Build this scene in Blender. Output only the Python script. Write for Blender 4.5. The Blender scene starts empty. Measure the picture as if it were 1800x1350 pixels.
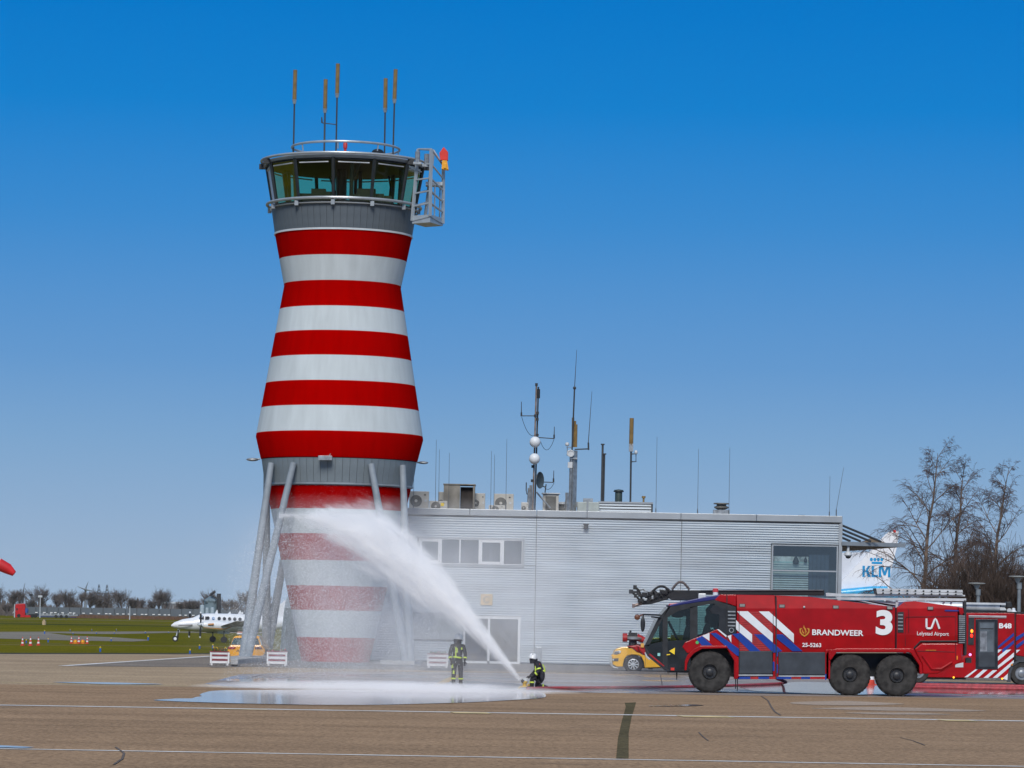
import bpy, bmesh, math, random
from mathutils import Vector, Matrix
D = bpy.data
sc = bpy.context.scene
COL = sc.collection
R = math.radians
HAZE = 0.000015

# ---------------------------------------------------------------- camera
F, PX0, PY0, H, TH = 6000.0, 900.0, 1088.0, 2.4, 0.0192
cd = D.cameras.new('camera'); cam = D.objects.new('camera', cd); COL.objects.link(cam)
cd.sensor_width = 36.0; cd.lens = 36.0 * F / 1800.0
cd.shift_x = 0.0; cd.shift_y = (PY0 - 675.0) / 1800.0
cd.clip_start = 1.0; cd.clip_end = 30000.0
ct, st = math.cos(TH), math.sin(TH)
cam.matrix_world = Matrix(((ct, -st, 0, 0), (0, 0, -1, 0), (st, ct, 0, H), (0, 0, 0, 1)))
sc.camera = cam

# ---------------------------------------------------------------- world, sun, exposure
SUN_EL, SUN_AZ = R(42), R(-176)       # azimuth from +Y clockwise: behind the camera, to the left
w = D.worlds.new('World'); sc.world = w; w.use_nodes = True
nt = w.node_tree; nt.nodes.clear()
out = nt.nodes.new('ShaderNodeOutputWorld'); bg = nt.nodes.new('ShaderNodeBackground')
sky = nt.nodes.new('ShaderNodeTexSky'); sky.sky_type = 'NISHITA'; sky.sun_disc = False
sky.sun_elevation = SUN_EL; sky.sun_rotation = SUN_AZ; sky.dust_density = 2.0
tc = nt.nodes.new('ShaderNodeTexCoord'); sp = nt.nodes.new('ShaderNodeSeparateXYZ')
rp = nt.nodes.new('ShaderNodeValToRGB'); rp.color_ramp.interpolation = 'EASE'
nt.links.new(tc.outputs['Generated'], sp.inputs[0]); nt.links.new(sp.outputs['Z'], rp.inputs[0])
stops = [(0.0, (.36, .49, .66)), (.016, (.335, .47, .656)), (.05, (.215, .40, .655)), (.074, (.133, .334, .655)), (.115, (.046, .268, .655)),
         (.148, (.006, .226, .645)), (.178, (.0, .195, .62)), (.34, (.07, .22, .50)), (.6, (.16, .27, .46)), (1.0, (.20, .29, .44))]
cr = rp.color_ramp
while len(cr.elements) > 1: cr.elements.remove(cr.elements[-1])
cr.elements[0].position = 0; cr.elements[0].color = (*stops[0][1], 1)
for p, c in stops[1:]:
    e = cr.elements.new(p); e.color = (*c, 1)
cr.interpolation = 'LINEAR'
sc1 = nt.nodes.new('ShaderNodeVectorMath'); sc1.operation = 'SCALE'; sc1.inputs['Scale'].default_value = 0.0006
sc2 = nt.nodes.new('ShaderNodeVectorMath'); sc2.operation = 'ADD'
nt.links.new(sky.outputs[0], sc1.inputs[0]); nt.links.new(sc1.outputs[0], sc2.inputs[0]); nt.links.new(rp.outputs[0], sc2.inputs[1])
nt.links.new(sc2.outputs[0], bg.inputs[0]); bg.inputs[1].default_value = 0.94
nt.links.new(bg.outputs[0], out.inputs[0])
sd = D.lights.new('sun', 'SUN'); sd.energy = 3.05; sd.angle = R(24); sd.color = (1.0, .95, .89)
sun = D.objects.new('sun', sd); COL.objects.link(sun)
sdir = Vector((math.sin(SUN_AZ) * math.cos(SUN_EL), math.cos(SUN_AZ) * math.cos(SUN_EL), math.sin(SUN_EL)))
sun.rotation_euler = sdir.to_track_quat('Z', 'Y').to_euler(); sun.location = sdir * 80
vs = sc.view_settings; vs.view_transform = 'Standard'; vs.look = 'None'; vs.gamma = 1.0; vs.exposure = 0.0; vs.use_curve_mapping = False
cy = sc.cycles
cy.max_bounces = 48; cy.transparent_max_bounces = 24; cy.volume_bounces = 48; cy.volume_max_steps = 256
cy.use_denoising = True; cy.use_adaptive_sampling = True

# ---------------------------------------------------------------- helpers
def unroll(px, py):
    u, v = px - PX0, py - PY0
    return u * ct + v * st, v * ct - u * st
def at(px, py, Y):
    u, v = unroll(px, py)
    return Vector((u * Y / F, Y, H - v * Y / F))
def gp(px, py, z=0.0):
    u, v = unroll(px, py)
    Y = (H - z) * F / v
    return Vector((u * Y / F, Y, z))

def tag(o, label=None, cat=None, group=None, kind=None):
    if label: o['label'] = label
    if cat: o['category'] = cat
    if group: o['group'] = group
    if kind: o['kind'] = kind
    return o
def T(name, label, cat, loc=(0, 0, 0), group=None, rz=0):
    o = D.objects.new(name, None); COL.objects.link(o); o.location = loc; o.rotation_euler.z = rz
    o.empty_display_size = .2
    return tag(o, label, cat, group)
def wloc(o):
    v = Vector((0, 0, 0))
    while o: v += o.location; o = o.parent
    return v
def copy_tree(o, parent=None):
    c = o.copy(); COL.objects.link(c)
    if parent is not None: c.parent = parent
    for ch in [x for x in COL.objects if x.parent == o]: copy_tree(ch, c)
    return c

class M:
    def __init__(s): s.v, s.f = [], []
    def add(s, vs_, fs):
        b = len(s.v); s.v += [tuple(x) for x in vs_]; s.f += [tuple(b + i for i in f) for f in fs]; return s
    def box(s, x0, x1, y0, y1, z0, z1):
        if x0 > x1: x0, x1 = x1, x0
        if y0 > y1: y0, y1 = y1, y0
        if z0 > z1: z0, z1 = z1, z0
        return s.add([(x0,y0,z0),(x1,y0,z0),(x1,y1,z0),(x0,y1,z0),(x0,y0,z1),(x1,y0,z1),(x1,y1,z1),(x0,y1,z1)],
                     [(0,3,2,1),(4,5,6,7),(0,1,5,4),(1,2,6,5),(2,3,7,6),(3,0,4,7)])
    def prism(s, poly, y0, y1):          # polygon of (x,z), extruded along y
        n = len(poly); a = [(x, y0, z) for x, z in poly] + [(x, y1, z) for x, z in poly]
        return s.add(a, [tuple(range(n)), tuple(range(2*n-1, n-1, -1))] + [(i, i+n, (i+1) % n + n, (i+1) % n) for i in range(n)])
    def slab(s, poly, z0, z1):           # polygon of (x,y), extruded along z
        n = len(poly); a = [(x, y, z0) for x, y in poly] + [(x, y, z1) for x, y in poly]
        return s.add(a, [tuple(range(n)), tuple(range(2*n-1, n-1, -1))] + [(i, i+n, (i+1) % n + n, (i+1) % n) for i in range(n)])
    def poly(s, pts): return s.add(pts, [tuple(range(len(pts)))])
    def tube(s, p0, p1, r0, r1=None, n=8, caps=True):
        p0, p1 = Vector(p0), Vector(p1); r1 = r0 if r1 is None else r1
        d = p1 - p0
        if d.length < 1e-6: return s
        q = d.to_track_quat('Z', 'Y').to_matrix(); vv = []
        for p, r in ((p0, r0), (p1, r1)):
            for i in range(n):
                a = 2 * math.pi * i / n
                vv.append(p + q @ Vector((r * math.cos(a), r * math.sin(a), 0)))
        fs = [(i, (i+1) % n, (i+1) % n + n, i + n) for i in range(n)]
        if caps: fs += [tuple(range(n-1, -1, -1)), tuple(range(n, 2*n))]
        return s.add(vv, fs)
    def path(s, pts, r, n=6):
        pts = [Vector(p) for p in pts]; rr = r if isinstance(r, (list, tuple)) else [r] * len(pts)
        vv, fs = [], []
        for k, p in enumerate(pts):
            d = (pts[min(k+1, len(pts)-1)] - pts[max(k-1, 0)]).normalized()
            up = Vector((0, 0, 1)) if abs(d.z) < .97 else Vector((0, 1, 0))
            a = d.cross(up).normalized(); b = d.cross(a)
            for i in range(n):
                t = 2 * math.pi * i / n
                vv.append(p + rr[k] * (a * math.cos(t) + b * math.sin(t)))
        for k in range(len(pts)-1):
            for i in range(n):
                fs.append((k*n+i, (k+1)*n+i, (k+1)*n+(i+1) % n, k*n+(i+1) % n))
        fs += [tuple(range(n)), tuple(range(len(pts)*n-1, (len(pts)-1)*n-1, -1))]
        return s.add(vv, fs)
    def lathe(s, prof, c=(0, 0, 0), n=32, axis='Z', closed=False):
        vv, fs = [], []; c = Vector(c)
        for r, z in prof:
            for i in range(n):
                a = 2 * math.pi * i / n; x, y = r * math.cos(a), r * math.sin(a)
                p = {'Z': (x, y, z), 'Y': (x, z, y), 'X': (z, x, y)}[axis]
                vv.append(c + Vector(p))
        m = len(prof); rng = m if closed else m - 1
        for k in range(rng):
            k2 = (k + 1) % m
            for i in range(n): fs.append((k*n+i, k*n+(i+1) % n, k2*n+(i+1) % n, k2*n+i))
        if not closed:
            if prof[0][0] > 1e-6: fs.append(tuple(range(n-1, -1, -1)))
            if prof[-1][0] > 1e-6: fs.append(tuple(range((m-1)*n, m*n)))
        return s.add(vv, fs)
    def ring(s, c, r, t, n=64, m=8):
        vv, fs = [], []; c = Vector(c)
        for i in range(n):
            a = 2*math.pi*i/n
            for j in range(m):
                b = 2*math.pi*j/m; rr = r + t*math.cos(b)
                vv.append(c + Vector((rr*math.cos(a), rr*math.sin(a), t*math.sin(b))))
        for i in range(n):
            for j in range(m):
                fs.append((i*m+j, ((i+1) % n)*m+j, ((i+1) % n)*m+(j+1) % m, i*m+(j+1) % m))
        return s.add(vv, fs)
    def ball(s, c, r, n=12, sc_=(1, 1, 1)):
        prof = [(r*math.sin(math.pi*k/(n//2)), -r*math.cos(math.pi*k/(n//2))) for k in range(n//2+1)]
        b = len(s.v); s.lathe(prof, (0, 0, 0), n)
        for i in range(b, len(s.v)):
            p = s.v[i]; s.v[i] = (p[0]*sc_[0]+c[0], p[1]*sc_[1]+c[1], p[2]*sc_[2]+c[2])
        return s
    def rot(s, q, c, start=0):
        c = Vector(c)
        for i in range(start, len(s.v)): s.v[i] = tuple(q @ (Vector(s.v[i]) - c) + c)
        return s
    def mesh(s, name, mat, smooth=False):
        me = D.meshes.new(name); me.from_pydata(s.v, [], s.f)
        for m in (mat if isinstance(mat, (list, tuple)) else [mat]): me.materials.append(m)
        bm = bmesh.new(); bm.from_mesh(me); bmesh.ops.remove_doubles(bm, verts=bm.verts, dist=1e-6)
        if len(bm.faces) < 60000: bmesh.ops.recalc_face_normals(bm, faces=bm.faces)
        bm.to_mesh(me); bm.free()
        if smooth:
            for p in me.polygons: p.use_smooth = True
            try: me.set_sharp_from_angle(angle=R(40))
            except Exception: pass
        return me
    def build(s, name, mat, parent=None, smooth=False, bevel=0, local=False, origin=None):
        """world coordinates unless local; a top-level mesh gets its origin at its base"""
        if parent is not None and not local: off = wloc(parent)
        elif local: off = Vector((0, 0, 0))
        elif origin is not None: off = Vector(origin)
        else:
            xs = [p[0] for p in s.v]; ys = [p[1] for p in s.v]; zs = [p[2] for p in s.v]
            off = Vector(((min(xs)+max(xs))/2, (min(ys)+max(ys))/2, min(zs)))
        s.v = [(p[0]-off.x, p[1]-off.y, p[2]-off.z) for p in s.v]
        o = D.objects.new(name, s.mesh(name, mat, smooth)); COL.objects.link(o)
        if parent is not None: o.parent = parent
        elif not local: o.location = off
        if bevel:
            b = o.modifiers.new('b', 'BEVEL'); b.width = bevel; b.segments = 2; b.limit_method = 'ANGLE'; b.angle_limit = R(35)
        return o
def put(me, name, parent, loc=(0, 0, 0), rot=(0, 0, 0)):
    o = D.objects.new(name, me); COL.objects.link(o); o.parent = parent; o.location = loc; o.rotation_euler = rot; return o

def srgb(r, g, b):
    f = lambda c: (c/255/12.92) if c <= 10 else ((c/255+.055)/1.055)**2.4
    return (f(r), f(g), f(b))
def mat(name, col, rough=.6, metal=0., var=.12, scale=3., bump=0., bscale=None, stretch=(1, 1, 1), coat=0., spec=.5, col2=None, var2=0., scale2=.3, ior=None):
    m = D.materials.new(name); m.use_nodes = True; n = m.node_tree; p = n.nodes['Principled BSDF']
    p.inputs['Roughness'].default_value = rough; p.inputs['Metallic'].default_value = metal
    p.inputs['Specular IOR Level'].default_value = spec
    if coat: p.inputs['Coat Weight'].default_value = coat; p.inputs['Coat Roughness'].default_value = .08
    tcn = n.nodes.new('ShaderNodeTexCoord'); mp = n.nodes.new('ShaderNodeMapping')
    mp.inputs['Scale'].default_value = stretch; n.links.new(tcn.outputs['Object'], mp.inputs[0])
    if var > 0 or col2:
        nz = n.nodes.new('ShaderNodeTexNoise'); nz.inputs['Scale'].default_value = scale; nz.inputs['Detail'].default_value = 5
        n.links.new(mp.outputs[0], nz.inputs['Vector'])
        mx = n.nodes.new('ShaderNodeMix'); mx.data_type = 'RGBA'
        c2 = col2 or tuple(c*(1-2*var) for c in col)
        c1 = col if col2 else tuple(min(1, c*(1+var)) for c in col)
        mx.inputs['A'].default_value = (*c1, 1); mx.inputs['B'].default_value = (*c2, 1)
        rmp = n.nodes.new('ShaderNodeMapRange'); rmp.inputs['From Min'].default_value = .35; rmp.inputs['From Max'].default_value = .68
        n.links.new(nz.outputs[0], rmp.inputs[0]); n.links.new(rmp.outputs[0], mx.inputs['Factor'])
        res = mx.outputs['Result']
        if var2:
            n2 = n.nodes.new('ShaderNodeTexNoise'); n2.inputs['Scale'].default_value = scale2; n2.inputs['Detail'].default_value = 3
            n.links.new(mp.outputs[0], n2.inputs['Vector'])
            h = n.nodes.new('ShaderNodeMapRange'); h.inputs['From Min'].default_value = .3; h.inputs['From Max'].default_value = .7
            h.inputs['To Min'].default_value = 1-var2; h.inputs['To Max'].default_value = 1+var2
            n.links.new(n2.outputs[0], h.inputs[0])
            vm = n.nodes.new('ShaderNodeVectorMath'); vm.operation = 'SCALE'
            n.links.new(res, vm.inputs[0]); n.links.new(h.outputs[0], vm.inputs['Scale']); res = vm.outputs[0]
        n.links.new(res, p.inputs['Base Color'])
    else: p.inputs['Base Color'].default_value = (*col, 1)
    if bump:
        nb = n.nodes.new('ShaderNodeTexNoise'); nb.inputs['Scale'].default_value = bscale or scale*4; nb.inputs['Detail'].default_value = 4
        n.links.new(mp.outputs[0], nb.inputs['Vector'])
        bn = n.nodes.new('ShaderNodeBump'); bn.inputs['Strength'].default_value = bump; bn.inputs['Distance'].default_value = .02
        n.links.new(nb.outputs[0], bn.inputs['Height']); n.links.new(bn.outputs[0], p.inputs['Normal'])
    return m
def glass(name, tint=(.5, .8, .75), refl=.12, rough=.02, k=1.0):
    m = D.materials.new(name); m.use_nodes = True; n = m.node_tree; n.nodes.clear()
    o = n.nodes.new('ShaderNodeOutputMaterial'); t = n.nodes.new('ShaderNodeBsdfTransparent'); g = n.nodes.new('ShaderNodeBsdfGlossy')
    t.inputs[0].default_value = (*tint, 1); g.inputs['Roughness'].default_value = rough
    fr = n.nodes.new('ShaderNodeFresnel'); fr.inputs[0].default_value = 1.5
    ad = n.nodes.new('ShaderNodeMath'); ad.operation = 'ADD'; ad.use_clamp = True; ad.inputs[1].default_value = refl
    mx = n.nodes.new('ShaderNodeMixShader')
    mk = n.nodes.new('ShaderNodeMath'); mk.operation = 'MULTIPLY'; mk.inputs[1].default_value = k; n.links.new(fr.outputs[0], mk.inputs[0])
    n.links.new(mk.outputs[0], ad.inputs[0]); n.links.new(ad.outputs[0], mx.inputs[0])
    n.links.new(t.outputs[0], mx.inputs[1]); n.links.new(g.outputs[0], mx.inputs[2]); n.links.new(mx.outputs[0], o.inputs[0])
    return m
def emit(name, col, s):
    m = D.materials.new(name); m.use_nodes = True; p = m.node_tree.nodes['Principled BSDF']
    p.inputs['Base Color'].default_value = (*col, 1); p.inputs['Emission Color'].default_value = (*col, 1); p.inputs['Emission Strength'].default_value = s
    return m
def text(body, name, m, parent, x, y, z, height=None, width=None, off=0.0, rot=(math.pi/2, 0, 0), shear=0, space=1.0):
    """text in the xz plane facing -y, bottom left at x,y,z, in world coordinates"""
    c = D.curves.new(name, 'FONT'); c.body = body; c.size = 1.0; c.offset = off; c.extrude = 0; c.space_character = space; c.resolution_u = 7
    o = D.objects.new(name, c); COL.objects.link(o)
    bpy.context.view_layer.update()
    dg = bpy.context.evaluated_depsgraph_get()
    me = D.meshes.new_from_object(o.evaluated_get(dg)); COL.objects.unlink(o); D.objects.remove(o); D.curves.remove(c)
    xs = [v.co.x for v in me.vertices]; ys = [v.co.y for v in me.vertices]
    x0, y0 = min(xs), min(ys); sx = (width/(max(xs)-x0)) if width else None; sy = (height/(max(ys)-y0)) if height else None
    sx = sx or sy; sy = sy or sx
    Rm = Matrix.Rotation(rot[2], 3, 'Z') @ Matrix.Rotation(rot[0], 3, 'X')
    for v in me.vertices:
        a, b = (v.co.x-x0)*sx, (v.co.y-y0)*sy
        v.co = Rm @ Vector((a + b*shear, b, 0))
    me.materials.clear(); me.materials.append(m); me.name = name
    t = D.objects.new(name, me); COL.objects.link(t); t.parent = parent
    t.location = Vector((x, y, z)) - (wloc(parent) if parent else Vector((0, 0, 0)))
    return t

# ---------------------------------------------------------------- materials
WHITE = mat('white_paint', (.52, .575, .59), .7, spec=.1, var=.045, scale=1.2, stretch=(3, 3, .25), bump=.1, bscale=18, var2=.06, scale2=.6)
RED = mat('red_paint', (.37, .0, .0), .8, spec=.0, var=.06, scale=1.2, stretch=(3, 3, .25), bump=.1, bscale=18, var2=.05, scale2=.6)
SKIRTL = mat('lower_skirt_grey', (.20, .24, .265), .5, metal=.1, spec=.2, var=.06, scale=1.2, var2=.06, scale2=.5)
SKIRTM = mat('skirt_panel_grey', (.125, .15, .172), .5, metal=.1, spec=.2, var=.06, scale=1.2, var2=.06, scale2=.5)
STEEL = mat('grey_steel_paint', (.30, .335, .36), .42, metal=.3, var=.08, scale=1.5, var2=.08)
GALV = mat('galvanised_steel', (.36, .39, .41), .45, metal=.6, var=.15, scale=6)
PANEL = mat('grey_panel', (.26, .285, .30), .4, metal=.25, var=.06, scale=1.2, var2=.08, scale2=.5)
CLAD = mat('aluminium_cladding', (.66, .73, .775), .5, metal=.0, spec=.35, var=.07, scale=.8, stretch=(.35, 1, 3), var2=.10, scale2=.25)
FASC = mat('fascia', (.40, .43, .45), .4, metal=.3, var=.06, scale=.7)
DARK = mat('dark_metal', (.02, .023, .027), .5, var=.2, scale=5)
BLACK = mat('black_rubber', (.022, .022, .023), .75, var=.25, scale=6, bump=.3)
TYRE = mat('tyre_rubber', (.034, .032, .030), .85, var=.35, scale=5, bump=.5, bscale=30)
RUBBR = mat('hub_black', (.03, .032, .036), .45, var=.2)
CONC = mat('concrete_block', (.36, .36, .35), .85, var=.12, scale=5, bump=.3)
TRED = mat('fire_engine_red', (.36, .002, .006), .38, spec=.2, var=.09, scale=2.2, coat=.25, var2=.12, scale2=.5)
TREDL = mat('fire_engine_red_grimy', (.36, .008, .012), .5, var=.15, scale=4, coat=.1)
BLUE = mat('blue_marking', (.008, .045, .30), .35, var=.06)
TWHITE = mat('white_marking', (.72, .76, .80), .4, var=.04)
SHUT = mat('dark_shutter', (.045, .055, .068), .5, metal=.2, var=.12)
ALU = mat('bare_aluminium', (.62, .65, .67), .4, metal=.3, var=.1)
GOLD = mat('gold_marking', (.55, .25, .03), .4, var=.05)
YELL = mat('orange_yellow_paint', (.80, .42, .008), .3, coat=.5, var=.04)
YEL2 = mat('yellow_paint', (.85, .60, .03), .5, var=.08)
LIME = mat('reflective_lime', (.62, .78, .10), .45, var=.08)
OCHRE = mat('ochre_fibreglass', (.22, .14, .045), .5, var=.12, scale=4)
DPOLE = mat('dark_pole', (.045, .05, .055), .5, var=.1)
BEIGE = mat('beige_ac_casing', (.50, .49, .45), .55, var=.08, scale=2)
GRILL = mat('grille_grey', (.13, .13, .12), .6, var=.15)
PLY = mat('weathered_plywood', (.25, .235, .205), .85, var=.22, scale=1.6, stretch=(1, 1, .5), bump=.2)
PLYD = mat('dark_plywood', (.035, .028, .025), .8, var=.3, scale=2.5)
LGREY = mat('light_grey_plastic', (.55, .58, .60), .45, var=.04)
CABGL = glass('cab_green_glass', (.80, .90, .64), .015, k=.3)
TRGL = glass('truck_glass', (.42, .60, .57), .03)
WINGL = glass('window_glass', (.30, .34, .38), .14)
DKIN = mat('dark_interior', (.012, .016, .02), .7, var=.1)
NAVY = mat('turnout_fabric', (.018, .018, .028), .85, var=.25, scale=12, bump=.3)
HELM = mat('white_helmet', (.75, .77, .78), .3, var=.03)
SKIN = mat('skin', (.45, .26, .19), .6, var=.05)
HOSE = mat('red_hose', (.38, .045, .055), .6, var=.2, scale=8)
# ================================================================ GROUND
def ground_mat(name, c1, c2, c3, rough=.85, sc_=(1, 1, 1), wet=None, grain=1.0):
    m = D.materials.new(name); m.use_nodes = True; n = m.node_tree; p = n.nodes['Principled BSDF']
    tcn = n.nodes.new('ShaderNodeTexCoord')
    def noise(s, det=6, st_=(1, 1, 1), ro=.55):
        mp = n.nodes.new('ShaderNodeMapping'); mp.inputs['Scale'].default_value = st_
        n.links.new(tcn.outputs['Object'], mp.inputs[0])
        z = n.nodes.new('ShaderNodeTexNoise'); z.inputs['Scale'].default_value = s; z.inputs['Detail'].default_value = det; z.inputs['Roughness'].default_value = ro
        n.links.new(mp.outputs[0], z.inputs['Vector']); return z.outputs[0]
    def rng(x, a, b, c, d):
        r = n.nodes.new('ShaderNodeMapRange'); r.inputs[1].default_value = a; r.inputs[2].default_value = b; r.inputs[3].default_value = c; r.inputs[4].default_value = d
        n.links.new(x, r.inputs[0]); return r.outputs[0]
    def mixc(f, a, b):
        x = n.nodes.new('ShaderNodeMix'); x.data_type = 'RGBA'; n.links.new(f, x.inputs['Factor'])
        for k, v in (('A', a), ('B', b)):
            if isinstance(v, tuple): x.inputs[k].default_value = (*v, 1)
            else: n.links.new(v, x.inputs[k])
        return x.outputs['Result']
    big = rng(noise(.045, 4, (1, .35, 1)), .36, .64, 0, 1)
    col = mixc(big, c1, c2)
    streak = rng(noise(.55, 6, (.07, .85, 1), .62), .45, .78, 0, .75)
    col = mixc(streak, col, c3)
    fine = rng(noise(9 , 3, (1, .45, 1), .8), .3, .7, 1-.42*grain, 1+.42*grain)
    med = rng(noise(1.6, 4, (.6, .35, 1), .7), .3, .7, 1-.09*grain, 1+.09*grain)
    mul = n.nodes.new('ShaderNodeMath'); mul.operation = 'MULTIPLY'; n.links.new(fine, mul.inputs[0]); n.links.new(med, mul.inputs[1])
    v = n.nodes.new('ShaderNodeVectorMath'); v.operation = 'SCALE'; n.links.new(col, v.inputs[0]); n.links.new(mul.outputs[0], v.inputs['Scale'])
    pt = rng(noise(.16, 5, (.6, 1.0, 1), .6), .3, .7, .86, 1.14); v2 = n.nodes.new('ShaderNodeVectorMath'); v2.operation = 'SCALE'
    n.links.new(v.outputs[0], v2.inputs[0]); n.links.new(pt, v2.inputs['Scale']); n.links.new(v2.outputs[0], p.inputs['Base Color'])
    p.inputs['Roughness'].default_value = rough; p.inputs['Specular IOR Level'].default_value = .35 if wet else .03
    if wet:
        n.links.new(rng(noise(.35, 5, (.35, .6, 1)), wet[0], wet[1], rough, wet[2]), p.inputs['Roughness'])
    b = n.nodes.new('ShaderNodeBump'); b.inputs['Strength'].default_value = .35; b.inputs['Distance'].default_value = .01
    n.links.new(noise(25, 2), b.inputs['Height'])
    if not wet: n.links.new(b.outputs[0], p.inputs['Normal'])
    return m
BROWN = ground_mat('brown_asphalt', (.345, .228, .136), (.30, .20, .122), (.20, .132, .080))
PALE = ground_mat('pale_concrete', (.40, .298, .192), (.36, .268, .175), (.28, .205, .135))
WETC = ground_mat('damp_concrete', (.33, .27, .225), (.27, .22, .185), (.19, .155, .135), .6, wet=(.42, .6, .12), grain=.6)
GREYA = ground_mat('grey_asphalt', (.245, .21, .175), (.215, .185, .155), (.17, .15, .13))
PAVEM = ground_mat('pavement_slab', (.17, .16, .155), (.14, .13, .125), (.11, .10, .10), .8)
GRASS = ground_mat('short_grass', (.105, .100, .0), (.160, .136, .002), (.052, .062, .0), .95, grain=2.0)
GRASSD = ground_mat('ditch_grass', (.045, .062, .014), (.06, .07, .02), (.035, .05, .01), .95)
TAXI = ground_mat('taxiway_asphalt', (.24, .215, .175), (.21, .19, .155), (.17, .15, .125))
TAR = ground_mat('tar_repair', (.12, .098, .052), (.10, .08, .042), (.06, .055, .03), .9)
LINEW = mat('worn_white_line', (.80, .79, .76), .7, col2=(.55, .50, .44), scale=1.2)
LINEY = mat('worn_yellow_line', (.62, .38, .07), .7, col2=(.48, .32, .10), scale=2)
LINEC = mat('faded_cream_mark', (.66, .50, .22), .7, var=.2, scale=1.5)

def sheet(name, pts, z, m, kind='structure', grid=False):
    from mathutils.geometry import delaunay_2d_cdt
    n_ = len(pts); vv, _, ff, *_r = delaunay_2d_cdt([Vector(p) for p in pts], [], [list(range(n_))], 1, 1e-5)
    me = D.meshes.new(name); me.from_pydata([(v.x, v.y, z) for v in vv], [], [tuple(f) for f in ff]); me.materials.append(m)
    o = D.objects.new(name, me); COL.objects.link(o); o['kind'] = kind
    for p in me.polygons:
        if p.normal.z < 0: p.flip()
    return o
def psheet(name, pix, z, m, kind='structure'):
    return sheet(name, [gp(a, b)[:2] for a, b in pix], z, m, kind)
sheet('ground', [(-9000, -300), (9000, -300), (9000, 14000), (-9000, 14000)], -.012, GRASS)
# apron: pale concrete behind, brown asphalt in front
aL, aR = gp(0, 1149), gp(365, 1150)
dx = (aR.y - aL.y) / (aR.x - aL.x)
sheet('apron', [(-80, 95), (90, 95), (90, 420), (10, 420), (10, aR.y + dx*(10-aR.x)), (-80, aL.y + dx*(-80-aL.x))], 0.0, PALE)
e0, e1 = gp(0, 1203), gp(900, 1216)
ex = lambda x: e0.y + (x-e0.x)*(e1.y-e0.y)/(e1.x-e0.x)
sheet('asphalt_foreground', [(-80, 5), (90, 5), (90, gp(1800, 1229).y-2), (gp(1800, 1229).x, gp(1800, 1229).y), (e1.x, e1.y), (-80, ex(-80))], .004, BROWN)
psheet('wet_apron', [(420, 1186), (560, 1181), (900, 1183), (1300, 1189), (1800, 1203), (1900, 1206), (1900, 1231), (1800, 1229), (1500, 1225), (1250, 1222), (1000, 1217), (900, 1216), (640, 1212.3), (420, 1209.1), (360, 1202)], .008, WETC)
psheet('asphalt_patch', [(110, 1171), (250, 1162), (372, 1153.5), (520, 1150), (520, 1172), (380, 1173)], .008, GREYA)
def pline(name, a, b, wdt, m, z=.012, label=None):
    a, b = gp(*a), gp(*b); d = (b-a); d.z = 0; d.normalize(); nn = Vector((-d.y, d.x, 0)) * wdt/2
    return sheet(name, [(a+nn)[:2], (b+nn)[:2], (b-nn)[:2], (a-nn)[:2]], z, m)
def xl(p0, p1, x): return (x, p0[1] + (p1[1]-p0[1])*(x-p0[0])/(p1[0]-p0[0]))
A0, A1 = (0, 1240), (1800, 1268)
pline('apron_line_marking', xl(A0, A1, -60), xl(A0, A1, 1860), .62, LINEW)
B0, B1 = (0, 1317), (1800, 1348)
pline('apron_line_marking', xl(B0, B1, -60), xl(B0, B1, 1860), .26, LINEW)
for x0, x1 in ((795, 860), (1195, 1285), (1655, 1712), (370, 470)):
    p0, p1 = xl(A0, A1, x0), xl(A0, A1, x1)
    pline('cream_ground_mark', (p0[0], p0[1]+1.2), (p1[0], p1[1]+1.2), 1.2 if x0 > 400 else .4, LINEC, .016)
pline('yellow_line_marking', (764, 1207.5), (806, 1187), .34, LINEY, .016)
pline('apron_edge_line', (110, 1171), (372, 1153.5), .45, LINEW, .016)
pline('apron_yellow_line', (-20, 1199.5), (330, 1206.5), .25, LINEC, .016)
# tar repair strip and cracks
tp = [(1118, 1235), (1116, 1243), (1110, 1262), (1105, 1290), (1105, 1334)]
tq = [(1083, 1334), (1086, 1300), (1093, 1268), (1100, 1243), (1098, 1236)]
psheet('tar_repair_strip', tp+tq, .0105, TAR)
CRK = mat('crack_filler', (.125, .092, .068), .8, var=.2)
def crack(pts, w_=.05):
    w_ *= .6
    g = [gp(*p) for p in pts]; v, f = [], []
    for i, p in enumerate(g):
        d = (g[min(i+1, len(g)-1)]-g[max(i-1, 0)]).normalized(); nn = Vector((-d.y, d.x, 0))*w_/2
        v += [(p+nn)[:2] + (.0145,), (p-nn)[:2] + (.0145,)]
    mm = M().add(v, [(2*i, 2*i+2, 2*i+3, 2*i+1) for i in range(len(g)-1)])
    mm.build('pavement_crack', CRK, local=True)['kind'] = 'structure'
crack([(1338, 1224), (1350, 1232), (1355, 1242), (1362, 1252), (1372, 1258)], .09)
crack([(1228, 1288), (1236, 1296), (1245, 1303)], .05)
crack([(1582, 1297), (1605, 1303), (1626, 1311)], .05)
crack([(998, 1279), (1020, 1279.4), (1046, 1279.6)], .12)
crack([(1161, 1187), (1163, 1198), (1164, 1207)], .08)
crack([(398, 1201), (440, 1192), (475, 1183)], .08)
crack([(200, 1345), (215, 1335), (218, 1325), (203, 1314)], .07)
crack([(945, 1342), (990, 1344), (1035, 1346)], .07)
# pavement island round tower and building, with kerb
gk = gp(350, 1173); x0 = gk.x; x1 = at(500, 1160, 165).x
pv = M().slab([(x0, 154.6), (60, 155.4), (60, 180), (x1, 180), (x1, 161.5), (x0, 161)], -.01, .12)
o = pv.build('pavement', PAVEM, local=True, bevel=.02); o['kind'] = 'structure'

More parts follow.
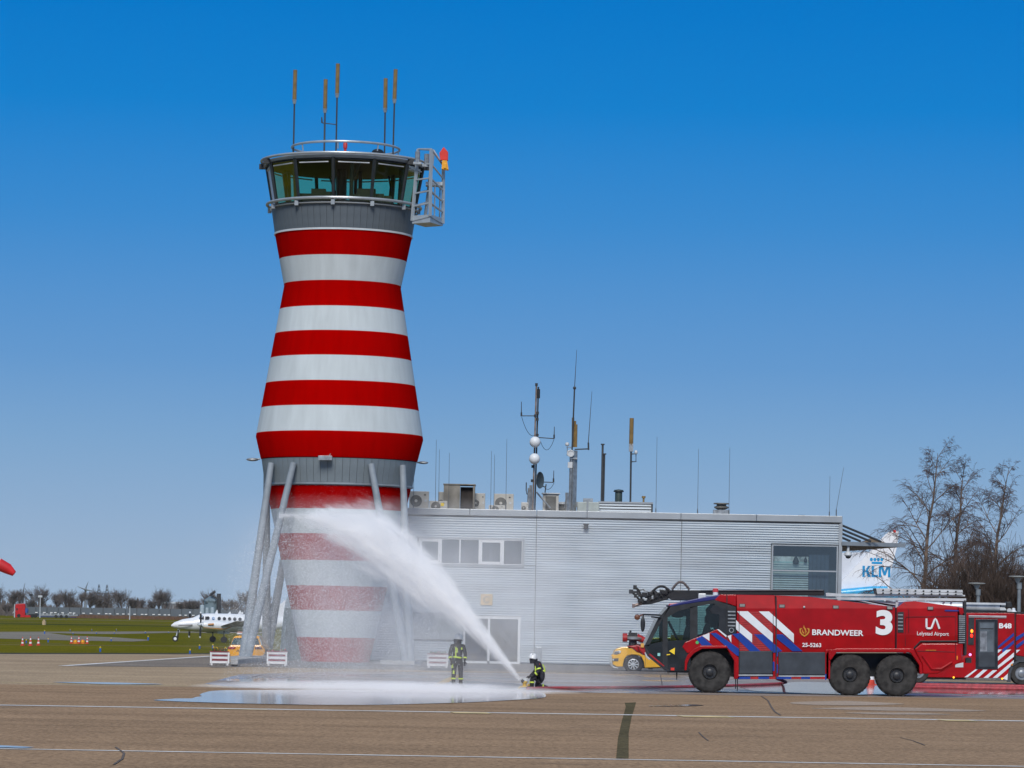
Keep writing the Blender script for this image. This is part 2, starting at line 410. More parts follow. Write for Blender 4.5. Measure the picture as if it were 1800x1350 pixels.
# puddles: thin sheets of standing water, and pale patches painted for wet sheen
WATER = D.materials.new('standing_water'); WATER.use_nodes = True; n = WATER.node_tree; p = n.nodes['Principled BSDF']
p.inputs['Base Color'].default_value = (.30, .25, .25, 1); p.inputs['Roughness'].default_value = .07; p.inputs['Specular IOR Level'].default_value = .45
t_ = n.nodes.new('ShaderNodeTexCoord'); m_ = n.nodes.new('ShaderNodeMapping'); m_.inputs['Scale'].default_value = (.5, 1, 1)
z_ = n.nodes.new('ShaderNodeTexNoise'); z_.inputs['Scale'].default_value = 2.2; z_.inputs['Detail'].default_value = 3
b_ = n.nodes.new('ShaderNodeBump'); b_.inputs['Strength'].default_value = .05; b_.inputs['Distance'].default_value = .02
n.links.new(t_.outputs['Object'], m_.inputs[0]); n.links.new(m_.outputs[0], z_.inputs['Vector']); n.links.new(z_.outputs[0], b_.inputs['Height']); n.links.new(b_.outputs[0], p.inputs['Normal'])
SHEEN = ground_mat('painted_wet_sheen', (.42, .33, .26), (.37, .29, .22), (.30, .225, .165), .7, grain=.6)  # wet sheen put into a paler matte ground colour
def puddle(pix, seed=0, z=.018, wob=.5, m=None):
    rnd = random.Random(seed); g = [gp(a, b) for a, b in pix]; outp = []
    for i in range(len(g)):
        a, b = g[i], g[(i+1) % len(g)]
        for k in range(6):
            t = k/6; q = a.lerp(b, t); outp.append((q.x + rnd.uniform(-wob, wob)*.35, q.y + rnd.uniform(-wob, wob)))
    for _ in range(2): outp = [((outp[i-1][0]+2*outp[i][0]+outp[(i+1) % len(outp)][0])/4, (outp[i-1][1]+2*outp[i][1]+outp[(i+1) % len(outp)][1])/4) for i in range(len(outp))]
    sheet('puddle', outp, z, m or WATER)
puddle([(262, 1232), (300, 1229), (345, 1228.5), (352, 1225), (345, 1221), (380, 1214), (600, 1213), (960, 1217), (950, 1229), (820, 1236), (700, 1239.5), (560, 1240), (400, 1237)], 1)
puddle([(390, 1194), (470, 1193), (560, 1197), (540, 1201), (400, 1199)], 2)
puddle([(80, 1199.5), (190, 1200), (300, 1203.5), (200, 1204)], 3, wob=.25)
puddle([(1300, 1207), (1400, 1199), (1480, 1201), (1620, 1205), (1810, 1213), (1810, 1222), (1700, 1221), (1620, 1219), (1500, 1222), (1400, 1218), (1330, 1216)], 4, wob=.9)
puddle([(1372, 1236), (1480, 1231.5), (1600, 1238), (1560, 1240.5), (1430, 1240)], 5, wob=.5, z=.013, m=SHEEN)  # pale sheen patches painted on, not standing water
puddle([(1400, 1245), (1560, 1243), (1745, 1249.5), (1700, 1252), (1520, 1249)], 15, wob=.4, z=.013, m=SHEEN)
puddle([(1470, 1253.5), (1600, 1253), (1690, 1257), (1560, 1257)], 16, wob=.3, z=.013, m=SHEEN)
puddle([(1130, 1242), (1220, 1239), (1240, 1241), (1180, 1243)], 6, wob=.3)
puddle([(0, 1311), (70, 1315), (30, 1316), (-20, 1315)], 7, wob=.2)

# far left airfield
psheet('taxiway', [(-300, 1111), (-100, 1111), (80, 1110.3), (300, 1109.8), (470, 1111), (470, 1113.3), (300, 1112.3), (210, 1114.6), (150, 1114.3), (85, 1112.4),
                   (118, 1117), (200, 1120.3), (258, 1124.4), (262, 1126.2), (232, 1127.8), (120, 1125.8), (0, 1122.6), (-300, 1120)], .004, TAXI)
pline('grass_edge', (-100, 1148.6), (520, 1149.4), 3.0, mat('dark_turf_edge', (.035, .032, .008), .95, var=.4, scale=.8), .006)
pline('service_path', (-100, 1128.5), (110, 1131.5), .9, TAXI, .004)
pline('service_path', (-100, 1132.5), (500, 1137), 1.1, TAXI, .004)
pline('distant_road', (-300, 1083), (560, 1096), 14, TAXI, .004)
pline('perimeter_path', (-300, 1089), (560, 1102), 5, TAXI, .008)
pline('ditch', (-300, 1091.8), (560, 1105), 26, GRASSD, .004)

# reeds along the far road
REED = mat('dry_reed', (.16, .085, .05), .9, col2=(.10, .065, .045), scale=.6)
rnd = random.Random(5); mm = M()
for i in range(5200):
    px = rnd.uniform(125, 560); Y = rnd.uniform(1085, 1140); b = at(px, 1088, Y); b.z = 0
    h_ = rnd.uniform(.5, 1.35); w_ = rnd.uniform(.12, .3)
    mm.add([(b.x-w_, b.y, 0), (b.x+w_, b.y+rnd.uniform(-.2, .2), 0), (b.x+rnd.uniform(-.3, .3), b.y, h_)], [(0, 1, 2)])
mm.build('reeds', REED, local=True)['kind'] = 'stuff'

# ================================================================ CONTROL TOWER
TX, TY = -8.70, 168.9
tower = T('control_tower', 'tall waisted control tower with red and white bands standing on slanted grey legs', 'control tower', (TX, TY, 0))
def zf(py, r, px=600): return at(px, py, TY - r).z
S = TY / F
def ring_wall(r0, z0, r1, z1, m, name, t=.06):
    # closed ring strip with thickness
    prof = [(r0, z0), (r1, z1), (r1-t, z1), (r0-t, z0)]
    mm = M().lathe(prof, (TX, TY, 0), 96, closed=True)
    return mm.build(name, m, tower, smooth=True)
def rad(z, tab):
    if z >= tab[0][0]: return tab[0][1]
    for (za, ra), (zb, rb) in zip(tab, tab[1:]):
        if za >= z >= zb: return ra + (rb-ra)*(za-z)/(za-zb)
    return tab[-1][1]
r405, r495, r765, r805, r850 = 120*S, 102.5*S, 147*S, 137.5*S, 130.5*S
zc = {y: zf(y, r) for y, r in ((403, r405), (495, r495), (763, r765), (803, r805), (850, r850))}
prof_up = [(zc[403], r405), (zc[495], r495), (zc[763], r765), (zc[803], r805)]
bands = [403, 447, 492, 537, 580, 623.5, 668, 712, 757, 803]
zs = []
for y in bands:
    r = 3.3
    for _ in range(6): r = rad(zf(y, r), prof_up)
    zs.append(zf(y, r))
for i in range(len(bands)-1):
    za, zb = zs[i], zs[i+1]; m = RED if i % 2 == 0 else WHITE
    knots = [za] + [z for z in (zc[495], zc[763]) if zb < z < za] + [zb]
    prof = [(rad(k, prof_up), k) for k in knots]
    prof2 = prof + [(r-.07, k) for r, k in prof[::-1]]
    M().lathe(prof2, (TX, TY, 0), 96, closed=True).build('wall_band', m, tower, smooth=True)
# lower cone
r_lt, r_lb = 127*S, 59.5*S
z_lt = zf(853, r_lt); z_lb = .12
prof_dn = [(z_lt, r_lt), (z_lb, r_lb)]
bl = [853, 894, 938, 985, 1030, 1073, 1121, 1169]
zl = []
for y in bl:
    r = 3.0
    for _ in range(6): r = rad(max(zf(y, r), z_lb), prof_dn)
    zl.append(max(zf(y, r), z_lb))
zl[-1] = z_lb
for i in range(len(bl)-1):
    ra, rb = rad(zl[i], prof_dn), rad(zl[i+1], prof_dn)
    ring_wall(ra, zl[i], rb, zl[i+1], RED if i % 2 == 0 else WHITE, 'wall_band', .07)
M().lathe([(0, z_lt), (r_lt-.08, z_lt), (r_lt-.08, z_lt-.1), (0, z_lt-.1)], (TX, TY, 0), 48, closed=False).build('soffit', DARK, tower)
# grey panelled skirts: individual panels
def skirt(zt, rt, zb, rb, n, m, lip):
    core = M().lathe([(rt-.03, zt), (rb-.03, zb), (rb-.12, zb), (rt-.12, zt)], (TX, TY, 0), 72, closed=True).build('skirt_core', DARK, tower, smooth=True)
    a = math.pi/n * .955; mm = M()
    P = lambda r, ang, z: (r*math.sin(ang), -r*math.cos(ang), z)
    v = []
    for rr, z in ((rt, zt-.01), (rb, zb+.01)):
        for ang in (-a, 0, a):
            for t in (0, .028): v.append(P(rr-t, ang, z))
    f = [(0, 2, 8, 6), (2, 4, 10, 8), (1, 7, 9, 3), (3, 9, 11, 5), (0, 6, 7, 1), (4, 5, 11, 10), (0, 1, 3, 2), (2, 3, 5, 4), (6, 8, 9, 7), (8, 10, 11, 9)]
    me = mm.add(v, f).mesh('skirt_panel', m)
    for k in range(n): put(me, 'skirt_panel', tower, (0, 0, 0), (0, 0, 2*math.pi*(k+.5)/n))
    M().lathe([(rb+.03, zb+.0), (rb+.03, zb-.09), (rb-.1, zb-.09), (rb-.1, zb)], (TX, TY, 0), 72, closed=True).build('skirt_lip', lip, tower, smooth=True)
z_sill = zf(356, 126*S)
skirt(z_sill, 127*S, zc[403]+.09, r405+.02, 66, SKIRTM, LGREY)
skirt(zc[803]-.03, r805-.04, zf(850, r850)+.06, r850-.02, 66, SKIRTL, STEEL)
M().lathe([(0, z_lt-.02), (r850-.1, z_lt-.02), (r850-.1, z_lt+.12), (0, z_lt+.12)], (TX, TY, 0), 48).build('soffit', PANEL, tower)
# cab
rb_, rt_ = 3.52, 3.90
z_ct = zf(276, 3.85)
NS = 12; A_0 = R(-5.5)
cang = [A_0 + 2*math.pi*k/NS for k in range(NS)]
def CP(r, a, z): return Vector((TX + r*math.sin(a), TY - r*math.cos(a), z))
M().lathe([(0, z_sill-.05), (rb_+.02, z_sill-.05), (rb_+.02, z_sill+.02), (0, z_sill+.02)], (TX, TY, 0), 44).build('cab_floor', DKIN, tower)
WPAN = mat('white_cab_panel', (.62, .66, .72), .4, var=.04)
MULL = mat('dark_mullion', (.02, .025, .028), .35, var=.1)
for k in range(NS):
    a0, a1 = cang[k], cang[(k+1) % NS] if k < NS-1 else cang[0]+2*math.pi
    am = math.degrees((a0+a1)/2) % 360
    q = [CP(rb_, a0, z_sill), CP(rb_, a1, z_sill), CP(rt_, a1, z_ct), CP(rt_, a0, z_ct)]
    solid = 270 < am < 290
    inn = [Vector((TX + (p.x-TX)*.985, TY + (p.y-TY)*.985, p.z)) for p in q]
    if solid:
        M().add([tuple(x) for x in q+inn], [(0, 1, 2, 3), (7, 6, 5, 4), (0, 4, 5, 1), (1, 5, 6, 2), (2, 6, 7, 3), (3, 7, 4, 0)]).build('cab_wall_panel', WPAN, tower)
    else:
        M().poly(q).build('window_pane', CABGL, tower)
    wv = (q[1]-q[0]).normalized()
    M().tube(q[0], q[3], .085, .10, 6).build('mullion', MULL, tower)
    # upper blind rail and inner slanting column
    M().tube(q[3].lerp(q[2], .12)+Vector((0, 0, -.22)), q[3].lerp(q[2], .88)+Vector((0, 0, -.22)), .035, n=5).build('blind_rail', LGREY, tower)
    cc = Vector((TX, TY, 0)); pm = q[0].lerp(q[1], .5); pi = Vector((TX+(pm.x-TX)*.86, TY+(pm.y-TY)*.86, z_sill))
    if k % 2 == 0:
        pt = Vector((TX+(pm.x-TX)*.90, TY+(pm.y-TY)*.90, z_ct))
        M().tube(pi, pt, .09, .11, 6).tube(pi.lerp(pt, .45), pt+wv*.45, .05, .05, 6).build('cab_column', MULL, tower)
M().lathe([(0, z_ct-.02), (rt_+.04, z_ct-.02), (rt_+.07, z_ct+.12), (rt_-.7, z_ct+.34), (0, z_ct+.36)], (TX, TY, 0), 44).build('cab_roof', STEEL, tower, smooth=True)
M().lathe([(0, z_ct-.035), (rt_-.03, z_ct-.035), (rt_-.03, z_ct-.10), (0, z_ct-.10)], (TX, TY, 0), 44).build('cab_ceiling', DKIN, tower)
M().lathe([(rb_-.05, z_sill+.02), (rb_-.02, z_sill+.14), (rb_-.12, z_sill+.14), (rb_-.15, z_sill+.02)], (TX, TY, 0), 44, closed=True).build('sill_upstand', MULL, tower)
# equipment desk inside
dk = M()
for a, w_, h_ in ((-38, .9, .55), (-24, .7, .75), (-14, .45, .6), (14, .4, .5), (26, .9, .8), (37, .8, .6), (48, .7, .55), (160, 1.2, .5), (200, 1.0, .6)):
    c = CP(2.75, R(a), z_sill); dk.box(c.x-w_/2, c.x+w_/2, c.y-.25, c.y+.25, z_sill+.02, z_sill+h_)
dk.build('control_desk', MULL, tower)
M().tube((TX-.15, TY, z_sill), (TX-.15, TY, z_ct), .26, n=10).tube((TX+.75, TY+.6, z_sill), (TX+.75, TY+.6, z_ct), .10, n=8).build('cab_core', MULL, tower)
# rings with brackets
def railring(name, c, r, t, m, nb, rin, dz):
    M().ring(c, r, t, 88, 8).build(name, m, tower, smooth=True)
    mm = M()
    for k in range(nb):
        a = A_0 + 2*math.pi*k/nb
        mm.tube((c[0]+rin*math.sin(a), c[1]-rin*math.cos(a), c[2]+dz), (c[0]+r*math.sin(a), c[1]-r*math.cos(a), c[2]), .035, n=5)
    return mm
RL = mat('grey_rail', (.40, .44, .47), .35, metal=.4, var=.06)
zr = at(462, 285, TY).z
railring('roof_rail', (TX, TY, zr), 4.12, .065, RL, NS, 3.85, .02).build('rail_bracket', RL, tower)
zr2 = at(609, 261.5, TY).z
railring('upper_roof_rail', (TX+.03, TY, zr2), 2.66, .06, RL, 8, 2.6, -.35).build('rail_bracket', RL, tower)
zr3 = at(472, 361, TY).z
railring('sill_rail', (TX, TY, zr3), 3.80, .075, RL, NS, 3.5, -.06).build('rail_bracket', STEEL, tower)
M().ring((TX, TY, zr3-.22), 3.68, .035, 88, 6).build('lower_sill_rail', RL, tower, smooth=True)
bk = M()
for k in range(NS):
    a = A_0 + 2*math.pi*k/NS; c = CP(3.72, a, zr3-.2); bk.box(c.x-.09, c.x+.09, c.y-.09, c.y+.09, c.z-.14, c.z+.1)
bk.build('rail_clamp', STEEL, tower)
for k in (2, 3, 9, 10):
    a = A_0 + 2*math.pi*k/NS; c = CP(4.12, a, zr-.1); M().box(c.x-.16, c.x+.16, c.y-.12, c.y+.12, c.z-.2, c.z+.05).build('rail_trolley', DARK, tower)
# roof beacon drum and hatches
ctr = at(608, 262, TY)
M().lathe([(.62, ctr.z-.6), (.62, ctr.z-.28), (.7, ctr.z-.26), (.7, ctr.z-.2), (0, ctr.z-.18)], (ctr.x, TY, 0), 24).build('roof_drum', STEEL, tower, smooth=True)
RLAMP = emit('red_lamp', (.45, .03, .03), .05)
bc = at(607, 252, TY)
M().lathe([(.07, ctr.z-.2), (.07, bc.z-.25), (.10, bc.z-.25), (.11, bc.z-.02), (.05, bc.z+.08), (0, bc.z+.09)], (bc.x, TY, 0), 12).build('obstruction_light', RLAMP, tower, smooth=True)
M().ball((at(664, 265, TY-1.5).x, TY-1.5, at(664, 268, TY-1.5).z), .3, 14, (1, 1, .6)).build('roof_dome', DARK, tower, smooth=True)
# slanted legs
LEG = mat('leg_grey_paint', (.25, .29, .325), .6, metal=.0, spec=.3, var=.08, scale=2)
feet = {'fl': (-4.15, -4.6), 'fr': (3.75, -5.4), 'bl': (-3.75, 4.7)}
zt_leg = at(500, 822, TY-3.6).z
def legtop(px):
    X = at(px, 822, TY-3).x - TY*0 - TX; rr = 3.98; X = max(-rr*.985, min(rr*.985, X)); return X, -math.sqrt(rr*rr-X*X)
for key, tops in (('fl', (475, 517)), ('fr', (653, 707))):
    fx, fy = feet[key]
    for px in tops:
        lx, ly = legtop(px)
        M().tube((TX+fx + (.1 if px in (517, 707) else -.06), TY+fy, .14), (TX+lx, TY+ly, zt_leg+.25), .235, .155, 14).build('leg', LEG, tower, smooth=True)
for lx, ly in ((-3.7, 1.6), (-2.2, 3.4)):
    M().tube((TX-3.75, TY+4.7, .14), (TX+lx, TY+ly, zt_leg+.2), .23, .155, 14).build('leg', LEG, tower, smooth=True)
fl0 = gp(405, 1174)
pc = CONC
M().slab([(at(405, 1170, 154).x, 154), (at(418, 1170, 154).x, 154), (TX-2.9, TY+5.6), (TX-4.6, TY+5.6), (TX-4.9, TY-3.6)], .1, .34).build('leg_plinth', pc, tower, bevel=.02)
M().slab([(TX+3.75-1.3, TY-6.1), (TX+3.75+.35, TY-6.1), (TX+4.4, TY-4.6), (TX+2.5, TY-4.6)], .1, .30).build('leg_plinth', pc, tower, bevel=.02)
# floodlights on the lower skirt
def flood(px0, px1, py, Y):
    a, b = at(px0, py, Y), at(px1, py, Y)
    sgn = 1 if px0 > 600 else -1
    mm = M().tube((b.x, Y, b.z), (b.x+(a.x-b.x)*.35, Y, b.z), .04, n=6).ball(((a.x+b.x)/2, Y-.1, a.z-.02), abs(a.x-b.x)/2*.85, 12, (1, .45, .28))
    mm.build('floodlight', GALV, tower, smooth=True)
flood(431, 457, 807, TY); flood(755, 733, 813, TY)
c = at(572, 805, TY-3.95)
M().box(c.x-.33, c.x+.33, c.y-.28, c.y, c.z-.12, c.z+.1).tube((c.x+.1, c.y-.1, c.z), (c.x+.3, c.y+.12, c.z+.3), .02, n=5).build('floodlight', GALV, tower, bevel=.02)

# access cage on the right of the cab
cage = T('access_cage', 'open grey metal access cage hanging on the right side of the tower cab', 'cage', at(752, 390, 166))
CG = mat('cage_grey', (.42, .47, .50), .4, metal=.3, var=.06)
YA, YB, YC, YD = 165.6, 164.9, 166.4, 167.0
pa, pa2 = at(724.5, 388, YA), at(735, 262, YA)
pb, pb2 = at(756, 380, YB), at(758, 262, YB)
pc_, pc2 = at(778.5, 393, YC), at(779.5, 292, YC)
pd, pd2 = at(748, 378, YD), at(762, 264, YD)
for a, b in ((pa, pa2), (pb, pb2), (pc_, pc2), (pd, pd2)): M().tube(a, b, .085, n=4).build('cage_post', CG, cage)
for k, t in enumerate((0, .2, .38, .57, .78, 1.0)):
    mm = M()
    for (a0, a1), (b0, b1) in (((pa, pa2), (pb, pb2)), ((pb, pb2), (pc_, pc2)), ((pc_, pc2), (pd, pd2)), ((pd, pd2), (pa, pa2))):
        ta = t
        mm.tube(a0.lerp(a1, ta), b0.lerp(b1, ta), .045, n=5)
    mm.build('cage_rung', CG, cage)
tr = [pa, pb, pc_, pd]; zz = min(p.z for p in tr)
M().slab([(p.x, p.y) for p in tr], zz-.12, zz+.26).build('cage_tray', CG, cage)
for t in (.3, .7):
    p = pb.lerp(pc_, t); M().tube((p.x, p.y+.9, zz), (p.x, p.y+.9, zz+1.9), .035, n=5).build('inner_bar', CG, cage)
q0 = at(752, 325, 166.5); M().box(q0.x-.1, at(778, 325, 166.5).x, 166.2, 166.9, q0.z-.05, q0.z+.12).build('cage_step', CG, cage)
for px, py in ((734, 274), (750, 278)):
    c = at(px, py, 165.2); M().tube((c.x, c.y, c.z-.3), (c.x, c.y, c.z+.2), .12, n=8).box(c.x-.2, c.x+.2, c.y-.1, c.y+.1, c.z-.42, c.z-.3).build('hoist_trolley', GALV, cage)
ORED = mat('signal_red', (.70, .035, .02), .45, var=.08)
a, b = at(774, 282, 166), at(786, 268, 166)
M().prism([(a.x, a.z), (b.x+.05, a.z), (b.x+.05, b.z), (a.x+.15, b.z+.25), (a.x-.05, b.z-.05)], 165.85, 166.2).build('rescue_box_lid', ORED, cage, bevel=.02)
a, b = at(777, 298, 166), at(789, 283, 166)
M().prism([(a.x-.02, a.z), (b.x, a.z-.03), (b.x-.08, b.z), (a.x, b.z)], 165.8, 166.2).box(a.x+.08, b.x-.1, 165.76, 165.8, a.z+.03, a.z+.28).build('rescue_box', mat('signal_yellow', (.75, .35, .02), .5), cage, bevel=.02)

# roof antennas on the cab
def cab_antenna(px, ptop, pmid, pbot, lab, pxb):
    t, mdl, b = at(px, ptop, TY), at(px-(px-pxb)*.45, pmid, TY), at(pxb, pbot, TY)
    e = T('dipole_antenna', lab, 'antenna', b, 'thick topped antennas on the tower roof')
    M().tube((b.x, TY, z_ct+.3 if b.z > z_ct+.3 else b.z), mdl, .045, n=6).build('mast', DPOLE, e)
    M().tube(mdl, t, .10, n=8).build('radome_tube', OCHRE, e, smooth=True)
    M().tube(mdl-Vector((0, 0, .22)), mdl, .07, .11, 8).build('collar', GALV, e)
cab_antenna(519, 123, 175, 258, 'leftmost ochre tipped antenna rising from the tower roof rail', 516)
cab_antenna(572.5, 139.5, 191, 262, 'second ochre tipped antenna from the left on the tower roof, the shorter one', 570)
cab_antenna(594, 112, 164, 248, 'tallest ochre tipped antenna on the tower roof, with a thin side arm', 591)
cab_antenna(678, 138, 190, 264, 'second ochre tipped antenna from the right on the tower roof, the shorter one', 676)
cab_antenna(695.5, 122, 174, 257, 'rightmost ochre tipped antenna rising from the tower roof rail', 691)
c0, c1, c2 = at(591, 219, TY), at(566, 216, TY), at(565.5, 206, TY)
e = T('wind_sensor', 'thin side arm with a small upright sensor on the tallest roof antenna', 'sensor', c0)
M().tube(c0, c1, .025, n=5).build('arm', DPOLE, e); M().tube(c1, c2, .05, .03, n=6).build('sensor_head', DPOLE, e)
# ================================================================ TERMINAL BUILDING
WY = 173.0
bX0, bX1 = at(612, 1000, WY).x, at(1477.5, 1000, WY).x
bld = T('terminal_building', 'long low airport building clad in silver corrugated metal beside the tower', 'building', ((bX0+bX1)/2, WY, .12))
def WP(px, py): p = at(px, py, WY); return p.x, p.z
z_top = WP(1100, 900)[1]; z_fb = z_top - .34
PIT = .122
def clad(x0, x1, z0, z1, name='cladding_panel'):
    if x1-x0 < .02 or z1-z0 < .03: return
    v, f = [], []
    z = z1; pts = []
    k = math.floor(z0/PIT)
    zz = k*PIT
    prof = []
    while zz < z1 + PIT:
        for fz, fy in ((0, 0), (.55, -.006), (.60, .12), (.985, .12)):
            prof.append((zz + fz*PIT, fy))
        zz += PIT
    prof = [(min(max(a, z0), z1), b) for a, b in prof if z0-.03 <= a <= z1+.03]
    for a, b in prof: v += [(x0, WY+b, a), (x1, WY+b, a)]
    for i in range(len(prof)-1): f.append((2*i, 2*i+1, 2*i+3, 2*i+2))
    M().add(v, f).build(name, CLAD, bld)
# openings (px rectangles)
xw0, zw1 = WP(734, 946); xw1, zw0 = WP(919, 993.5)
xd0, zd1 = WP(815, 1082); xd1 = WP(915, 1100)[0]
xp0, zp1 = WP(719, 1079); zp0 = WP(770, 1124)[1]
xc0, zc1 = WP(1357, 957); xc1 = WP(1472.5, 1000)[0]; zc0 = WP(1400, 1052)[1]
seam1, seam2 = WP(941, 1000)[0]+.02, WP(1197, 1000)[0]
Z0 = .16; g = .012
clad(bX0, xw0, zw0, z_fb); clad(xw0, xw1, zw1+.02, z_fb); clad(xw1, seam1-g, zw0, z_fb)
clad(bX0, xp0, Z0, zw0-.03); clad(xp0, xd0, zp1+.02, zw0-.03); clad(xd0, xd1, zd1+.03, zw0-.03); clad(xd1, seam1-g, Z0, zw0-.03)
clad(xp0, xd0, Z0, zp0-.02)
clad(seam1+g, seam2-g, Z0, z_fb)
clad(seam2+g, xc0-.05, Z0, z_fb); clad(xc0-.05, xc1+.02, zc1+.06, z_fb); clad(xc0-.05, xc1+.02, Z0, zc0-.06)
core = M()
bh = [(bX0, xw0, 0, z_fb), (xw1, xc0, 0, z_fb), (xw0, xw1, zw1, z_fb), (xw0, xd0, 0, zw0), (xd1, xw1, 0, zw0), (xd0, xd1, zd1, zw0), (xc0, bX1-.1, zc1, z_fb), (xc0, bX1-.1, 0, zc0)]
for x0, x1, z0, z1 in bh: core.box(x0, x1, WY+.14, WY+.28, z0+.02, z1)
core.build('wall', PANEL, bld)
M().box(bX0, bX0+.2, WY+.26, WY+26, .02, z_fb).build('side_wall', CLAD, bld)
M().box(bX1-.2, bX1, WY+8, WY+26, .02, z_fb).build('side_wall', CLAD, bld)
M().box(bX0, bX1, WY+25.8, WY+26, .02, z_fb).build('rear_wall', PANEL, bld)
# fascia in lengths with joints, roof deck
xs = [bX0, WP(826, 900)[0], seam1, WP(1032, 900)[0], WP(1197, 900)[0], WP(1330, 900)[0], bX1+.05]
for a, b in zip(xs, xs[1:]):
    M().box(a+.008, b-.008, WY-.10, WY+.3, z_fb+.005, z_top).build('roof_fascia', FASC, bld, bevel=.02)
M().box(bX0+.02, bX1-.05, WY-.06, WY+.02, z_fb-.05, z_fb-.002).build('drip_edge', DARK, bld)
zroof = z_top - .22
M().box(bX0+.01, bX1, WY+.31, WY+25.7, zroof-.1, zroof).build('roof', GREYA, bld)
# corner post and vertical trims
M().box(bX1-.12, bX1+.06, WY-.05, WY+.15, .15, z_fb-.01).build('corner_trim', FASC, bld, bevel=.01)
M().box(seam1-g, seam1+g, WY+.02, WY+.05, .2, z_fb).build('seam', DARK, bld); M().box(seam2-g, seam2+g, WY+.02, WY+.05, .2, z_fb).build('seam', DARK, bld)
M().box(xw1+.02, xw1+.07, WY-.03, WY+.04, zw0-.05, zw1+.05).build('window_trim', FASC, bld)
M().box(xw0-.1, xw1+.07, WY-.05, WY+.04, zw1, zw1+.10).build('window_lintel', FASC, bld)
M().box(xw0-.1, xw1+.07, WY-.06, WY+.04, zw0-.14, zw0-.02).build('window_sill', PANEL, bld)
# plain smooth panel
M().box(xp0, xd0-.03, WY-.01, WY+.04, zp0, zp1).build('smooth_panel', mat('smooth_grey_panel', (.34, .37, .385), .5, var=.06), bld, bevel=.01)
M().box(xp0-.05, xd0, WY-.03, WY+.05, zp1, zp1+.08).build('panel_trim', FASC, bld)
M().box(xp0-.05, xd0, WY-.03, WY+.05, zp0-.07, zp0-.002).build('panel_trim', DARK, bld)
def frame_win(px0, px1, x0, x1, z0, z1, fr, m, name='window', parent=None, back=True):
    w = T(name, None, None, (0, 0, 0)); w.parent = parent or bld; w.location = Vector(((x0+x1)/2, WY, z0)) - wloc(w.parent)
    mm = M().box(x0, x0+fr, WY-.03, WY+.05, z0, z1).box(x1-fr, x1, WY-.03, WY+.05, z0, z1).box(x0+fr, x1-fr, WY-.03, WY+.05, z1-fr, z1).box(x0+fr, x1-fr, WY-.03, WY+.05, z0, z0+fr)
    mm.build('frame', m, w)
    M().poly([(x0+fr, WY+.02, z0+fr), (x1-fr, WY+.02, z0+fr), (x1-fr, WY+.02, z1-fr), (x0+fr, WY+.02, z1-fr)]).build('pane', WINGL, w)
    return w
zb0, zb1 = zw0, zw1
WF = mat('white_window_frame', (.66, .68, .69), .4, var=.03)
for a, b, fr in ((736, 775.5, .16), (775.5, 808.5, .035), (808.5, 842.5, .035), (842.5, 884.5, .15), (884.5, 918.5, .04)):
    frame_win(a, b, WP(a, 970)[0], WP(b, 970)[0], zb0, zb1, fr, WF)
CUR = mat('curtain', (.20, .215, .23), .8, var=.25, scale=2.5, stretch=(3, 1, .3))
for a, b in ((740, 748), (797, 802), (826, 829), (858, 866)):
    M().box(WP(a, 970)[0], WP(b, 970)[0], WY+.5, WY+.55, zb0, zb1).build('curtain', CUR, bld)
M().box(xw0, xw1, WY+2.2, WY+2.3, zb0-.3, zb1+.3).build('room_back_wall', mat('room_wall', (.10, .105, .125), .9, var=.2), bld)
M().box(xw0, xw1, WY+.25, WY+2.2, zb0-.08, zb0-.02).build('room_floor', DKIN, bld)
# entrance doors
dr = T('entrance', None, None, (0, 0, 0)); dr.parent = bld; dr.location = Vector(((xd0+xd1)/2, WY, .12)) - wloc(bld)
mid = WP(859.5, 1100)[0]
M().box(xd0, xd0+.1, WY-.04, WY+.08, .12, zd1).box(xd1-.13, xd1, WY-.04, WY+.08, .12, zd1).box(xd0+.1, xd1-.13, WY-.04, WY+.08, zd1-.14, zd1).box(mid-.06, mid+.06, WY-.04, WY+.08, .12, zd1-.14).box(xd0+.1, xd1-.13, WY-.04, WY+.08, .12, .24).build('door_frame', WF, dr)
M().poly([(xd0+.1, WY+.03, .24), (mid-.06, WY+.03, .24), (mid-.06, WY+.03, zd1-.14), (xd0+.1, WY+.03, zd1-.14)]).build('door_pane', WINGL, dr)
M().poly([(mid+.06, WY+.03, .24), (xd1-.13, WY+.03, .24), (xd1-.13, WY+.03, zd1-.14), (mid+.06, WY+.03, zd1-.14)]).build('door_pane', WINGL, dr)
M().box(mid+.16, mid+.2, WY-.1, WY-.05, 1.0, 1.35).build('door_handle', DARK, dr)
M().box(xd0+.1, xd1, WY+1.8, WY+1.9, .1, zd1).build('hall_wall', mat('hall_wall', (.13, .14, .15), .9, var=.15), dr)
M().box(xd0+.3, mid-.2, WY+1.2, WY+1.7, .1, 1.35).build('red_sofa_back', mat('dark_red_fabric', (.12, .018, .025), .8), dr)
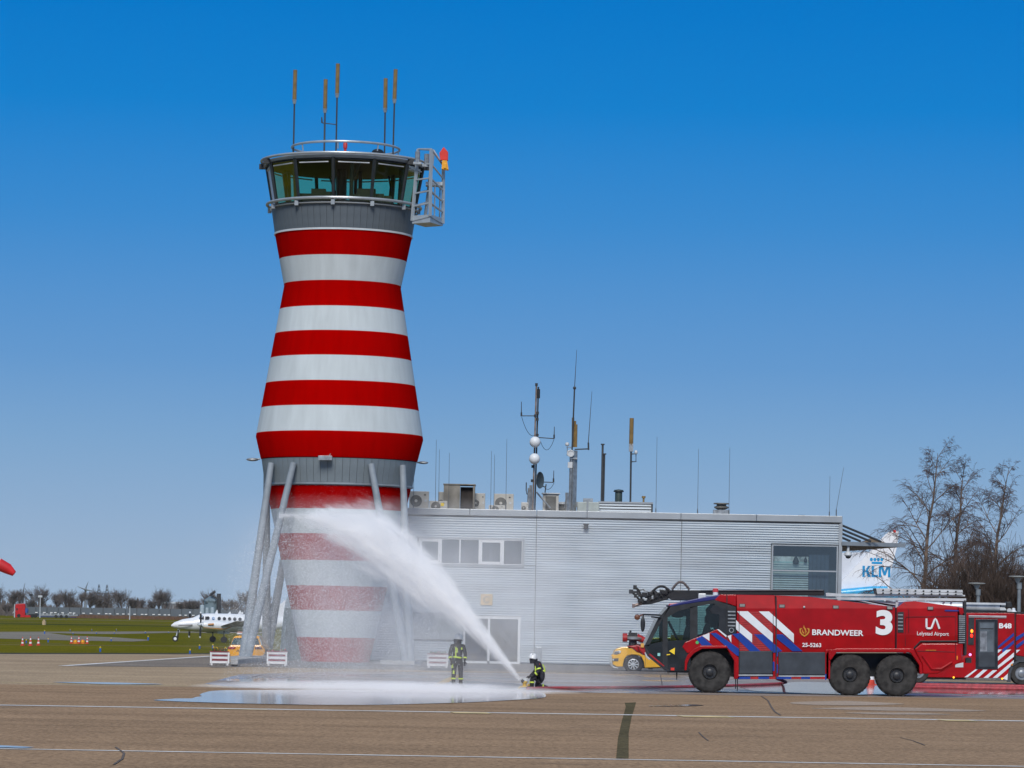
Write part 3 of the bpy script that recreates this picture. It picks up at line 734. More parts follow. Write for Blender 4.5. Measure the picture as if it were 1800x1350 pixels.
# corner glazing
gw = T('corner_window', None, None, (0, 0, 0)); gw.parent = bld; gw.location = Vector(((xc0+xc1)/2, WY, zc0)) - wloc(bld)
ztr = WP(1415, 1003.5)[1]
M().box(xc0, xc0+.07, WY-.04, WY+.08, zc0, zc1).box(xc1-.07, xc1, WY-.04, WY+.08, zc0, zc1).box(xc0+.07, xc1-.07, WY-.04, WY+.08, zc1-.06, zc1).box(xc0+.07, xc1-.07, WY-.04, WY+.08, zc0, zc0+.06).box(xc0+.07, xc1-.07, WY-.03, WY+.08, ztr-.035, ztr+.035).build('frame', FASC, gw)
for z0, z1 in ((zc0+.06, ztr-.035), (ztr+.035, zc1-.06)):
    M().poly([(xc0+.07, WY+.02, z0), (xc1-.07, WY+.02, z0), (xc1-.07, WY+.02, z1), (xc0+.07, WY+.02, z1)]).build('pane', glass('corner_glass', (.86, .98, .97), .15) if z0 < ztr-.5 else D.materials['corner_glass'], gw)
xdv = WP(1423, 1000)[0]
# left, reflection of another wing built as painted slats; right, dark curtain panels
BL = mat('blind_slat', (.78, .84, .84), .5, var=.05)
mm = M(); zz = zc0
while zz < WP(1400, 991)[1]:
    mm.box(xc0+.05, xdv-.02, WY+.40, WY+.43, zz, zz+.075); zz += .115
mm.build('reflection_slats', BL, bld)['kind'] = 'stuff'
M().box(xc0+.02, xdv-.02, WY+.5, WY+.52, zc0, WP(1400, 1012)[1]).build('reflection_backing', DARK, bld)
M().box(xc0+.02, xdv-.02, WY+.5, WY+.52, WP(1400, 1012)[1], WP(1400, 987)[1]).build('reflection_band', mat('teal_band', (.50, .72, .72), .5), bld)  # upper part of the reflection, put in as flat colour bands
M().box(xc0+.02, xdv-.02, WY+.52, WY+.54, WP(1400, 987)[1], WP(1400, 978)[1]).build('reflection_strip', mat('pale_band', (.75, .82, .78), .5, var=.35, scale=3), bld)
for i in range(5):
    a = xdv + i*(xc1-xdv-.4)/5; b = a + (xc1-xdv-.4)/5 - .02
    M().box(a, b, WY+.40, WY+.44+.02*(i % 2), zc0, WP(1440, 975)[1]).build('blind_panel', mat('blue_grey_blind', (.07, .10, .15), .8, var=.1) if i == 0 else D.materials['blue_grey_blind'], bld)
M().box(xc0-.2, xc1+.2, WY+1.66, WY+1.7, zc0-.2, zc1+.2).build('room_back_wall', mat('dim_teal_wall', (.05, .075, .09), .8), bld)
M().box(xc0, xc1, WY+.2, WY+1.6, zc1-.02, zc1+.08).build('room_ceiling', DKIN, bld)
for px in (1399, 1416):
    c = at(px, 986, WY+.28); M().tube((c.x, WY+.28, c.z+.05), (c.x, WY+.28, zc1), .015, n=5).lathe([(.05, .22), (.10, .12), (.17, -.05), (.13, -.16), (0, -.18)] if px == 1399 else [(.03, .18), (.06, .1), (.1, .0), (.07, -.08), (0, -.1)], c, 12).build('pendant_lamp', DARK, bld, smooth=True)
# canopy to the right with sloping louvre bars
cn = T('canopy', None, None, (0, 0, 0)); cn.parent = bld; cn.location = Vector((bX1+.1, WY, WP(1480, 955)[1])) - wloc(bld)
p1 = at(1478.5, 952.5, WY); p2 = at(1589, 954.5, WY+1.5)
far = at(1478.5, 976, WY+30); zc_ = p1.z
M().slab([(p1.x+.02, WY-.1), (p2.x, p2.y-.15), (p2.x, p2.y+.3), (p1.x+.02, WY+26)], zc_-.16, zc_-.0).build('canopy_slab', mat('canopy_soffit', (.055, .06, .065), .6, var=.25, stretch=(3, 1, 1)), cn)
M().slab([(p1.x+.03, WY-.14), (p2.x+.05, p2.y-.2), (p2.x+.05, p2.y-.16), (p1.x+.03, WY-.11)], zc_-.18, zc_+.02).build('canopy_edge', STEEL, cn)
for k in range(5):
    a = at(1479, 923+k*7.2, WY+.3); b = at(1589, 923+k*7.2+46, WY+.3)
    t = min(1., (a.z-(zc_+.05))/(a.z-b.z)); M().tube(a, a.lerp(b, t), .06, n=5).build('louvre_bar', DARK, cn)
ridge = at(1530, 946, WY+2)
M().add([(at(1515, 950, WY+2).x, WY+2, zc_+.02), (at(1560, 953, WY+2).x, WY+2, zc_+.02), (at(1533, 943.5, WY+2).x, WY+2.2, zc_+.3), (at(1515, 950, WY+2).x, WY+6, zc_+.02), (at(1560, 953, WY+2).x, WY+6, zc_+.02)], [(0, 1, 2), (0, 2, 3), (1, 4, 2), (3, 2, 4)]).build('canopy_hip', mat('bronze_sheet', (.12, .085, .05), .5), cn)
# dome camera
c = at(1491, 957, WY+.2)
cc = T('dome_camera', 'white dome security camera hanging under the canopy at the building corner', 'camera', at(1491, 981, WY+.2))
M().tube((c.x, c.y, c.z-.05), (c.x, c.y, at(1491, 971, WY).z), .07, n=8).build('stem', LGREY, cc)
q = at(1491, 975, WY+.2); M().lathe([(.08, .16), (.17, .1), (.2, -.02), (.17, -.06), (0, -.06)], q, 14).build('housing', LGREY, cc, smooth=True)
M().lathe([(.15, -.07), (.11, -.17), (0, -.21)], q, 14).build('dome', DARK, cc, smooth=True)
# wall box and sign
c = at(1030, 925.5, WY-.12)
tag(M().box(c.x-.11, c.x+.11, WY-.24, WY-.02, c.z-.12, c.z+.12).box(c.x-.15, c.x+.15, WY-.27, WY-.24, c.z+.08, c.z+.14).build('wall_lamp', DARK, bevel=.01), 'small black box lamp high on the corrugated wall', 'lamp')
sg = T('information_sign', 'square yellow sign with a black letter C on the corrugated wall', 'sign', at(855, 1064, WY-.05))
x0, z1 = WP(845, 1044); x1, z0 = WP(865.5, 1064)
M().box(x0, x1, WY-.06, WY-.015, z0, z1).build('board', mat('mist_toned_yellow', (.62, .44, .20), .5), sg, bevel=.01)  # mist veil put into the dulled yellow and the brownish letter
text('C', 'letter', mat('mist_toned_letter', (.34, .27, .15), .6), sg, x0+.13, WY-.066, z0+.1, height=(z1-z0)-.2, off=.03)
c = at(947, 1150, WY-.3)
tag(M().box(c.x-.14, c.x+.14, WY-.35, WY-.02, .13, 1.0).build('wall_cabinet', GALV, bevel=.02), 'narrow grey cabinet at the wall foot behind the kneeling firefighter', 'cabinet')

# ================================================================ ROOF EQUIPMENT
RY = 176.0
def rx(px, Y=RY): return at(px, 895, Y).x
def rz_(py, px=900, Y=RY): return at(px, py, Y).z
def ac_unit(px0, px1, ptop, lab, Y=RY, pbase=None, fans=1, fanx=.35, dbl=False, zb=None):
    x0, x1 = rx(px0, Y), rx(px1, Y); z1 = rz_(ptop, (px0+px1)/2, Y); zb = zroof if zb is None else zb
    e = T('air_conditioner', lab, 'air conditioner', ((x0+x1)/2, Y, zb), 'air conditioning units on the roof')
    M().box(x0, x1, Y, Y+.45, zb+.08, z1).build('casing', BEIGE, e, bevel=.02)
    w_, h_ = x1-x0, z1-zb
    rr = min(w_*.30, h_*.36); zf_ = [z1-h_*.42] if not dbl else [z1-h_*.24, z1-h_*.72]
    if dbl: rr = min(w_*.3, h_*.21)
    for zz in zf_:
        cxx = x0+w_*fanx
        M().lathe([(rr, 0), (rr*.93, -.03), (rr*.5, -.05), (rr*.28, -.05), (rr*.28, -.02), (0, -.02)], (cxx, Y-.005, zz), 20, 'Y').build('fan_grille', GRILL, e, smooth=True)
        M().lathe([(rr*.26, 0), (rr*.26, -.02), (0, -.02)], (cxx, Y-.055, zz), 10, 'Y').build('fan_hub', BEIGE, e)
    M().box(x0+w_*.78, x0+w_*.9, Y-.012, Y-.002, z1-h_*.45, z1-h_*.35).build('label_plate', LGREY, e)
    M().box(x0+w_*.76, x0+w_*.84, Y-.012, Y-.002, z1-h_*.18, z1-h_*.13).build('badge', DARK, e)
    M().box(x0+.05, x0+.12, Y+.02, Y+.4, zb, zb+.08).box(x1-.12, x1-.05, Y+.02, Y+.4, zb, zb+.08).build('foot', DARK, e)
    return e
ac_unit(719, 753.5, 863.5, 'leftmost beige air conditioner on the roof, right beside the tower', Y=176, dbl=False)
ac_unit(754.5, 786, 880.5, 'low wide air conditioner with a yellow sticker in front of the plywood housing', Y=175, fanx=.36)
ac_unit(770, 784, 864.5, 'air conditioner half hidden behind the left edge of the plywood housing', Y=178.4)
ac_unit(832, 852.5, 867, 'air conditioner sticking out behind the right edge of the plywood housing', Y=178.4, fanx=.2)
ac_unit(868, 902.5, 868, 'air conditioner standing alone midway between plywood housing and masts', Y=177)
ac_unit(916, 929, 883, 'small beige cabinet unit at the left foot of the radome mast', Y=175.5)
ac_unit(859, 888, 888, 'low flat cooling unit in front of the lone air conditioner', Y=175.2, fanx=.4)
# stickers
a = at(775, 884, 175); tag(M().box(a.x, a.x+.16, 174.985, 174.992, a.z-.16, a.z).build('energy_sticker', YEL2), 'yellow energy sticker on the low wide air conditioner', 'sticker')
# plywood housing
e = T('plywood_housing', 'tall weathered plywood housing with one dark open side on the roof', 'housing', (rx(806), 177, zroof))
x0, x1, xm = rx(779), rx(834), rx(808); z1 = rz_(851.5, 800)
M().box(x0, xm, 176.4, 176.5, zroof, z1).build('board', PLY, e)
M().box(x0, x0+.08, 176.52, 178, zroof, z1-.01).box(x1-.08, x1, 176.52, 178, zroof, z1-.03).build('side_board', PLY, e)
M().box(xm+.01, x1-.1, 176.75, 176.85, zroof, z1-.1).build('inner_board', PLYD, e)
M().box(x1-.1, x1, 176.4, 176.51, zroof, z1-.02).build('edge_board', PLY, e)
M().box(x0-.03, x1+.03, 176.35, 178.1, z1, z1+.05).build('roof_board', PLY, e)
# duct box, louvred plant box, vents
e = T('duct_box', 'flat pale green metal duct box on the roof left of the louvred plant', 'duct', (rx(1035), 176, zroof))
x0, x1 = rx(1015), rx(1053); z1 = rz_(882.5, 1035)
M().box(x0, x1, 176, 177.5, zroof, z1).build('casing', mat('pale_green_metal', (.38, .43, .41), .5, var=.08), e, bevel=.03)
M().box(x0+.42*(x1-x0), x0+.5*(x1-x0), 175.96, 177.54, zroof, z1+.03).build('flange', GALV, e)
M().box(x0+.3, x0+.8, 176.3, 177, z1, z1+.2).box(x0-.35, x0, 176.3, 177, z1-.25, z1+.02).build('vent_cap', GALV, e)
e = T('louvred_plant', 'long low silver louvred plant enclosure on the roof', 'enclosure', (rx(1100), 177, zroof))
x0, x1 = rx(1053.5), rx(1147.5); z1 = rz_(882.5, 1100)
M().box(x0+.05, x1-.05, 176.7, 179.5, zroof, z1-.06).build('core', DARK, e)
nz = 5; dz = (z1-.08-zroof)/nz
for k in range(nz):
    M().box(x0, x1, 176.55, 176.68, zroof+k*dz+.05, zroof+k*dz+.05+dz*.62).build('louvre', CLAD, e)
M().box(x0-.03, x1+.03, 176.5, 179.6, z1-.06, z1+.03).build('cap', FASC, e)
M().box(x1-.06, x1+.02, 176.5, 176.69, zroof, z1-.06).build('end_trim', DARK, e)
e = T('roof_vent', 'dark green round vent chimney with a flat cap on the louvred plant', 'vent', (rx(1087), 178, z1+.03))
zz1 = rz_(862, 1087, 178); M().lathe([(.19, z1+.03), (.19, zz1-.12), (.185, zz1-.1), (.26, zz1-.08), (.24, zz1+.02), (0, zz1+.06)], (rx(1087, 178), 178, 0), 20).build('flue', mat('dark_green_metal', (.035, .055, .05), .5), e, smooth=True)
M().lathe([(.27, zz1-.07), (.27, zz1-.03), (0, zz1-.01)], (rx(1087, 178), 178, 0), 20).build('cap', DARK, e)
e = tag(M().lathe([(.05, z1), (.05, rz_(876, 1131, 178)), (.1, rz_(875.5, 1131, 178)), (.1, rz_(872, 1131, 178)), (0, rz_(872, 1131, 178))], (rx(1131, 178), 178, 0), 10).build('vent_pipe', OCHRE), 'stubby brown vent pipe at the right end of the louvred plant', 'pipe')
# fan housings near masts
e = T('condenser_box', 'dark fronted square condenser standing between the two big masts', 'air conditioner', (rx(968), 176.5, zroof))
x0, x1 = rx(954), rx(982); z1 = rz_(867.5, 968)
M().box(x0, x1, 176.5, 177.3, zroof, z1).build('casing', BEIGE, e, bevel=.02); M().box(x0+.14, x1-.14, 176.44, 176.49, zroof+.12, z1-.12).build('coil', GRILL, e)
M().box(x0-.06, x1+.06, 176.4, 177.4, z1, z1+.05).build('lid', LGREY, e)
e = T('small_fan_box', 'small low fan box behind the square condenser', 'air conditioner', (rx(989), 178, zroof))
x0, x1 = rx(983), rx(996); z1 = rz_(880, 990)
M().box(x0, x1, 178, 178.5, zroof, z1-.12).build('casing', GRILL, e); M().box(x0-.05, x1+.05, 177.9, 178.6, z1-.12, z1).build('lid', LGREY, e)
e = T('roof_exhaust', 'grey mushroom exhaust fan alone on the right half of the roof', 'vent', at(1268, 905, 178))
zq = rz_(893, 1268, 178); X = rx(1268, 178)
M().lathe([(.22, zroof), (.22, zq-.08), (.38, zq), (.38, zq+.06), (.25, zq+.12), (.25, zq+.18), (.42, zq+.2), (.4, zq+.26), (0, zq+.27)], (X, 178, 0), 20).build('body', GRILL, e, smooth=True)
M().box(X-.42, X+.42, 177.7, 178.3, zroof, zq-.1).build('curb', GALV, e)
tag(M().box(rx(1404), rx(1416), 176, 176.5, zroof, rz_(905.3, 1410)).build('roof_hatch', PLYD), 'low brown hatch on the roof near the right corner', 'hatch')
# whip antennas
WHIPM = mat('whip_grey', (.10, .115, .13), .6)
wh = [(728, 804, 'beside the tower lamp'), (767, 773, 'above the low air conditioner'), (772.5, 790, 'thinnest, right of the taller whip near the tower'), (790, 796, 'behind the plywood housing'),
      (864, 793, 'first of the three between plywood and masts'), (869.5, 799, 'second of the three between plywood and masts'), (891, 772, 'tall one over the lone air conditioner'),
      (1155, 768, 'just right of the louvred plant'), (1228, 789, 'left of the mushroom exhaust'), (1283, 787, 'right of the mushroom exhaust'), (1459, 837, 'shorter of the pair at the right corner'), (1483, 822, 'taller of the pair at the right corner')]
for px, ptop, s_ in wh:
    xt = px; bz = zroof if px < 1480 else z_top-.1; bx = rx(px-1.5*(900-ptop)/100, 175)
    if px > 1480: bx = bX1-.08
    top = at(px, ptop, 175)
    o = M().tube((bx, 175, bz), (bx, 175, bz+.5), .03, n=5).tube((bx, 175, bz+.5), top, .012, .008, 4).build('whip_antenna', WHIPM)
    tag(o, 'hair thin whip antenna on the roof, ' + s_, 'antenna', 'thin whip antennas along the roof')
# twin thin poles
for px, pt, s_ in ((1059.5, 780, 'taller of the twin plain poles left of the vent chimney'), (1062.5, 797, 'shorter of the twin plain poles left of the vent chimney')):
    t = at(px, pt, 177); b = at(px-2, 885, 177)
    tag(M().tube((b.x, 177, zroof), t, .055, n=6).tube(t-Vector((0, 0, .06)), t, .10, n=6).build('roof_pole', DPOLE), s_, 'pole', 'twin plain poles')
def arm(p, q, r=.03): return M().tube(p, q, r, n=5)
# mast with two radomes
MY = 176.2
def mp(px, py, dy=0): return at(px, py, MY+dy)
mb = mp(935.5, 893); mb.z = zroof
e = T('radome_mast', 'lattice of two pipes with two white balls, a dish and side antennas on the roof', 'mast', mb)
M().tube((mp(936.5, 893).x, MY, zroof), mp(943, 676), .045, n=8).build('mast_pipe', mat('brown_pipe', (.22, .17, .14), .6, var=.25), e)
M().tube((mp(940, 893).x, MY+.2, zroof), mp(946.5, 680, .2), .04, n=8).build('mast_pipe', DPOLE, e)
M().tube(mp(946.6, 684, .2), mp(946.4, 700, .2), .085, n=8).build('antenna_head', DARK, e)
for px, py in ((943, 676), (941, 731), (945, 726), (944.5, 737), (944.5, 765), (935.5, 845), (936.5, 820)):
    c = mp(px, py); M().box(c.x-.07, c.x+.07, c.y-.07, c.y+.12, c.z-.07, c.z+.07).build('clamp', DARK, e)
for px, py, r in ((940.5, 777, .285), (939.6, 806.5, .285)):
    M().ball(mp(px, py, -.35), r, 20).build('radome', mat('radome_white', (.70, .74, .77), .45, var=.02) if py < 800 else D.materials['radome_white'], e, smooth=True)
def side_ant(pa_, pb_, ptip, pfoot, mname):
    o = arm(mp(*pa_), mp(*pb_), .025).tube(mp(*pfoot), mp(*ptip), .03, .018, 6).tube(mp(*pfoot), mp(pfoot[0], pfoot[1]-7), .05, n=6)
    o.build('side_antenna', DPOLE, e)
side_ant((941, 731), (916.5, 731), (916.5, 706), (916.5, 732), '')
side_ant((946, 769), (974, 771), (974.5, 750), (974, 771), '')
side_ant((945, 847), (973, 848), (973.5, 827), (973, 848), '')
sag = lambda a, b, d, n=7: [a.lerp(b, i/n) - Vector((0, 0, d*4*(i/n)*(1-i/n))) for i in range(n+1)]
for a, b, d in ((mp(917, 733), mp(941, 765), .35), (mp(974, 772), mp(950, 776), .5), (mp(974, 849), mp(952, 848), .35)):
    M().path(sag(a, b, d), .012, 4).build('cable', DARK, e)
# dish
dsh = M(); n0 = 20; c = mp(946, 844, -.4)
dsh.lathe([(0, 0), (.2, .02), (.34, .07), (.42, .12), (.43, .10), (.34, .04), (.2, -.01), (0, -.03)], (0, 0, 0), n0, 'X')
q = Matrix.Rotation(R(-68), 3, 'Z') @ Matrix.Rotation(R(0), 3, 'Y')
dsh.v = [tuple(Vector(v)*1.02) for v in dsh.v]; dsh.rot(Matrix.Rotation(R(-28), 3, 'Z'), (0, 0, 0)); dsh.v = [tuple(Vector(v)+c) for v in dsh.v]
dsh.build('dish', mat('slate_dish', (.06, .085, .10), .5), e, smooth=True)
arm(mp(948, 856), mp(960, 855), .02).tube(mp(960, 851), mp(958, 866), .03, n=5).build('dish_feed', DPOLE, e)
M().tube(mp(943, 865), mp(967, 893), .05, n=6).build('brace', GALV, e)
M().tube((mp(929.5, 890).x, MY, zroof), mp(931, 858), .10, n=8).tube((mp(933, 890).x, MY+.1, zroof), mp(933, 853), .07, n=8).build('short_pipe', GALV, e)
M().path([mp(930, 870), mp(926, 868), mp(925, 862), mp(925.3, 848)], .03, 5).build('bent_antenna', DPOLE, e)
# second mast: square column with ochre tubes and tall whip
nb = mp(1007, 893); nb.z = zroof
e = T('square_mast', 'thick square grey column carrying ochre tubes and the tallest whip on the roof', 'mast', nb)
c0, c1 = mp(1006, 893), mp(1008.5, 792)
M().tube((c0.x, MY, zroof), c1, .20, n=4).build('column', GALV, e)
M().tube((mp(1001, 893).x, MY-.2, zroof), mp(1004.5, 806, -.2), .05, n=6).build('side_pipe', GALV, e)
M().tube((mp(998, 893).x, MY-.2, zroof), mp(996.5, 866, -.2), .10, n=6).tube(mp(992, 893), mp(997, 866, -.2), .03, n=5).build('short_pipe', GALV, e)
for px0, px1, pt in ((1007, 1007.4, 734), (1010, 1010.7, 740), (1012.3, 1013, 746)):
    M().tube(mp(px0, 786), mp(px1, pt), .065, n=8).build('ochre_tube', OCHRE, e, smooth=True)
M().tube(mp(1005.5, 792, -.2), mp(1010, 681, -.2), .045, n=6).ball(mp(1010, 682, -.2), .09, 8).tube(mp(1010, 681, -.2), mp(1013.8, 615, -.2), .022, .010, 5).build('tall_whip', DPOLE, e)
arm(mp(1010, 790), mp(1034.5, 789), .035).tube(mp(1034.5, 791), mp(1034.2, 778), .05, n=6).tube(mp(1034.2, 778), mp(1040.5, 688), .022, .01, 5).build('side_whip', DPOLE, e)
M().path([mp(1004, 786), mp(997, 786), mp(997, 800), mp(1004, 802)], .035, 5).build('bracket', GALV, e)
M().ball(mp(997, 781), .11, 10).build('white_bulb', LGREY, e, smooth=True)
M().lathe([(.19, 0), (.19, -.05), (.15, -.06), (.15, -.02), (0, -.02)], mp(1003, 797, -.3), 16, 'Y').build('round_lamp', LGREY, e)
M().box(*(lambda c: (c.x-.2, c.x+.2, c.y-.25, c.y+.2, c.z-.04, c.z+.04))(mp(1008, 806)), ).build('collar', GALV, e)
M().box(*(lambda c: (c.x-.12, c.x+.12, c.y-.25, c.y-.1, c.z-.2, c.z+.1))(mp(1002, 816)), ).build('small_panel', LGREY, e)
# third mast
e = T('ochre_mast', 'single slim mast with one ochre tube above the vent chimney', 'mast', (rx(1108, 177.5), 177.5, zroof))
mq = lambda px, py: at(px, py, 177.5)
M().tube((rx(1108, 177.5), 177.5, zroof), mq(1109.5, 782), .05, n=8).build('mast_pipe', DPOLE, e)
M().tube(mq(1109.3, 783), mq(1110.5, 735), .11, n=8).build('ochre_tube', OCHRE, e, smooth=True)
M().path([mq(1109, 798), mq(1118, 798), mq(1118, 811.5), mq(1109, 811.5)], .035, 5).build('bracket', DPOLE, e)
M().ball(mq(1118, 795), .09, 10, (1, 1, 1.3)).build('white_bulb', LGREY, e, smooth=True)
M().box(*(lambda c: (c.x-.11, c.x+.11, c.y-.1, c.y+.1, c.z-.2, c.z+.2))(mq(1109.3, 787)), ).build('clamp', GALV, e)

# ================================================================ AROUND THE TOWER
# tank with domed top
tk = T('storage_tank', 'upright weathered green storage tank with a white domed top behind the tower', 'tank', (at(530, 1100, 176).x, 177, .12))
xa = at(487, 1100, 175).x; xb = at(560, 1100, 175).x; cx, r = (xa+xb)/2, (xb-xa)/2
zt = at(497, 1068, 177).z
M().lathe([(r*1.02, .0), (r, .3), (r*.90, zt*.6), (r*.80, zt)], (cx, 177.2, 0), 28).build('tank_body', mat('weathered_green', (.20, .265, .26), .7, var=.2, scale=3, stretch=(2, 2, .4)), tk, smooth=True)
M().lathe([(r*.80, zt+.01), (r*.74, zt+.4), (r*.5, zt+.85), (.14, zt+1.1), (.14, zt+1.25), (0, zt+1.25)], (cx, 177.2, 0), 28).build('dome', WHITE, tk, smooth=True)

# planters
PRED = mat('dark_red_board', (.26, .02, .03), .6, var=.15)
PWH = mat('white_board', (.72, .73, .74), .6, var=.05)
SOIL = mat('planting_soil', (.05, .035, .025), .95)
FLW = [mat('leaf_green', (.06, .12, .02), .8), mat('flower_red', (.45, .02, .02), .7), mat('flower_yellow', (.75, .50, .02), .7)]
def planter(p0, p1, ztop_, pb, lab, rz=0, fl=2):
    b = gp((p0+p1)/2, pb, .12); Y = b.y; x0, x1 = at(p0, pb, Y).x, at(p1, pb, Y).x; h = at(p0, ztop_, Y).z - .12
    e = T('planter_box', lab, 'planter', b, 'red and white planter boxes', rz)
    w_ = x1-x0; d_ = w_*.95; h0 = .09
    L = lambda mm, n, m_, **k: mm.build(n, m_, e, local=True, **k)
    for sx in (-1, 1):
        for sy in (0, 1):
            L(M().box(sx*w_/2-.04*sx-.035, sx*w_/2-.04*sx+.035, sy*d_*.9, sy*d_*.9+.07, 0, h0+.01), 'leg', PWH)
    nb = 5; bh = (h-h0-.05)/nb
    for k in range(nb):
        m_ = PRED if k in (1, 3) else PWH; z0 = h0+k*bh; ins = .012 if k in (1, 3) else 0
        hh = bh*.62 if k in (1, 3) else bh
        L(M().box(-w_/2+.05, w_/2-.05, ins, ins+.025, z0+.004+(bh-hh)/2, z0+hh-.004+(bh-hh)/2), 'board', m_)
        L(M().box(w_/2-.03-ins, w_/2-ins, .03, d_-.03, z0+.004+(bh-hh)/2, z0+hh-.004+(bh-hh)/2), 'board', m_)
        L(M().box(-w_/2+ins, -w_/2+.03+ins, .03, d_-.03, z0+.004, z0+bh-.004), 'board', m_)
    L(M().box(-w_/2+.04, w_/2-.04, .045, .06, h0, h-.05), 'backing', PWH)
    for sx in (-1, 1): L(M().box(sx*w_/2-.035, sx*w_/2+.035, -.015, .05, h0-.01, h-.04), 'corner_post', PWH)
    L(M().box(-w_/2-.03, w_/2+.03, -.03, d_, h-.05, h-.015), 'rim', PRED); L(M().box(-w_/2+.06, w_/2-.06, .06, d_-.1, h-.014, h-.004), 'soil', SOIL)
    rn = random.Random(p0); 
    for j, m_ in enumerate(FLW):
        mm = M()
        for i in range((60, 22, 14)[j] if fl else (40, 12, 0)[j]):
            x, y = rn.uniform(-w_/2+.08, w_/2-.08), rn.uniform(.08, d_-.12); s = rn.uniform(.02, .045); zz = h + rn.uniform(0, .10 if fl else .05) + (.06 if j == 2 and fl else 0)
            a = rn.uniform(0, 3.1); ca, sa = s*math.cos(a), s*math.sin(a)
            mm.add([(x-ca, y-sa, zz-s*.6), (x+ca, y+sa, zz-s*.6), (x+ca*.6, y+sa*.6-.02, zz+s), (x-ca*.6, y-sa*.6+.02, zz+s*.7)], [(0, 1, 2, 3)])
        if mm.v: L(mm, 'flowers' if j else 'leaves', m_)['kind'] = 'stuff'
planter(370.5, 401.5, 1144, 1169.5, 'leftmost red and white planter box, with flowers, left of the tower legs', R(9), 1)
planter(470, 503, 1143.5, 1170.5, 'red and white planter box standing close to the foot of the tower', 0, 0)
planter(752, 786, 1148, 1174.5, 'red and white planter box beside the standing firefighter', 0, 0)
# ================================================================ FIRE ENGINE (three axles)
FY = 116.4; FYB = 119.35
def tp(px, py, Y=FY): p = at(px, py, Y); return (p.x, p.z)
A_ = lambda x, y: (1100+x/6.135, 1010+y/6.135)
B_ = lambda x, y: (1280+x/6.43, 1020+y/6.43)
C_ = lambda x, y: (1460+x/6.427, 1020+y/6.427)
fc = at(1430, 1220, 117.9); ft = T('fire_engine', 'huge red three axle fire engine with white number 3, boom and ladder', 'fire engine', (fc.x, 117.9, 0))
def fpr(name, pts, y0, y1, m, bevel=.0, par=None):
    return M().prism([tp(*p) for p in pts], y0, y1).build(name, m, par or ft, bevel=bevel)
# body side surface depth as a function of pixel row
YT, YS, YM, YL = 1045, 1069.5, 1116.5, 1142
def side(py, px=1400):
    if py <= YS: return FY + .30*(YS-py)/(YS-YT)
    if py <= YM: return FY
    return FY + .05*min(1, (py-YM)/(YL-YM))
def body_section(name, cols, rows_low, m=TRED):
    """cols: list of (px, py_top); builds a closed section with chamfered shoulders both sides"""
    rws = []
    for px, pyt in cols:
        col = []
        for py in (pyt, min(max(YS, pyt+1), YM), YM, rows_low):
            x, z = tp(px, py); col.append((x, side(py), z))
        bk = [(x, FYB+FY-y, z) for x, y, z in col]
        rws.append(col + bk[::-1])
    v = [p for r_ in rws for p in r_]; n_ = 8; f = []
    for i in range(len(rws)-1):
        for j in range(n_): f.append((i*n_+j, (i+1)*n_+j, (i+1)*n_+(j+1) % n_, i*n_+(j+1) % n_))
    f += [tuple(range(n_)), tuple(range(len(rws)*n_-1, (len(rws)-1)*n_-1, -1))]
    return M().add(v, f).build(name, m, ft, bevel=.018)
body_section('front_body', [(1295.2, 1045.2), (1363.2, 1046.2)], 1144.6)
body_section('tank_body', [(1365, 1046.4), (1405, 1048), (1425, 1049), (1560, 1065.5), (1573.6, 1068)], 1146.8)
body_section('engine_body', [(1576.2, 1068.6), (1590.7, 1058), (1609, 1056.6), (1683.5, 1066.5)], 1146.8)
# roof part above the cab
fpr('cab_roof_cowl', [(1266, 1045), (1294.6, 1045.2), (1294.6, 1066), (1277.9, 1060.5), (1256, 1055), (1262, 1049)], FY+.12, FYB-.12, TRED, .02)
fpr('cab_roof_spoiler', [A_(470, 328), A_(610, 293), A_(860, 240), A_(1028, 214), A_(1000, 262), A_(960, 272), A_(620, 322), A_(480, 348)], FY+.15, FYB-.15, mat('violet_blue_panel', (.02, .025, .16), .4), .02)
# cab frame, both sides
for y0, y1 in ((FY+.04, FY+.13), (FYB-.13, FYB-.04)):
    fpr('cab_frame', [A_(205, 765), A_(345, 480), A_(460, 348), A_(480, 348), A_(400, 470), A_(250, 770)], y0, y1, DARK)
    fpr('cab_frame', [A_(460, 350), A_(620, 322), A_(960, 272), A_(1090, 318), A_(1190, 350), A_(1190, 420), A_(1090, 380), A_(940, 310), A_(760, 345), A_(560, 395), A_(440, 470), A_(400, 470)], y0, y1, DARK)
    fpr('door_post', [A_(398, 468), A_(452, 462), A_(452, 1010), A_(398, 960)], y0-.012, y1-.01, DARK)
    fpr('door_post', [A_(695, 350), A_(775, 340), A_(775, 680), A_(695, 720)], y0, y1, DARK)
    fpr('door_lower_panel', [A_(205, 765), A_(398, 720), A_(700, 700), A_(700, 1040), A_(480, 1040), A_(215, 830)], y0, y1-.02, mat('smoky_door_panel', (.014, .018, .022), .25, coat=.4, var=.3, scale=2) if y0 < 118 else DARK)
    fpr('rear_cab_panel', [A_(905, 380), A_(960, 320), A_(1090, 378), A_(1190, 420), A_(1190, 640), A_(1090, 655), A_(1000, 590), A_(1010, 430), A_(930, 420)], y0-.015, y1, mat('black_cab_panel', (.022, .025, .03), .35, var=.2) if y0 < 118 else DARK)
    M().poly([(tp(*p)[0], (y0+y1)/2, tp(*p)[1]) for p in (A_(250, 770), A_(400, 470), A_(560, 395), A_(940, 310), A_(1010, 430), A_(1000, 590), A_(700, 720), A_(398, 740))]).build('side_window', TRGL, ft)
fpr('cab_floor', [A_(215, 840), A_(700, 1000), A_(700, 1045), A_(480, 1045)], FY+.14, FYB-.14, DARK)
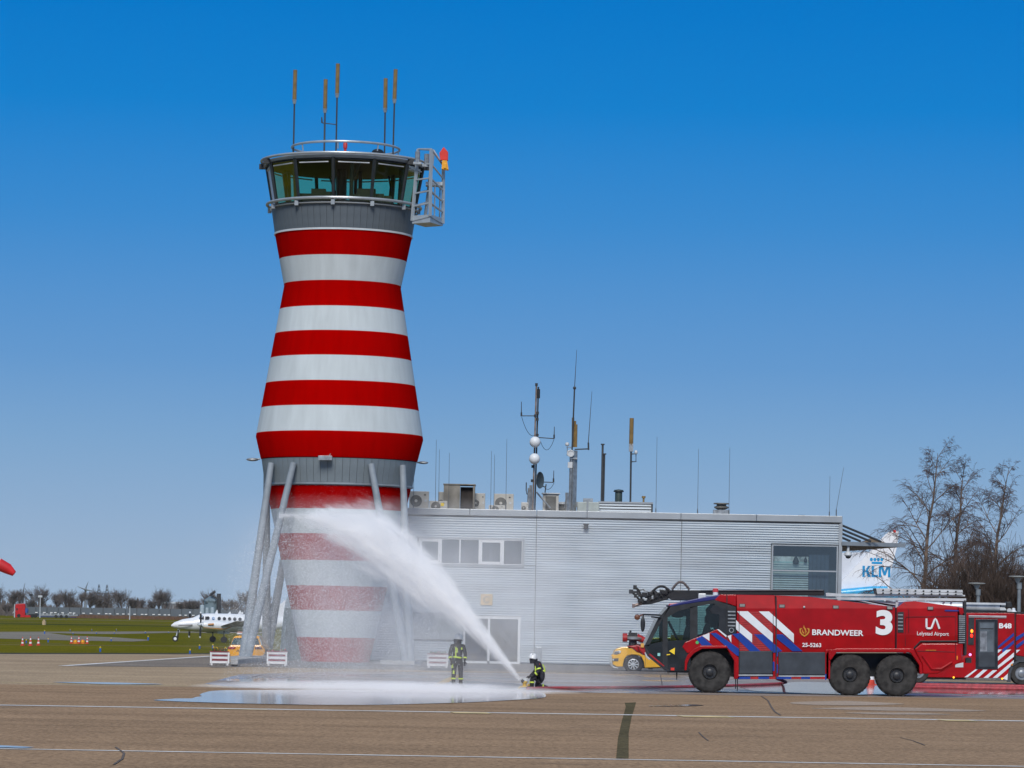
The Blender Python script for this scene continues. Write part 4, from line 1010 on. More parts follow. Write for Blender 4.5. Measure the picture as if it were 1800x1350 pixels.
fpr('cab_rear_wall', [A_(1100, 380), A_(1180, 400), A_(1180, 800), A_(1100, 800)], FY+.14, FYB-.14, DARK)
q = [tp(*A_(205, 765)), tp(*A_(345, 480)), tp(*A_(460, 348))]
M().add([(q[0][0], FY+.14, q[0][1]), (q[0][0], FYB-.14, q[0][1]), (q[1][0], FYB-.14, q[1][1]), (q[1][0], FY+.14, q[1][1]), (q[2][0], FYB-.14, q[2][1]), (q[2][0], FY+.14, q[2][1])], [(0, 1, 2, 3), (3, 2, 4, 5)]).build('windscreen', TRGL, ft)
fpr('lower_chin', [A_(200, 762), A_(250, 830), A_(260, 860), A_(480, 1035), A_(462, 1048), A_(218, 850)], FY+.02, FYB-.02, mat('chin_black', (.03, .03, .035), .4))
fpr('chin_stripe', [A_(248, 862), A_(262, 850), A_(420, 985), A_(405, 990)], FY+.005, FY+.018, TREDL)
# seats, wheel and interior shapes
for px, py, s_ in ((A_(650, 640)[0], A_(650, 640)[1], 1), (A_(855, 620)[0], A_(855, 620)[1], .9)):
    x, z = tp(px, py); mm = M().prism([(x-.12, z-.5), (x+.28, z-.5), (x+.2, z+.25), (x+.05, z+.3), (x-.02, z+.1)], FY+.5, FY+.95).box(x+.02, x+.16, FY+.6, FY+.85, z+.3, z+.55)
    mm.build('seat', mat('dark_seat', (.02, .02, .025), .8) if px < 1220 else D.materials['dark_seat'], ft, bevel=.03)
x, z = tp(*A_(545, 660)); M().tube((x-.25, FY+.8, z+.5), (x+.2, FY+.8, z-.35), .05, n=6).build('inner_pillar', DARK, ft)
x, z = tp(*A_(560, 690)); M().box(x-.15, x+.35, FY+1.6, FY+1.9, z-.25, z+.12).build('yellow_locker', YEL2, ft)
for px, py in ((A_(640, 430)), (A_(580, 410))):
    x, z = tp(px, py); M().box(x-.3, x+.3, FY+.9, FY+1.6, z-.06, z+.14).build('ceiling_console', DARK, ft)
x, z = tp(*A_(570, 455)); M().ball((x, FY+.7, z+.1), .17, 10, (1.6, .5, .8)).build('visor', DARK, ft, smooth=True)
x, z = tp(*A_(955, 460)); M().box(x-.25, x+.1, FY+.6, FY+.64, z-.35, z+.2).build('rear_screen', DARK, ft)
x, z = tp(*A_(505, 825)); M().add([(x-.12, FY+.015, z), (x+.08, FY+.015, z+.12), (x+.07, FY+.015, z-.12)], [(0, 1, 2)]).add([(x-.2, FY+.015, z-.11), (x-.08, FY+.015, z-.10), (x-.08, FY+.015, z-.13), (x-.2, FY+.015, z-.15)], [(0, 1, 2, 3)]).build('yellow_mark', YEL2, ft)
x, z = tp(*A_(357, 862)); M().box(x-.045, x+.045, FY, FY+.03, z-.05, z+.05).build('door_light', mat('pale_teal', (.30, .62, .60), .4), ft)
for y_ in (FY+.01,):
    for k, py in enumerate((400, 438, 476, 514, 552)):
        x, z = tp(*A_(1142, py)); M().box(x-.13, x+.13, y_-.012, y_+.02, z-.022, z+.022).build('vent_slot', GALV, ft)
    x, z = tp(*A_(1140, 600)); M().ring((0, 0, 0), .07, .012, 16, 5).rot(Matrix.Rotation(R(90), 3, 'X'), (0, 0, 0)).v
    M().lathe([(.085, 0), (.085, -.02), (.06, -.02), (.06, 0)], (x, y_, z), 16, 'Y', closed=True).build('filler_ring', GALV, ft)
# front fender
ff = [A_(610, 780), A_(640, 730), A_(745, 687), A_(900, 627), A_(985, 588), A_(1090, 660), A_(1190, 640), A_(1225, 625), A_(1225, 1000), A_(1200, 960), A_(1180, 900), A_(1095, 792), A_(820, 790), A_(740, 830), A_(665, 850)]
fpr('front_fender', ff, FY+.0, FY+.30, TRED, .02); fpr('front_fender', ff, FYB-.30, FYB, TRED, .02)
lip = [A_(800, 768), A_(1090, 768), A_(1100, 792), A_(820, 800), A_(735, 850), A_(685, 905), A_(662, 960), A_(655, 1032), A_(633, 1032), A_(637, 930), A_(665, 865), A_(740, 800)]
fpr('arch_lip', lip, FY-.06, FY+.2, TRED, .015)
fpr('arch_rear_post', [A_(1088, 785), A_(1225, 900), A_(1225, 1130), A_(1185, 1115), A_(1185, 960), A_(1095, 800)], FY-.02, FY+.25, TRED, .015)
fpr('cab_gap_line', [A_(1086, 215), A_(1096, 215), A_(1096, 790), A_(1086, 790)], FY-.012, FY+.02, DARK)
fpr('wheel_well', [A_(670, 1010), A_(690, 880), A_(820, 800), A_(1090, 800), A_(1180, 940), A_(1185, 1110), A_(1130, 1100), A_(700, 1060)], FY+.75, FYB-.75, DARK)
# markings on body; each polygon is cut at the crease rows and lies 6 mm proud
def clip(poly, y, keep_above):
    o_ = []
    for i in range(len(poly)):
        a, b = poly[i], poly[(i+1) % len(poly)]; ia = (a[1] <= y) == keep_above; ib = (b[1] <= y) == keep_above
        if ia: o_.append(a)
        if ia != ib: t = (y-a[1])/(b[1]-a[1]); o_.append((a[0]+(b[0]-a[0])*t, y))
    return o_
def decal(name, pts, m, proud=.026, flat=False):
    mm = M()
    parts = [(clip(pts, YM, True), 0), (clip(pts, YM, False), 1)] if not flat else [(pts, 0)]
    for pl, k in parts:
        if len(pl) < 3: continue
        mm.poly([(tp(*p)[0], (FY if flat else side(p[1])) - proud, tp(*p)[1]) for p in pl])
    return mm.build(name, m, ft)
# centre frame: two shutters
fr = TRED
for (x0, x1) in ((1290.5, 1298.9), (1358.9, 1363.2), (1365, 1368.3), (1450.6, 1457)):
    fpr('side_post', [(x0, 1142.2), (x1, 1142.2), (x1, 1193.5), (x0, 1193.5)], FY+.0, FY+.3, fr, .01)
def shutter(name, x0, x1, y0, y1, m, n_):
    mm = M()
    for k in range(n_):
        ya, yb = y0+(y1-y0)*k/n_, y0+(y1-y0)*(k+.88)/n_
        (xa, za), (xb, zb) = tp(x0, ya), tp(x1, yb)
        mm.add([(xa, FY-.012, za), (xb, FY-.012, tp(x1, ya)[1]), (xb, FY-.016, zb), (xa, FY-.016, tp(x0, yb)[1]), (xa, FY+.01, tp(x0, y0+(y1-y0)*(k+1)/n_)[1]), (xb, FY+.01, tp(x1, y0+(y1-y0)*(k+1)/n_)[1])], [(0, 1, 2, 3), (3, 2, 5, 4)])
    o = mm.build(name, m, ft); return o
shutter('roller_shutter', 1299.6, 1358, 1075, 1144.4, TREDL, 18)
fpr('shutter_frame', [B_(120, 350), B_(126, 350), B_(126, 1070), B_(120, 1070)], FY-.03, FY, DARK)
fpr('shutter_frame', [B_(505, 350), B_(511, 350), B_(511, 810), B_(505, 810)], FY-.03, FY, DARK)
for x0, x1, y0, y1 in ((1298.2, 1357.8, 1144.8, 1184.3), (1368.6, 1450.3, 1146.5, 1186)):
    fpr('lower_shutter', [(x0, y0), (x1, y0), (x1, y1), (x0, y1)], FY-.03, FY+.2, SHUT, .01)
    fpr('step_light_strip', [(x0, y1+1.6), (x1, y1+1.6), (x1, y1+3.2), (x0, y1+3.2)], FY-.035, FY+.1, ALU)
    fpr('shutter_gap', [(x0, y1), (x1, y1), (x1, y1+5), (x0, y1+5)], FY+.0, FY+.2, DARK)
fpr('centre_floor', [(1290, 1146), (1457, 1146), (1457, 1186), (1290, 1186)], FY+.31, FYB-.05, DARK)
seg = [(1297, 1319, BLUE), (1319, 1333, TREDL), (1333, 1352, BLUE), (1352, 1363.4, TREDL), (1365, 1391, BLUE), (1391, 1408, TREDL), (1408, 1424, BLUE), (1424, 1450, TREDL)]
for a, b, m_ in seg: fpr('sill_segment', [(a, 1189.6), (b, 1189.6), (b, 1193.8), (a, 1193.8)], FY-.02, FY+.2, m_)
WS = [[(90, 455), (125, 490), (270, 612), (270, 705), (125, 585), (90, 555)],
      [(100, 350), (222, 350), (503, 600), (503, 702), (125, 382)],
      [(345, 352), (460, 352), (742, 607), (742, 707), (525, 512)]]
for i, w_ in enumerate(WS): decal('white_stripe', [B_(*p) for p in w_], TWHITE, .026, i < 2)
BS = [[(52, 612), (138, 596), (367, 802), (245, 802)], [(290, 610), (392, 610), (503, 705), (503, 806), (478, 790)], [(503, 706), (612, 800), (540, 815), (503, 815)], [(545, 610), (615, 610), (842, 802), (728, 802), (545, 655)]]
for i, w_ in enumerate(BS): decal('blue_stripe', [B_(*p) for p in w_], BLUE, .028, i < 3)
for a, b in (((500, 815), (524, 815)), ): pass
decal('blue_stripe', [B_(503, 920), B_(524, 920), B_(524, 1025), B_(503, 1025)], BLUE, .01, True)
decal('blue_stripe', [B_(546, 815), B_(562, 800), B_(562, 860), B_(546, 860)], BLUE, .03, True)
decal('blue_stripe', [B_(543, 950), B_(562, 950), B_(562, 1050), B_(543, 1050)], BLUE, .01, True)
decal('blue_stripe', [B_(1092, 1060), B_(1110, 1060), B_(1110, 1125), B_(1092, 1125)], BLUE, .01, True)
fpr('gap_line', [B_(536, 188), B_(548, 188), B_(548, 1120), B_(536, 1120)], FY-.03, FY+.3, DARK)
for w_, m_, pr in (([(822, 660), (902, 628), (902, 716)], TWHITE, .01), ([(757, 690), (824, 662), (932, 762), (820, 765)], BLUE, .008), ([(912, 632), (972, 628), (1222, 800), (1222, 880), (1195, 872)], BLUE, .030),
                   ([(982, 590), (1002, 590), (1088, 658), (1082, 676)], TWHITE, .036), ([(1097, 664), (1137, 648), (1137, 735)], TWHITE, .036), ([(1145, 640), (1222, 632), (1222, 700)], BLUE, .036),
                   ([(1188, 490), (1215, 515), (1222, 605), (1188, 580)], TWHITE, .03)):
    decal('stripe', [A_(*p) for p in w_], m_, pr, True)
# lettering
def ltext(body, p0, p1, m, off, **k):
    (x0, z0), (x1, z1) = tp(*p0), tp(*p1)
    return text(body, 'lettering', m, ft, x0, FY-.03, z0, height=z1-z0, width=x1-x0, off=off, **k)
LW = mat('white_lettering', (.78, .80, .82), .45, var=.02)
ltext('3', C_(508, 618), C_(702, 338), LW, .045)
ltext('BRANDWEER', (1427.5, 1116.3), (1517.8, 1108.0), LW, .022)
ltext('25-5263', (1410, 1137), (1443.5, 1130.5), LW, .02)
ltext('Lelystad Airport', C_(976, 634), C_(1335, 585), LW, .004)
# LA monogram, strokes as tubes
def stroke(pts, r, m, name='monogram'):
    return M().path([(tp(*C_(*p))[0], FY-.03, tp(*C_(*p))[1]) for p in pts], r, 8).build(name, m, ft, smooth=True)
stroke([(1082, 432), (1082, 530), (1087, 541), (1100, 545), (1128, 545), (1140, 538), (1172, 450), (1182, 436), (1193, 450), (1228, 548)], .038, LW)
# flame emblem, gold
def em(pts, m=GOLD):
    decal('emblem', [B_(*p) for p in pts], m, .03)
em([(805, 548), (822, 540), (838, 545), (826, 552), (818, 575), (832, 600), (862, 622), (862, 640), (828, 618), (808, 590)])
em([(920, 548), (903, 540), (886, 545), (898, 552), (906, 575), (892, 600), (862, 622), (862, 640), (896, 618), (918, 590)])
em([(855, 505), (862, 530), (880, 552), (878, 575), (862, 592), (868, 572), (858, 548), (848, 535)])
em([(838, 550), (846, 575), (860, 600), (848, 604), (834, 580)]); em([(884, 565), (888, 580), (872, 606), (866, 602)])
# marker lights, vents
for px, py in ((1304.8, 1064.3), (1374.6, 1065.5), (1469.2, 1067.3), (1564, 1068.6), (1635.3, 1069.3)):
    x, z = tp(px, py); y_ = side(py)-.0
    M().box(x-.105, x+.105, y_-.05, y_+.08, z-.06, z+.06).build('marker_lamp', DARK, ft, bevel=.015); M().box(x-.085, x+.085, y_-.056, y_-.05, z-.042, z+.042).build('lamp_lens', mat('lamp_grey', (.30, .29, .28), .3) if px < 1310 else D.materials['lamp_grey'], ft)
x, z = tp(*B_(858, 303)); M().ball((x, FY-.03, z), .04, 8).build('camera_eye', LGREY, ft)
fpr('side_vent', [C_(755, 362), C_(825, 355), C_(825, 590), C_(755, 590)], FY-.028, FY+.02, DARK)
for k in range(5):
    x, z = tp(*C_(788, 388+40*k)); M().box(x-.085, x+.085, FY-.045, FY-.03, z-.028, z+.012).build('vent_slot', GALV, ft)
fpr('blue_flash', [C_(1285, 342), C_(1300, 333), C_(1445, 338), C_(1445, 350), C_(1300, 350)], FY-.03, FY+.02, BLUE)
# raised engine panel outlines
def line(pts, w=.008, m=DARK, pr=.028):
    M().path([(tp(*C_(*p))[0], side(C_(*p)[1])-pr+.012, tp(*C_(*p))[1]) for p in pts], w, 4).build('panel_seam', m, ft)
line([(845, 745), (845, 430), (858, 415), (1405, 410), (1415, 425), (1415, 690)])
line([(838, 250), (882, 340), (882, 590)]); line([(740, 312), (742, 770)], .022)
# lower rear: double bay arch and locker with bevels
arch = [C_(0, 905), C_(68, 812), C_(880, 812), C_(905, 822), C_(945, 880), C_(1000, 960), C_(1003, 1058), C_(1040, 1058), C_(1030, 945), C_(975, 850), C_(940, 775), C_(900, 770), C_(72, 770), C_(40, 780), C_(-20, 880)]
fpr('double_arch_lip', arch, FY-.07, FY+.25, TRED, .02)
fpr('arch_post', [(1457, 1142), (1470, 1142), C_(0, 905), (1459.5, 1166), (1459, 1193.5), (1452, 1193.5), (1452, 1150)], FY, FY+.3, TRED, .01)
fpr('rear_locker', [C_(945, 775), C_(1030, 712), C_(1440, 712), C_(1480, 775), C_(1482, 918), C_(1210, 1058), C_(1042, 1058), C_(1032, 945), C_(978, 850)], FY-.05, FYB+.05, TRED, .04)
for pts in ([(1035, 850), (1140, 1000), (1250, 1000), (1370, 925)],):
    M().path([(tp(*C_(*p))[0], FY-.06, tp(*C_(*p))[1]) for p in pts], .045, 6).build('locker_rib', TRED, ft, smooth=True)
M().path([(tp(*C_(*p))[0], FY-.055, tp(*C_(*p))[1]) for p in [(975, 800), (1400, 812)]], .01, 4).build('panel_seam', DARK, ft)
M().path([(tp(*C_(*p))[0], FY-.055, tp(*C_(*p))[1]) for p in [(1412, 712), (1412, 900)]], .01, 4).build('panel_seam', DARK, ft)
M().path([(tp(*C_(*p))[0], FY-.03, tp(*C_(*p))[1]) for p in [(940, 770), (1015, 690), (1430, 690)]], .03, 5).build('painted_shadow_line', DARK, ft)  # groove shade drawn as a raised dark strip
for px in (1092, 1135, 1170):
    x, z = tp(*C_(px, 790)); M().box(x-.06, x+.06, FY-.062, FY-.05, z-.01, z+.01).build('small_plate', GOLD, ft)
x, z = tp(*C_(1428, 870)); M().box(x-.02, x+.02, FY-.07, FY-.05, z-.08, z+.05).build('side_reflector', mat('amber', (.75, .25, .02), .4), ft)
fpr('chassis', [(1215, 1162), (1640, 1166), (1640, 1176), (1215, 1176)], FY+.9, FYB-.9, DARK)
fpr('wheel_bay', [(1462, 1149), (1604, 1149), (1616, 1166), (1616, 1190), (1462, 1190)], FY+.8, FYB-.8, DARK)
# rear face
fpr('rear_grille', [C_(1458, 380), C_(1500, 395), C_(1508, 720), C_(1470, 705), C_(1452, 560)], FY+.1, FYB-.1, DARK)
for k in range(14):
    x, z = tp(*C_(1485, 405+k*23)); M().box(x-.10, x+.11, FY+.06, FY+.3, z-.015, z+.02).build('grille_slat', GALV, ft)
fpr('rear_corner', [C_(1440, 300), C_(1500, 312), C_(1508, 375), C_(1460, 378)], FY+.05, FYB-.05, TRED, .01)
fpr('exhaust_stack', [C_(1515, 212), C_(1548, 225), C_(1552, 845), C_(1522, 850)], FY+.3, FY+.6, DARK, .02)
fpr('rear_hitch', [C_(1440, 880), C_(1500, 860), C_(1545, 850), C_(1580, 862), C_(1530, 880), C_(1470, 935)], FY+.3, FY+.9, TREDL)
x, z = tp(*C_(1576, 905)); M().box(x-.09, x+.09, FY+.3, FY+.6, z-.09, z+.09).build('tow_socket', DARK, ft)
PINK = emit('pink_lamp', (1.0, .25, .75), 2.2)
x, z = tp(*C_(1588, 842)); M().ball((x, FY+.25, z), .045, 10).build('magenta_lamp', PINK, ft)
# wheels
def wheel(px, py, r, par, Y0=FY, w_=.52, rim=.235, tm=TYRE, hm=RUBBR):
    x = tp(px, py, Y0)[0]; c = (x, Y0, r)
    wl = T('wheel', None, None, (0, 0, 0)); wl.parent = par; wl.location = Vector(c) - wloc(par)
    prof = [(rim, .03), (rim*1.15, -.02), (r*.62, -.045), (r*.86, -.03), (r*.94, .0), (r*.985, .06), (r, .14), (r, w_-.1), (r*.95, w_), (rim, w_)]
    M().lathe(prof, c, 48, 'Y').build('tyre', tm, wl, smooth=True)
    mm = M()                                            # tread blocks
    for k in range(36):
        a = 2*math.pi*k/36; ca, sa = math.cos(a), math.sin(a); t = .03
        mm2 = M().box(-.035, .035, .01+.06*(k % 2), w_*.55, r-.03, r+.005)
        Rm = Matrix.Rotation(a, 3, 'Y'); mm2.v = [tuple(Rm @ Vector(v) + Vector(c)) for v in mm2.v]; mm.add(mm2.v, mm2.f)
    mm.build('tread', tm, wl)['kind'] = 'stuff'
    M().lathe([(rim*1.02, .02), (rim*.96, -.03), (rim*.9, .05), (rim*.55, .04), (rim*.5, -.05), (rim*.38, -.07), (0, -.07)], c, 32, 'Y').build('rim', hm, wl, smooth=True)
    mm = M()
    for k in range(10):
        a = 2*math.pi*k/10; mm.tube((c[0]+rim*.75*math.cos(a), Y0+.0, c[2]+rim*.75*math.sin(a)), (c[0]+rim*.75*math.cos(a), Y0+.05, c[2]+rim*.75*math.sin(a)), .016, n=6)
    mm.build('wheel_nuts', hm, wl); return wl
for px in (1247.5, 1494, 1576.5):
    wheel(px, 1185, .715, ft); 
    wl = wheel(px, 1185, .715, ft, FYB-.52)
# front: bumper monitor, mirror, lamps
fpr('front_bumper', [A_(25, 775), A_(150, 757), A_(200, 790), A_(205, 850), A_(150, 850), A_(90, 800)], FY+.5, FYB-.5, TREDL, .04)
fpr('bumper_side', [A_(130, 770), A_(205, 775), A_(235, 840), A_(255, 880), A_(200, 870), A_(150, 820)], FY+.1, FYB-.1, TREDL, .03)
M().path([(tp(*A_(*p))[0], FY+.06, tp(*A_(*p))[1]) for p in ((212, 838), (225, 885), (262, 918))], .035, 6).build('bumper_guard', LGREY, ft, smooth=True)
x, z = tp(*A_(178, 770)); M().box(x-.05, x+.06, FY+.05, FY+.2, z-.05, z+.09).build('front_indicator', mat('amber_lens', (.75, .40, .10), .3), ft)
x, z = tp(*A_(92, 690)); mo = T('bumper_turret', None, None); mo.parent = ft; mo.location = Vector((x, FY+1.3, z-.4)) - wloc(ft)
yc = FY+1.3
M().tube((x, yc, z-.35), (x, yc, z-.05), .16, .13, 12).build('turret_base', DARK, mo)
M().lathe([(.13, -.06), (.30, -.03), (.30, .03), (.13, .06)], (x+.02, yc, z-.0), 20).build('turret_ring', GALV, mo)
M().tube((x-.36, yc-.1, z+.02), (x-.20, yc-.1, z+.02), .15, .15, 14).build('turret_nozzle', TREDL, mo)
M().tube((x+.12, yc, z+.05), (x+.38, yc, z-.06), .13, .11, 12).build('turret_motor', TREDL, mo)
M().tube((x-.2, yc-.1, z+.02), (x+.15, yc-.1, z+.02), .10, n=10).box(x-.16, x+.14, yc-.18, yc+.1, z+.08, z+.2).tube((x-.1, yc, z+.2), (x-.08, yc, z+.27), .04, n=6).build('turret_barrel', DARK, mo)
M().path([(x+.15, yc, z-.2), (x+.3, yc, z-.22), (x+.38, yc-.1, z-.35)], .02, 5).build('turret_cable', DARK, mo)
x0, z0 = tp(*A_(180, 432)); x1, z1 = tp(*A_(378, 438)); x2, z2 = tp(*A_(380, 468))
mi = T('mirror_assembly', None, None); mi.parent = ft; mi.location = Vector((x1, FY-.1, z1)) - wloc(ft)
M().tube((x0, FY-.3, z0), (x1, FY+.05, z1), .03, n=6).tube((x0+.3, FY-.3, z0-.07), (x2, FY+.05, z2), .03, n=6).build('mirror_arm', DARK, mi)
xm, zm = tp(*A_(180, 535)); M().ball((xm, FY-.3, zm), .27, 14, (.30, .22, 1)).build('mirror_head', DARK, mi, smooth=True)
M().tube((xm, FY-.3, zm+.2), (x0+.02, FY-.3, z0), .03, n=5).build('mirror_stem', DARK, mi)
xm, zm = tp(*A_(120, 460)); M().ball((xm, FY-.3, zm), .10, 12, (1, .6, 1)).tube((xm, FY-.3, zm+.02), (x0, FY-.3, z0), .025, n=5).build('lookdown_mirror', mat('brown_lens', (.16, .06, .03), .4), mi, smooth=True)
RB = mat('red_beacon', (.55, .06, .07), .3)
fpr('roof_beacon', [A_(468, 335), A_(475, 312), A_(600, 300), A_(612, 312), A_(600, 328), A_(490, 350)], FY+.2, FY+.9, RB, .02)
x, z = tp(*A_(973, 188)); M().tube((x, FY+.3, z-.1), (x, FY+.3, z), .09, n=12).build('beacon_base', TWHITE, ft); M().lathe([(.10, 0), (.10, .1), (.07, .13), (0, .13)], (x, FY+.3, z+.0), 12).build('beacon_lens', RB, ft)
x, z = tp(*A_(825, 235)); M().box(x-.12, x+.14, FY+.22, FY+.4, z-.12, z+.1).build('work_lamp', ALU, ft, bevel=.02); M().box(x-.1, x+.12, FY+.21, FY+.22, z-.08, z+.07).build('lamp_lens', LGREY, ft)
# boom
BY0, BY1 = FY+1.2, FY+1.65
BOOMB = mat('boom_black', (.007, .008, .01), .55, var=.2)
fpr('boom', [A_(480, 175), A_(520, 165), (1455, 1036.8), (1455, 1046.3), A_(810, 215), A_(800, 275), A_(520, 275), A_(470, 240)], BY0, BY1, BOOMB, .02)
fpr('boom_rail', [(1235, 1036.4), (1452, 1036), (1452, 1037.6), (1235, 1038)], BY0-.05, BY0, mat('grey_edge', (.14, .15, .16), .4), 0)
fpr('boom_head', [A_(150, 260), A_(185, 250), A_(215, 275), A_(235, 225), A_(290, 175), A_(350, 175), A_(370, 200), A_(480, 175), A_(480, 265), A_(400, 285), A_(300, 315), A_(200, 325)], BY0+.05, BY1-.05, BOOMB, .02)
rnb = random.Random(4)
for _ in range(26):
    qx, qy = rnb.uniform(150, 470), 0; qy = (300-(qx-150)*.35 if rnb.random() < .5 else 215-(qx-150)*.12)+rnb.uniform(-14, 14); cx_, cz_ = tp(*A_(qx, qy)); hw, hh = rnb.uniform(.03, .10), rnb.uniform(.03, .09)
    M().box(cx_-hw, cx_+hw, BY0-.06+rnb.uniform(-.02, .02), BY0+.3, cz_-hh, cz_+hh).build('boom_fitting', BOOMB if rnb.random() < .8 else GALV, ft, bevel=.01)
bx = lambda x, y, w, h, m=DARK, n='boom_fitting', d=.12: (lambda c: M().box(c[0]-w, c[0]+w, BY0+.2-d, BY0+.2+d, c[1]-h, c[1]+h).build(n, m, ft, bevel=.01))(tp(*A_(x, y)))
bx(115, 133, .06, .07); bx(72, 180, .07, .07); bx(112, 185, .07, .04); bx(120, 225, .05, .07); bx(150, 190, .05, .09)
M().path([(tp(*A_(*p))[0], BY0+.1, tp(*A_(*p))[1]) for p in ((120, 140), (150, 160), (175, 210), (190, 270), (230, 290))], .045, 6).build('boom_hose', BLACK, ft, smooth=True)
M().path([(tp(*A_(*p))[0], BY0+.2, tp(*A_(*p))[1]) for p in ((80, 185), (115, 215), (150, 255), (200, 300))], .04, 6).build('boom_hose', BLACK, ft, smooth=True)
M().path([(tp(*A_(*p))[0], BY0, tp(*A_(*p))[1]) for p in ((165, 165), (205, 160), (240, 185), (240, 225))], .022, 5).build('boom_hose', BLACK, ft)
PIERCE = mat('nozzle_bronze', (.26, .20, .18), .4, metal=.5)
M().tube((tp(*A_(98, 338))[0], BY0+.2, tp(*A_(98, 338))[1]), (tp(*A_(205, 300))[0], BY0+.2, tp(*A_(205, 300))[1]), .05, .07, 10).build('boom_nozzle', PIERCE, ft); bx(98, 335, .045, .07, PIERCE, 'nozzle_tip', .06)
def arc(x0, x1, yb, yt, r):
    return [(tp(*A_(x0+(x1-x0)*i/12, yb-(yb-yt)*math.sin(math.pi*i/12)))[0], BY0-.05, tp(*A_(x0+(x1-x0)*i/12, yb-(yb-yt)*math.sin(math.pi*i/12)))[1]) for i in range(13)]
M().path(arc(300, 500, 180, 122, 0), .038, 8).build('boom_hose', BLACK, ft, smooth=True)
M().path(arc(515, 705, 160, 75, 0), .042, 8).build('boom_hose', mat('brown_hose', (.10, .08, .075), .6), ft, smooth=True)
for px in range(390, 520, 22): bx(px, 160+(px % 3)*4, .02, .04, GALV, 'boom_fitting', .03)
for px, py in ((290, 180), (592, 160), (640, 165)): bx(px, py, .03, .035, ALU)
# roof rails and ladder
fpr('ladder_gantry_rail', [B_(1135, 140), C_(100, 150), C_(1535, 165), C_(1535, 180), C_(100, 180), B_(1140, 178)], FY+.35, FY+.42, ALU)
fpr('ladder_gantry_rail', [C_(80, 190), C_(1545, 205), C_(1545, 235), C_(200, 222), C_(80, 215)], FY+.30, FY+.36, ALU)
fpr('ladder_gantry_rail', [B_(1135, 140), C_(100, 150), C_(1535, 165), C_(1535, 180), C_(100, 180), B_(1140, 178)], FY+1.0, FY+1.06, ALU)
fpr('rail_arm', [C_(290, 225), C_(345, 225), C_(720, 300), C_(700, 305)], FY+.34, FY+.38, ALU)
for a, b in (((450, 225), (760, 275)), ((640, 230), (790, 265)), ((1290, 270), (1310, 225)), ((1375, 275), (1390, 230))):
    (xa, za), (xb, zb) = tp(*C_(*a)), tp(*C_(*b)); M().tube((xa, FY+.45, za), (xb, FY+.45, zb), .035, n=5).build('rail_strut', ALU, ft)
x, z = tp(*C_(762, 255)); M().box(x-.04, x+.04, FY+.36, FY+.42, z-.2, z+.12).build('rail_post', ALU, ft)
fpr('roof_edge_dark', [C_(120, 225), C_(760, 240), C_(760, 290), C_(700, 285), C_(400, 250)], FY+.5, FY+1.6, DARK)
la = T('roof_ladder', None, None); la.parent = ft; la.location = Vector((tp(1540, 1046)[0], FY+.3, tp(1540, 1046)[1])) - wloc(ft)
for y_ in (FY+.25, FY+.75):
    for (t0, t1, b0, b1) in ((90, 108, 122, 138), (124, 144, 150, 165)):
        M().prism([tp(*C_(512, t0)), tp(*C_(1500, t1)), tp(*C_(1507, b1)), tp(*C_(522, b0))], y_, y_+.06).build('ladder_rail', ALU, la)
M().prism([tp(*C_(508, 90)), tp(*C_(522, 90)), tp(*C_(535, 160)), tp(*C_(522, 160))], FY+.2, FY+.85).build('ladder_end', DARK, la)
for k in range(10):
    for r0 in (0, 1):
        px, py = 602+k*91.5, 113+k*1.8+r0*32 ; x, z = tp(*C_(px, py))
        M().tube((x, FY+.238, z), (x, FY+.83, z), .034, n=8).build('ladder_rung', DARK, la)
# hanging chains under the cab, small parts
x, z = tp(*A_(557, 1100)); M().tube((x, FY+.5, z+.14), (x, FY+.5, z-.13), .03, .01, 6).build('drain_nozzle', DARK, ft)
for a in (1188, 1208):
    x, z = tp(*A_(a, 1130)); M().tube((x, FY+.1, z+.1), (x, FY+.1, z-.32+(a-1188)*-.004), .018, n=5).build('chain', DARK, ft)
x, z = tp(*A_(545, 1020)); M().box(x-.3, x+.6, FY+.1, FY+1, z-.12, z+.1).build('cab_step', DARK, ft)
x, z = tp(*A_(505, 1020)); M().box(x-.06, x+.06, FY+.02, FY+.1, z-.04, z+.05).build('step_reflector', ORED, ft)
x, z = tp(*A_(770, 732)); M().lathe([(.055, 0), (.055, -.012), (0, -.012)], (x, FY-.012, z), 14, 'Y').build('green_disc', mat('green_disc_paint', (.08, .45, .12), .5), ft)

# ================================================================ SECOND FIRE ENGINE
GY = 145.0
D_ = lambda x, y: (1660+x/5.87, 1000+y/5.87)
gt = T('fire_engine', 'smaller red fire engine marked B48 with striped sides, cut off by the right edge', 'fire engine', (at(1740, 1200, GY).x, GY+1.2, 0))
def g2(px, py): p = at(px, py, GY); return (p.x, p.z)
def gpr(name, pts, y0, y1, m, bevel=0): return M().prism([g2(*p) for p in pts], y0, y1).build(name, m, gt, bevel=bevel)
gpr('body', [(1588, 1077), (1783.5, 1077.5), (1783.5, 1150), (1779, 1163), (1773.5, 1176), (1771, 1192), (1588, 1190)], GY, GY+2.5, TRED, .02)
gpr('cab', [(1786, 1079), (1870, 1082), (1885, 1120), (1886, 1165), (1830, 1165), (1822, 1158), (1786, 1152)], GY+.02, GY+2.48, TRED, .03)
gpr('cab_lower', [(1786, 1153), (1815, 1156), (1815, 1162), (1786, 1160)], GY-.01, GY+.3, SHUT)
gpr('roof_deck', [(1588, 1073.5), (1850, 1076), (1850, 1079), (1588, 1076.8)], GY+.1, GY+2.4, DARK)
gpr('side_rail', [D_(250, 478), D_(638, 484), D_(638, 496), D_(250, 488)], GY-.05, GY-.002, ALU); gpr('side_rail', [D_(250, 494), D_(638, 500), D_(638, 508), D_(250, 500)], GY-.04, GY-.002, mat('pink_grey', (.40, .30, .31), .5))
